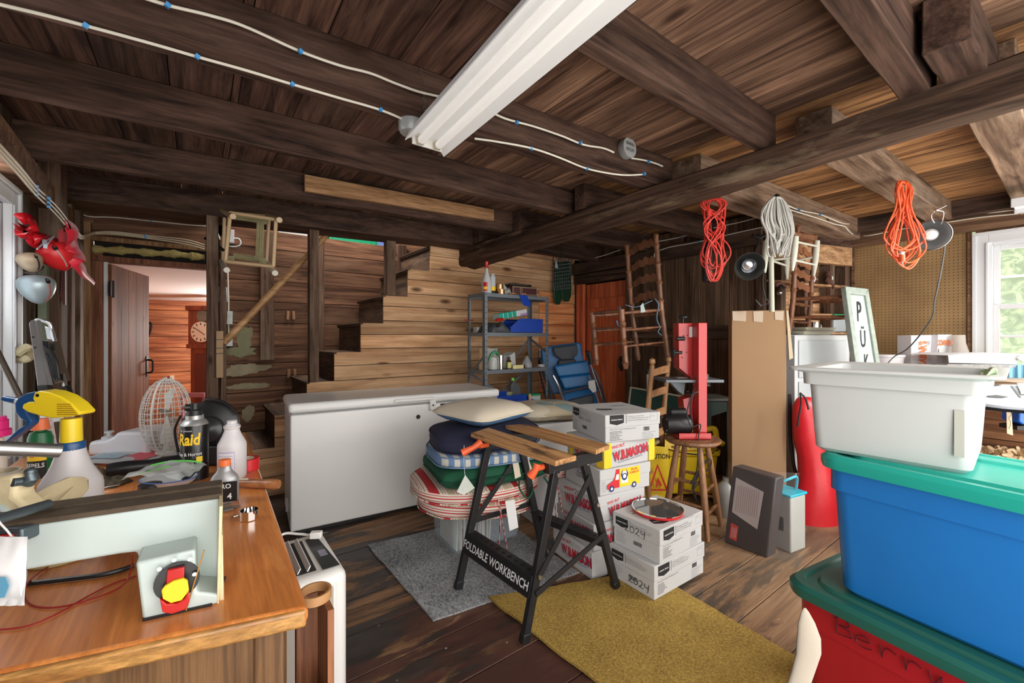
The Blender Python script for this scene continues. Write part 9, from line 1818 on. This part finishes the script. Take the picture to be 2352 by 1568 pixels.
M().prism([at(u, v, d=1.98) for u, v in ((2312, 942), (2316, 938), (2323, 940), (2327, 1000), (2313, 995)) ], (0.001, 0.001, 0)).build('card', mat('manila', (0.66, 0.50, 0.32), 0.8), r, w=1); M().tube([at(2317, 941, d=1.98), at(2317, 930, d=1.98), at(2320, 920, d=1.98)], 0.002, 6).tube([at(2320, 922, d=1.98), at(2326, 930, d=1.98), at(2324, 938, d=1.98)], 0.0015, 6).build('string', whiteink, r, w=1); scrawl([[(0, 0), (0.01, 0.03), (0.0, 0.05), (0.012, 0.07), (0.004, 0.09)]], at(2317, 985, d=1.975), RIGHT, (0, 0, 1), ink, r, 0.0008, w=1)
r = thing('blue_tool', 'bright blue plastic tool housing under the white machine table', 'tool', tuple(at(2350, 950, d=2.1))); M().prism([at(u, v, d=2.1) for u, v in ((2343, 928), (2400, 926), (2400, 975), (2352, 975), (2341, 968))], (_s * 0.08, _c * 0.08, 0)).build('housing', mat('cobalt_plastic', (0.02, 0.15, 0.62), 0.4), r, w=1, bevel=0.006); M().prism([at(u, v, d=2.1) for u, v in ((2336, 978), (2400, 976), (2400, 990), (2336, 988))], (_s * 0.08, _c * 0.08, 0)).build('base', iron, r, w=1, bevel=0.003)
BZ = 0.966
def flat3(pts, d, dep, nm, m_, par, **k): return M().prism([at(u, v, d=d) for u, v in pts], (_s * dep, _c * dep, 0)).build(nm, m_, par, w=1, **k)
def bag(label, pts, d, dep): 
	P_ = [at(u, v, d=d) for u, v in pts]; r = thing('paper_bag', label, 'bag', tuple(P_[0])); e = AWAY * dep
	M().prism(P_, e).build('bag_body', mat('white_bag_paper', (0.72, 0.72, 0.75), 0.6, var=0.04, bump=0.15, scale=5), r, w=1, bevel=0.003); return r
b1 = bag('white paper bag with orange lettering running up its side on the work table', ((2093, 868), (2149, 868), (2153, 769), (2093, 770)), 3.25, 0.12)
b2 = bag('white paper bag with orange lettering across its top beside the other bag', ((2150, 868), (2186, 868), (2186, 768), (2155, 768)), 3.2, 0.12)
orl = mat('orange_lettering', (0.85, 0.17, 0.03), 0.6); Rr = RIGHT
text("ZABAR'S", 0.072, at(2120, 813, d=3.24), (0, 0, 1), -Rr, orl, b1, 'brand_lettering', bold=0.03, sx=0.75, w=1, push=0.004)
text("ZABA", 0.055, at(2172, 787, d=3.19), Rr, (0, 0, 1), orl, b2, 'brand_lettering', bold=0.03, sx=0.85, w=1, push=0.004)
flat3(((2157, 800), (2185, 800), (2185, 812), (2157, 812)), 3.19, 0.001, 'faint_print', mat('faint_print', (0.6, 0.6, 0.58), 0.7), b2); text('9', 0.05, at(2131, 788, d=3.24), Rr, (0, 0, 1), greyink, b1, 'small_print', w=1, push=0.004)
r = thing('glass_chimney', 'clear glass lamp chimney standing beside the white paper bags', 'glass', tuple(at(2199, 850, d=3.15)))
cc = at(2199, 850, d=3.15); kk = 3.15 / F; M().lathe([(24 * kk, 0), (22 * kk, 30 * kk), (14 * kk, 62 * kk), (13 * kk, 81 * kk), (12.4 * kk, 81 * kk), (13.4 * kk, 62 * kk), (21.4 * kk, 30 * kk), (23.4 * kk, 0)], o=cc, seg=28, cap=False).build('glass', mat('pale_glass', (0.55, 0.5, 0.45), 0.05, alpha=0.35, var=0), r, w=1)
r = thing('plastic_tub', 'white plastic tub with a red lid on the work table beside the sign', 'tub', tuple(at(2045, 850, d=3.4))); 
for (u, v, w_, h_, d_) in ((2040, 850, 28, 36, 3.3), (2075, 845, 22, 26, 3.45)):
	c0 = at(u, v, d=d_); k_ = d_ / F; M().lathe([(0, 0), (w_ * .85 * k_, 0), (w_ * k_, h_ * .85 * k_), (w_ * 1.06 * k_, h_ * .87 * k_), (w_ * 1.06 * k_, h_ * k_), (0, h_ * k_)], o=c0, seg=28).build('tub_wall', hdpe, r, w=1); 
c0 = at(2070, 821, d=3.45); M().lathe([(0, 0), (0.085, 0), (0.088, 0.01), (0, 0.014)], o=c0, axis=(0.1, 0, 1), seg=28).build('red_lid', redp, r, w=1)
r = thing('open_carton', 'shallow white open carton lid lying on the work table below the window', 'box lid', tuple(at(2260, 835, d=2.95)))
flat3(((2178, 816), (2340, 818), (2335, 836), (2180, 833)), 2.9, 0.004, 'front_wall', paper, r); flat3(((2178, 816), (2340, 818), (2352, 812), (2215, 812)), 2.92, 0.3, 'inner_floor', paper, r); flat3(((2336, 822), (2352, 812), (2375, 815), (2352, 832)), 2.88, 0.004, 'end_flap', paper, r)
r = thing('foil_tray', 'dark patterned foil tray beneath the white carton lid', 'tray', tuple(at(2250, 840, d=2.85))); flat3(((2176, 836), (2335, 838), (2333, 843), (2290, 847), (2176, 843)), 2.85, 0.12, 'tray', mat('foil_print', (0.22, 0.22, 0.22), 0.3, 0.6, var=0.8, scale=45), r)
r = thing('tool_case', 'black rounded plastic case lying beside the white bin rim', 'case', tuple(at(2300, 868, d=2.8))); flat3(((2272, 848), (2312, 846), (2321, 856), (2316, 868), (2280, 871), (2270, 862)), 2.75, 0.12, 'case', black, r, bevel=0.008)
r = thing('blue_case', 'light blue ribbed plastic case on the work table by the window', 'case', tuple(at(2335, 868, d=2.9))); 
for k in range(5): flat3(((2318 + k * 10, 838), (2327 + k * 10, 838), (2327 + k * 10, 868), (2318 + k * 10, 868)), 2.9 + 0.02 * (k % 2), 0.12, 'rib_panel', mat('light_blue_plastic', (0.18, 0.42, 0.60), 0.4), r, bevel=0.003)
r = thing('flat_tin', 'flat olive and gold tin behind the white carton lid', 'tin', tuple(at(2240, 814, d=3.3))); cc = at(2240, 817, d=3.3); M().lathe([(0, 0), (0.085, 0), (0.088, 0.004), (0.088, 0.022), (0.08, 0.026), (0, 0.026)], o=cc, seg=32).build('tin', mat('olive_gold', (0.32, 0.33, 0.08), 0.35, 0.4), r, w=1)
r = thing('paper_scrap', 'crumpled pale green paper hanging over the corner of the white bin', 'paper', tuple(at(2265, 855, d=1.12))); M().grid(lambda u, v: at(2252 + 40 * u, 846 + 18 * v + 4 * math.sin(u * 7), d=1.14 + 0.02 * math.sin(u * 5 + v * 4)), 12, 6).build('crinkled_sheet', mat('green_white_paper', (0.52, 0.66, 0.42), 0.7, var=0.25, scale=60), r, w=1, solid=0.001)
# alcove shelves and things on them
for i, (s0, s1, z_) in enumerate(((0.02, 0.5, 1.455), (0.3, 1.06, 1.77), (0.5, 1.06, 1.50), (0.3, 1.06, 1.33), (0.02, 0.3, 1.78))):
	mb = M(); jbox(mb, s0, s1, z_ - 0.02, z_, -0.10, 0.01); struct(mb, 'wall_alcove_shelf', ALC, bevel=0.002)
JP = lambda s, d, z: JA + jd * s + jn * d + V(0, 0, z)
r = thing('glass_globe', 'white glass globe bulb on the upper alcove shelf', 'bulb', tuple(JP(0.60, -0.03, 1.815))); c0 = JP(0.60, -0.02, 1.815); M().ball(c0, 0.043, 18).build('globe', mat('opal_glass', (0.74, 0.75, 0.76), 0.25), r, w=1); M().cyl(c0, c0 + jd * 0.075, 0.018, seg=14).build('screw_base', chrome, r, w=1)
r = thing('stuffed_bear', 'little dark brown toy bear sitting on the edge of the upper alcove shelf', 'toy', tuple(JP(0.82, 0.0, 1.77))); fur = mat('brown_fur', (0.11, 0.045, 0.028), 0.95, var=0.3, scale=80, bump=0.5); B_ = M(); b0 = JP(0.82, -0.01, 1.77)
B_.ball(b0 + V(0, 0, 0.045), 0.032, 14, (1, 0.9, 1.2)).ball(b0 + V(0, 0, 0.10), 0.026, 14).ball(b0 + V(-0.02, 0, 0.122), 0.010, 8).ball(b0 + V(0.018, 0, 0.122), 0.010, 8).tube([b0 + V(-0.02, 0, 0.06), b0 + V(-0.045, 0, 0.03)], 0.012, 8).tube([b0 + V(0.02, 0, 0.06), b0 + V(0.045, 0, 0.03)], 0.012, 8).tube([b0 + V(0.01, 0, 0.02), b0 + V(0.05, -0.02, -0.01), b0 + V(0.07, -0.02, -0.04)], 0.013, 8).tube([b0 + V(-0.01, 0, 0.02), b0 + V(0.02, -0.03, 0.0), b0 + V(0.04, -0.03, -0.03)], 0.013, 8)
B_.build('bear_body', fur, r, w=1); M().obox(b0 + V(0.005, -0.034, 0.06), (0.03, 0.004, 0.03)).build('shirt_patch', whiteink, r, w=1)
r = thing('storage_tub', 'clear storage tub with a bright green lid on the alcove shelf by the chair', 'tub', tuple(JP(0.92, -0.04, 1.331))); mb = M(); jbox(mb, 0.86, 1.03, 1.333, 1.485, -0.09, 0.02); mb.build('tub_body', mat('milky_tub', (0.46, 0.52, 0.56), 0.35), r, w=1, bevel=0.01); mb = M(); jbox(mb, 0.85, 1.04, 1.485, 1.499, -0.095, 0.03); mb.build('lid', mat('leaf_green_lid', (0.01, 0.33, 0.12), 0.4), r, w=1, bevel=0.004)
r = thing('tin_mug', 'small shiny tin mug on the alcove shelf between the chair posts', 'mug', tuple(JP(0.63, -0.02, 1.331))); M().lathe([(0, 0), (0.032, 0), (0.032, 0.09), (0.030, 0.09), (0.030, 0.004), (0, 0.004)], o=JP(0.63, 0.0, 1.332), seg=20, cap=False).build('mug', chrome, r, w=1)
r = thing('metal_pump', 'shiny little metal pump lying on the alcove shelf beside the tin mug', 'tool', tuple(JP(0.75, 0, 1.331))); M().cyl(JP(0.70, 0.0, 1.355), JP(0.82, 0.0, 1.35), 0.02, seg=14).cyl(JP(0.72, 0.0, 1.36), JP(0.70, 0.0, 1.40), 0.008, seg=10).build('cylinder', chrome, r, w=1)
r = thing('lion_knob', 'brown carved handle with a dark grip on the alcove shelf beside the mop pole', 'tool', tuple(JP(0.16, 0.02, 1.56))); M().tube(smoothpts([at(1781, 656, d=3.6), at(1790, 650, d=3.6), at(1797, 655, d=3.6), at(1803, 663, d=3.6)], 4), 0.018, 8).build('grip', mat('pink_brown', (0.28, 0.12, 0.09), 0.6), r, w=1); M().tube(smoothpts([at(1790, 664, d=3.58), at(1794, 655, d=3.58), at(1803, 661, d=3.58)], 4), 0.008, 8).build('lever', black, r, w=1); M().ball(at(1791, 672, d=3.58), 0.022, 10).build('ferrule', steel, r, w=1)
r.name = 'carved_handle'
# canvas tip near the camera
r = thing('canvas_pouch', 'off-white canvas pouch corner standing up in front of the red tote', 'pouch', tuple(at(1850, 1560, d=0.82)))
mb = M(); rr = []
for v, u0, u1 in ((1396, 1846, 1851), (1405, 1840, 1858), (1430, 1833, 1872), (1465, 1830, 1885), (1500, 1828, 1886), (1540, 1818, 1872), (1580, 1805, 1858), (1640, 1795, 1850)):
	uc, hw_ = (u0 + u1) / 2, (u1 - u0) / 2 * 0.84 / F; c0 = at(uc, v, d=0.84); rr.append([c0 + RIGHT * hw_ * math.cos(a_) + AWAY * min(hw_ * 0.35, 0.008) * math.sin(a_) for a_ in [2 * PI * k / 20 for k in range(20)]])
mb.rings(rr); mb.build('canvas', mat('natural_canvas', (0.36, 0.31, 0.25), 0.9, var=0.06, bump=0.2), r, w=1, sharp=1.2)
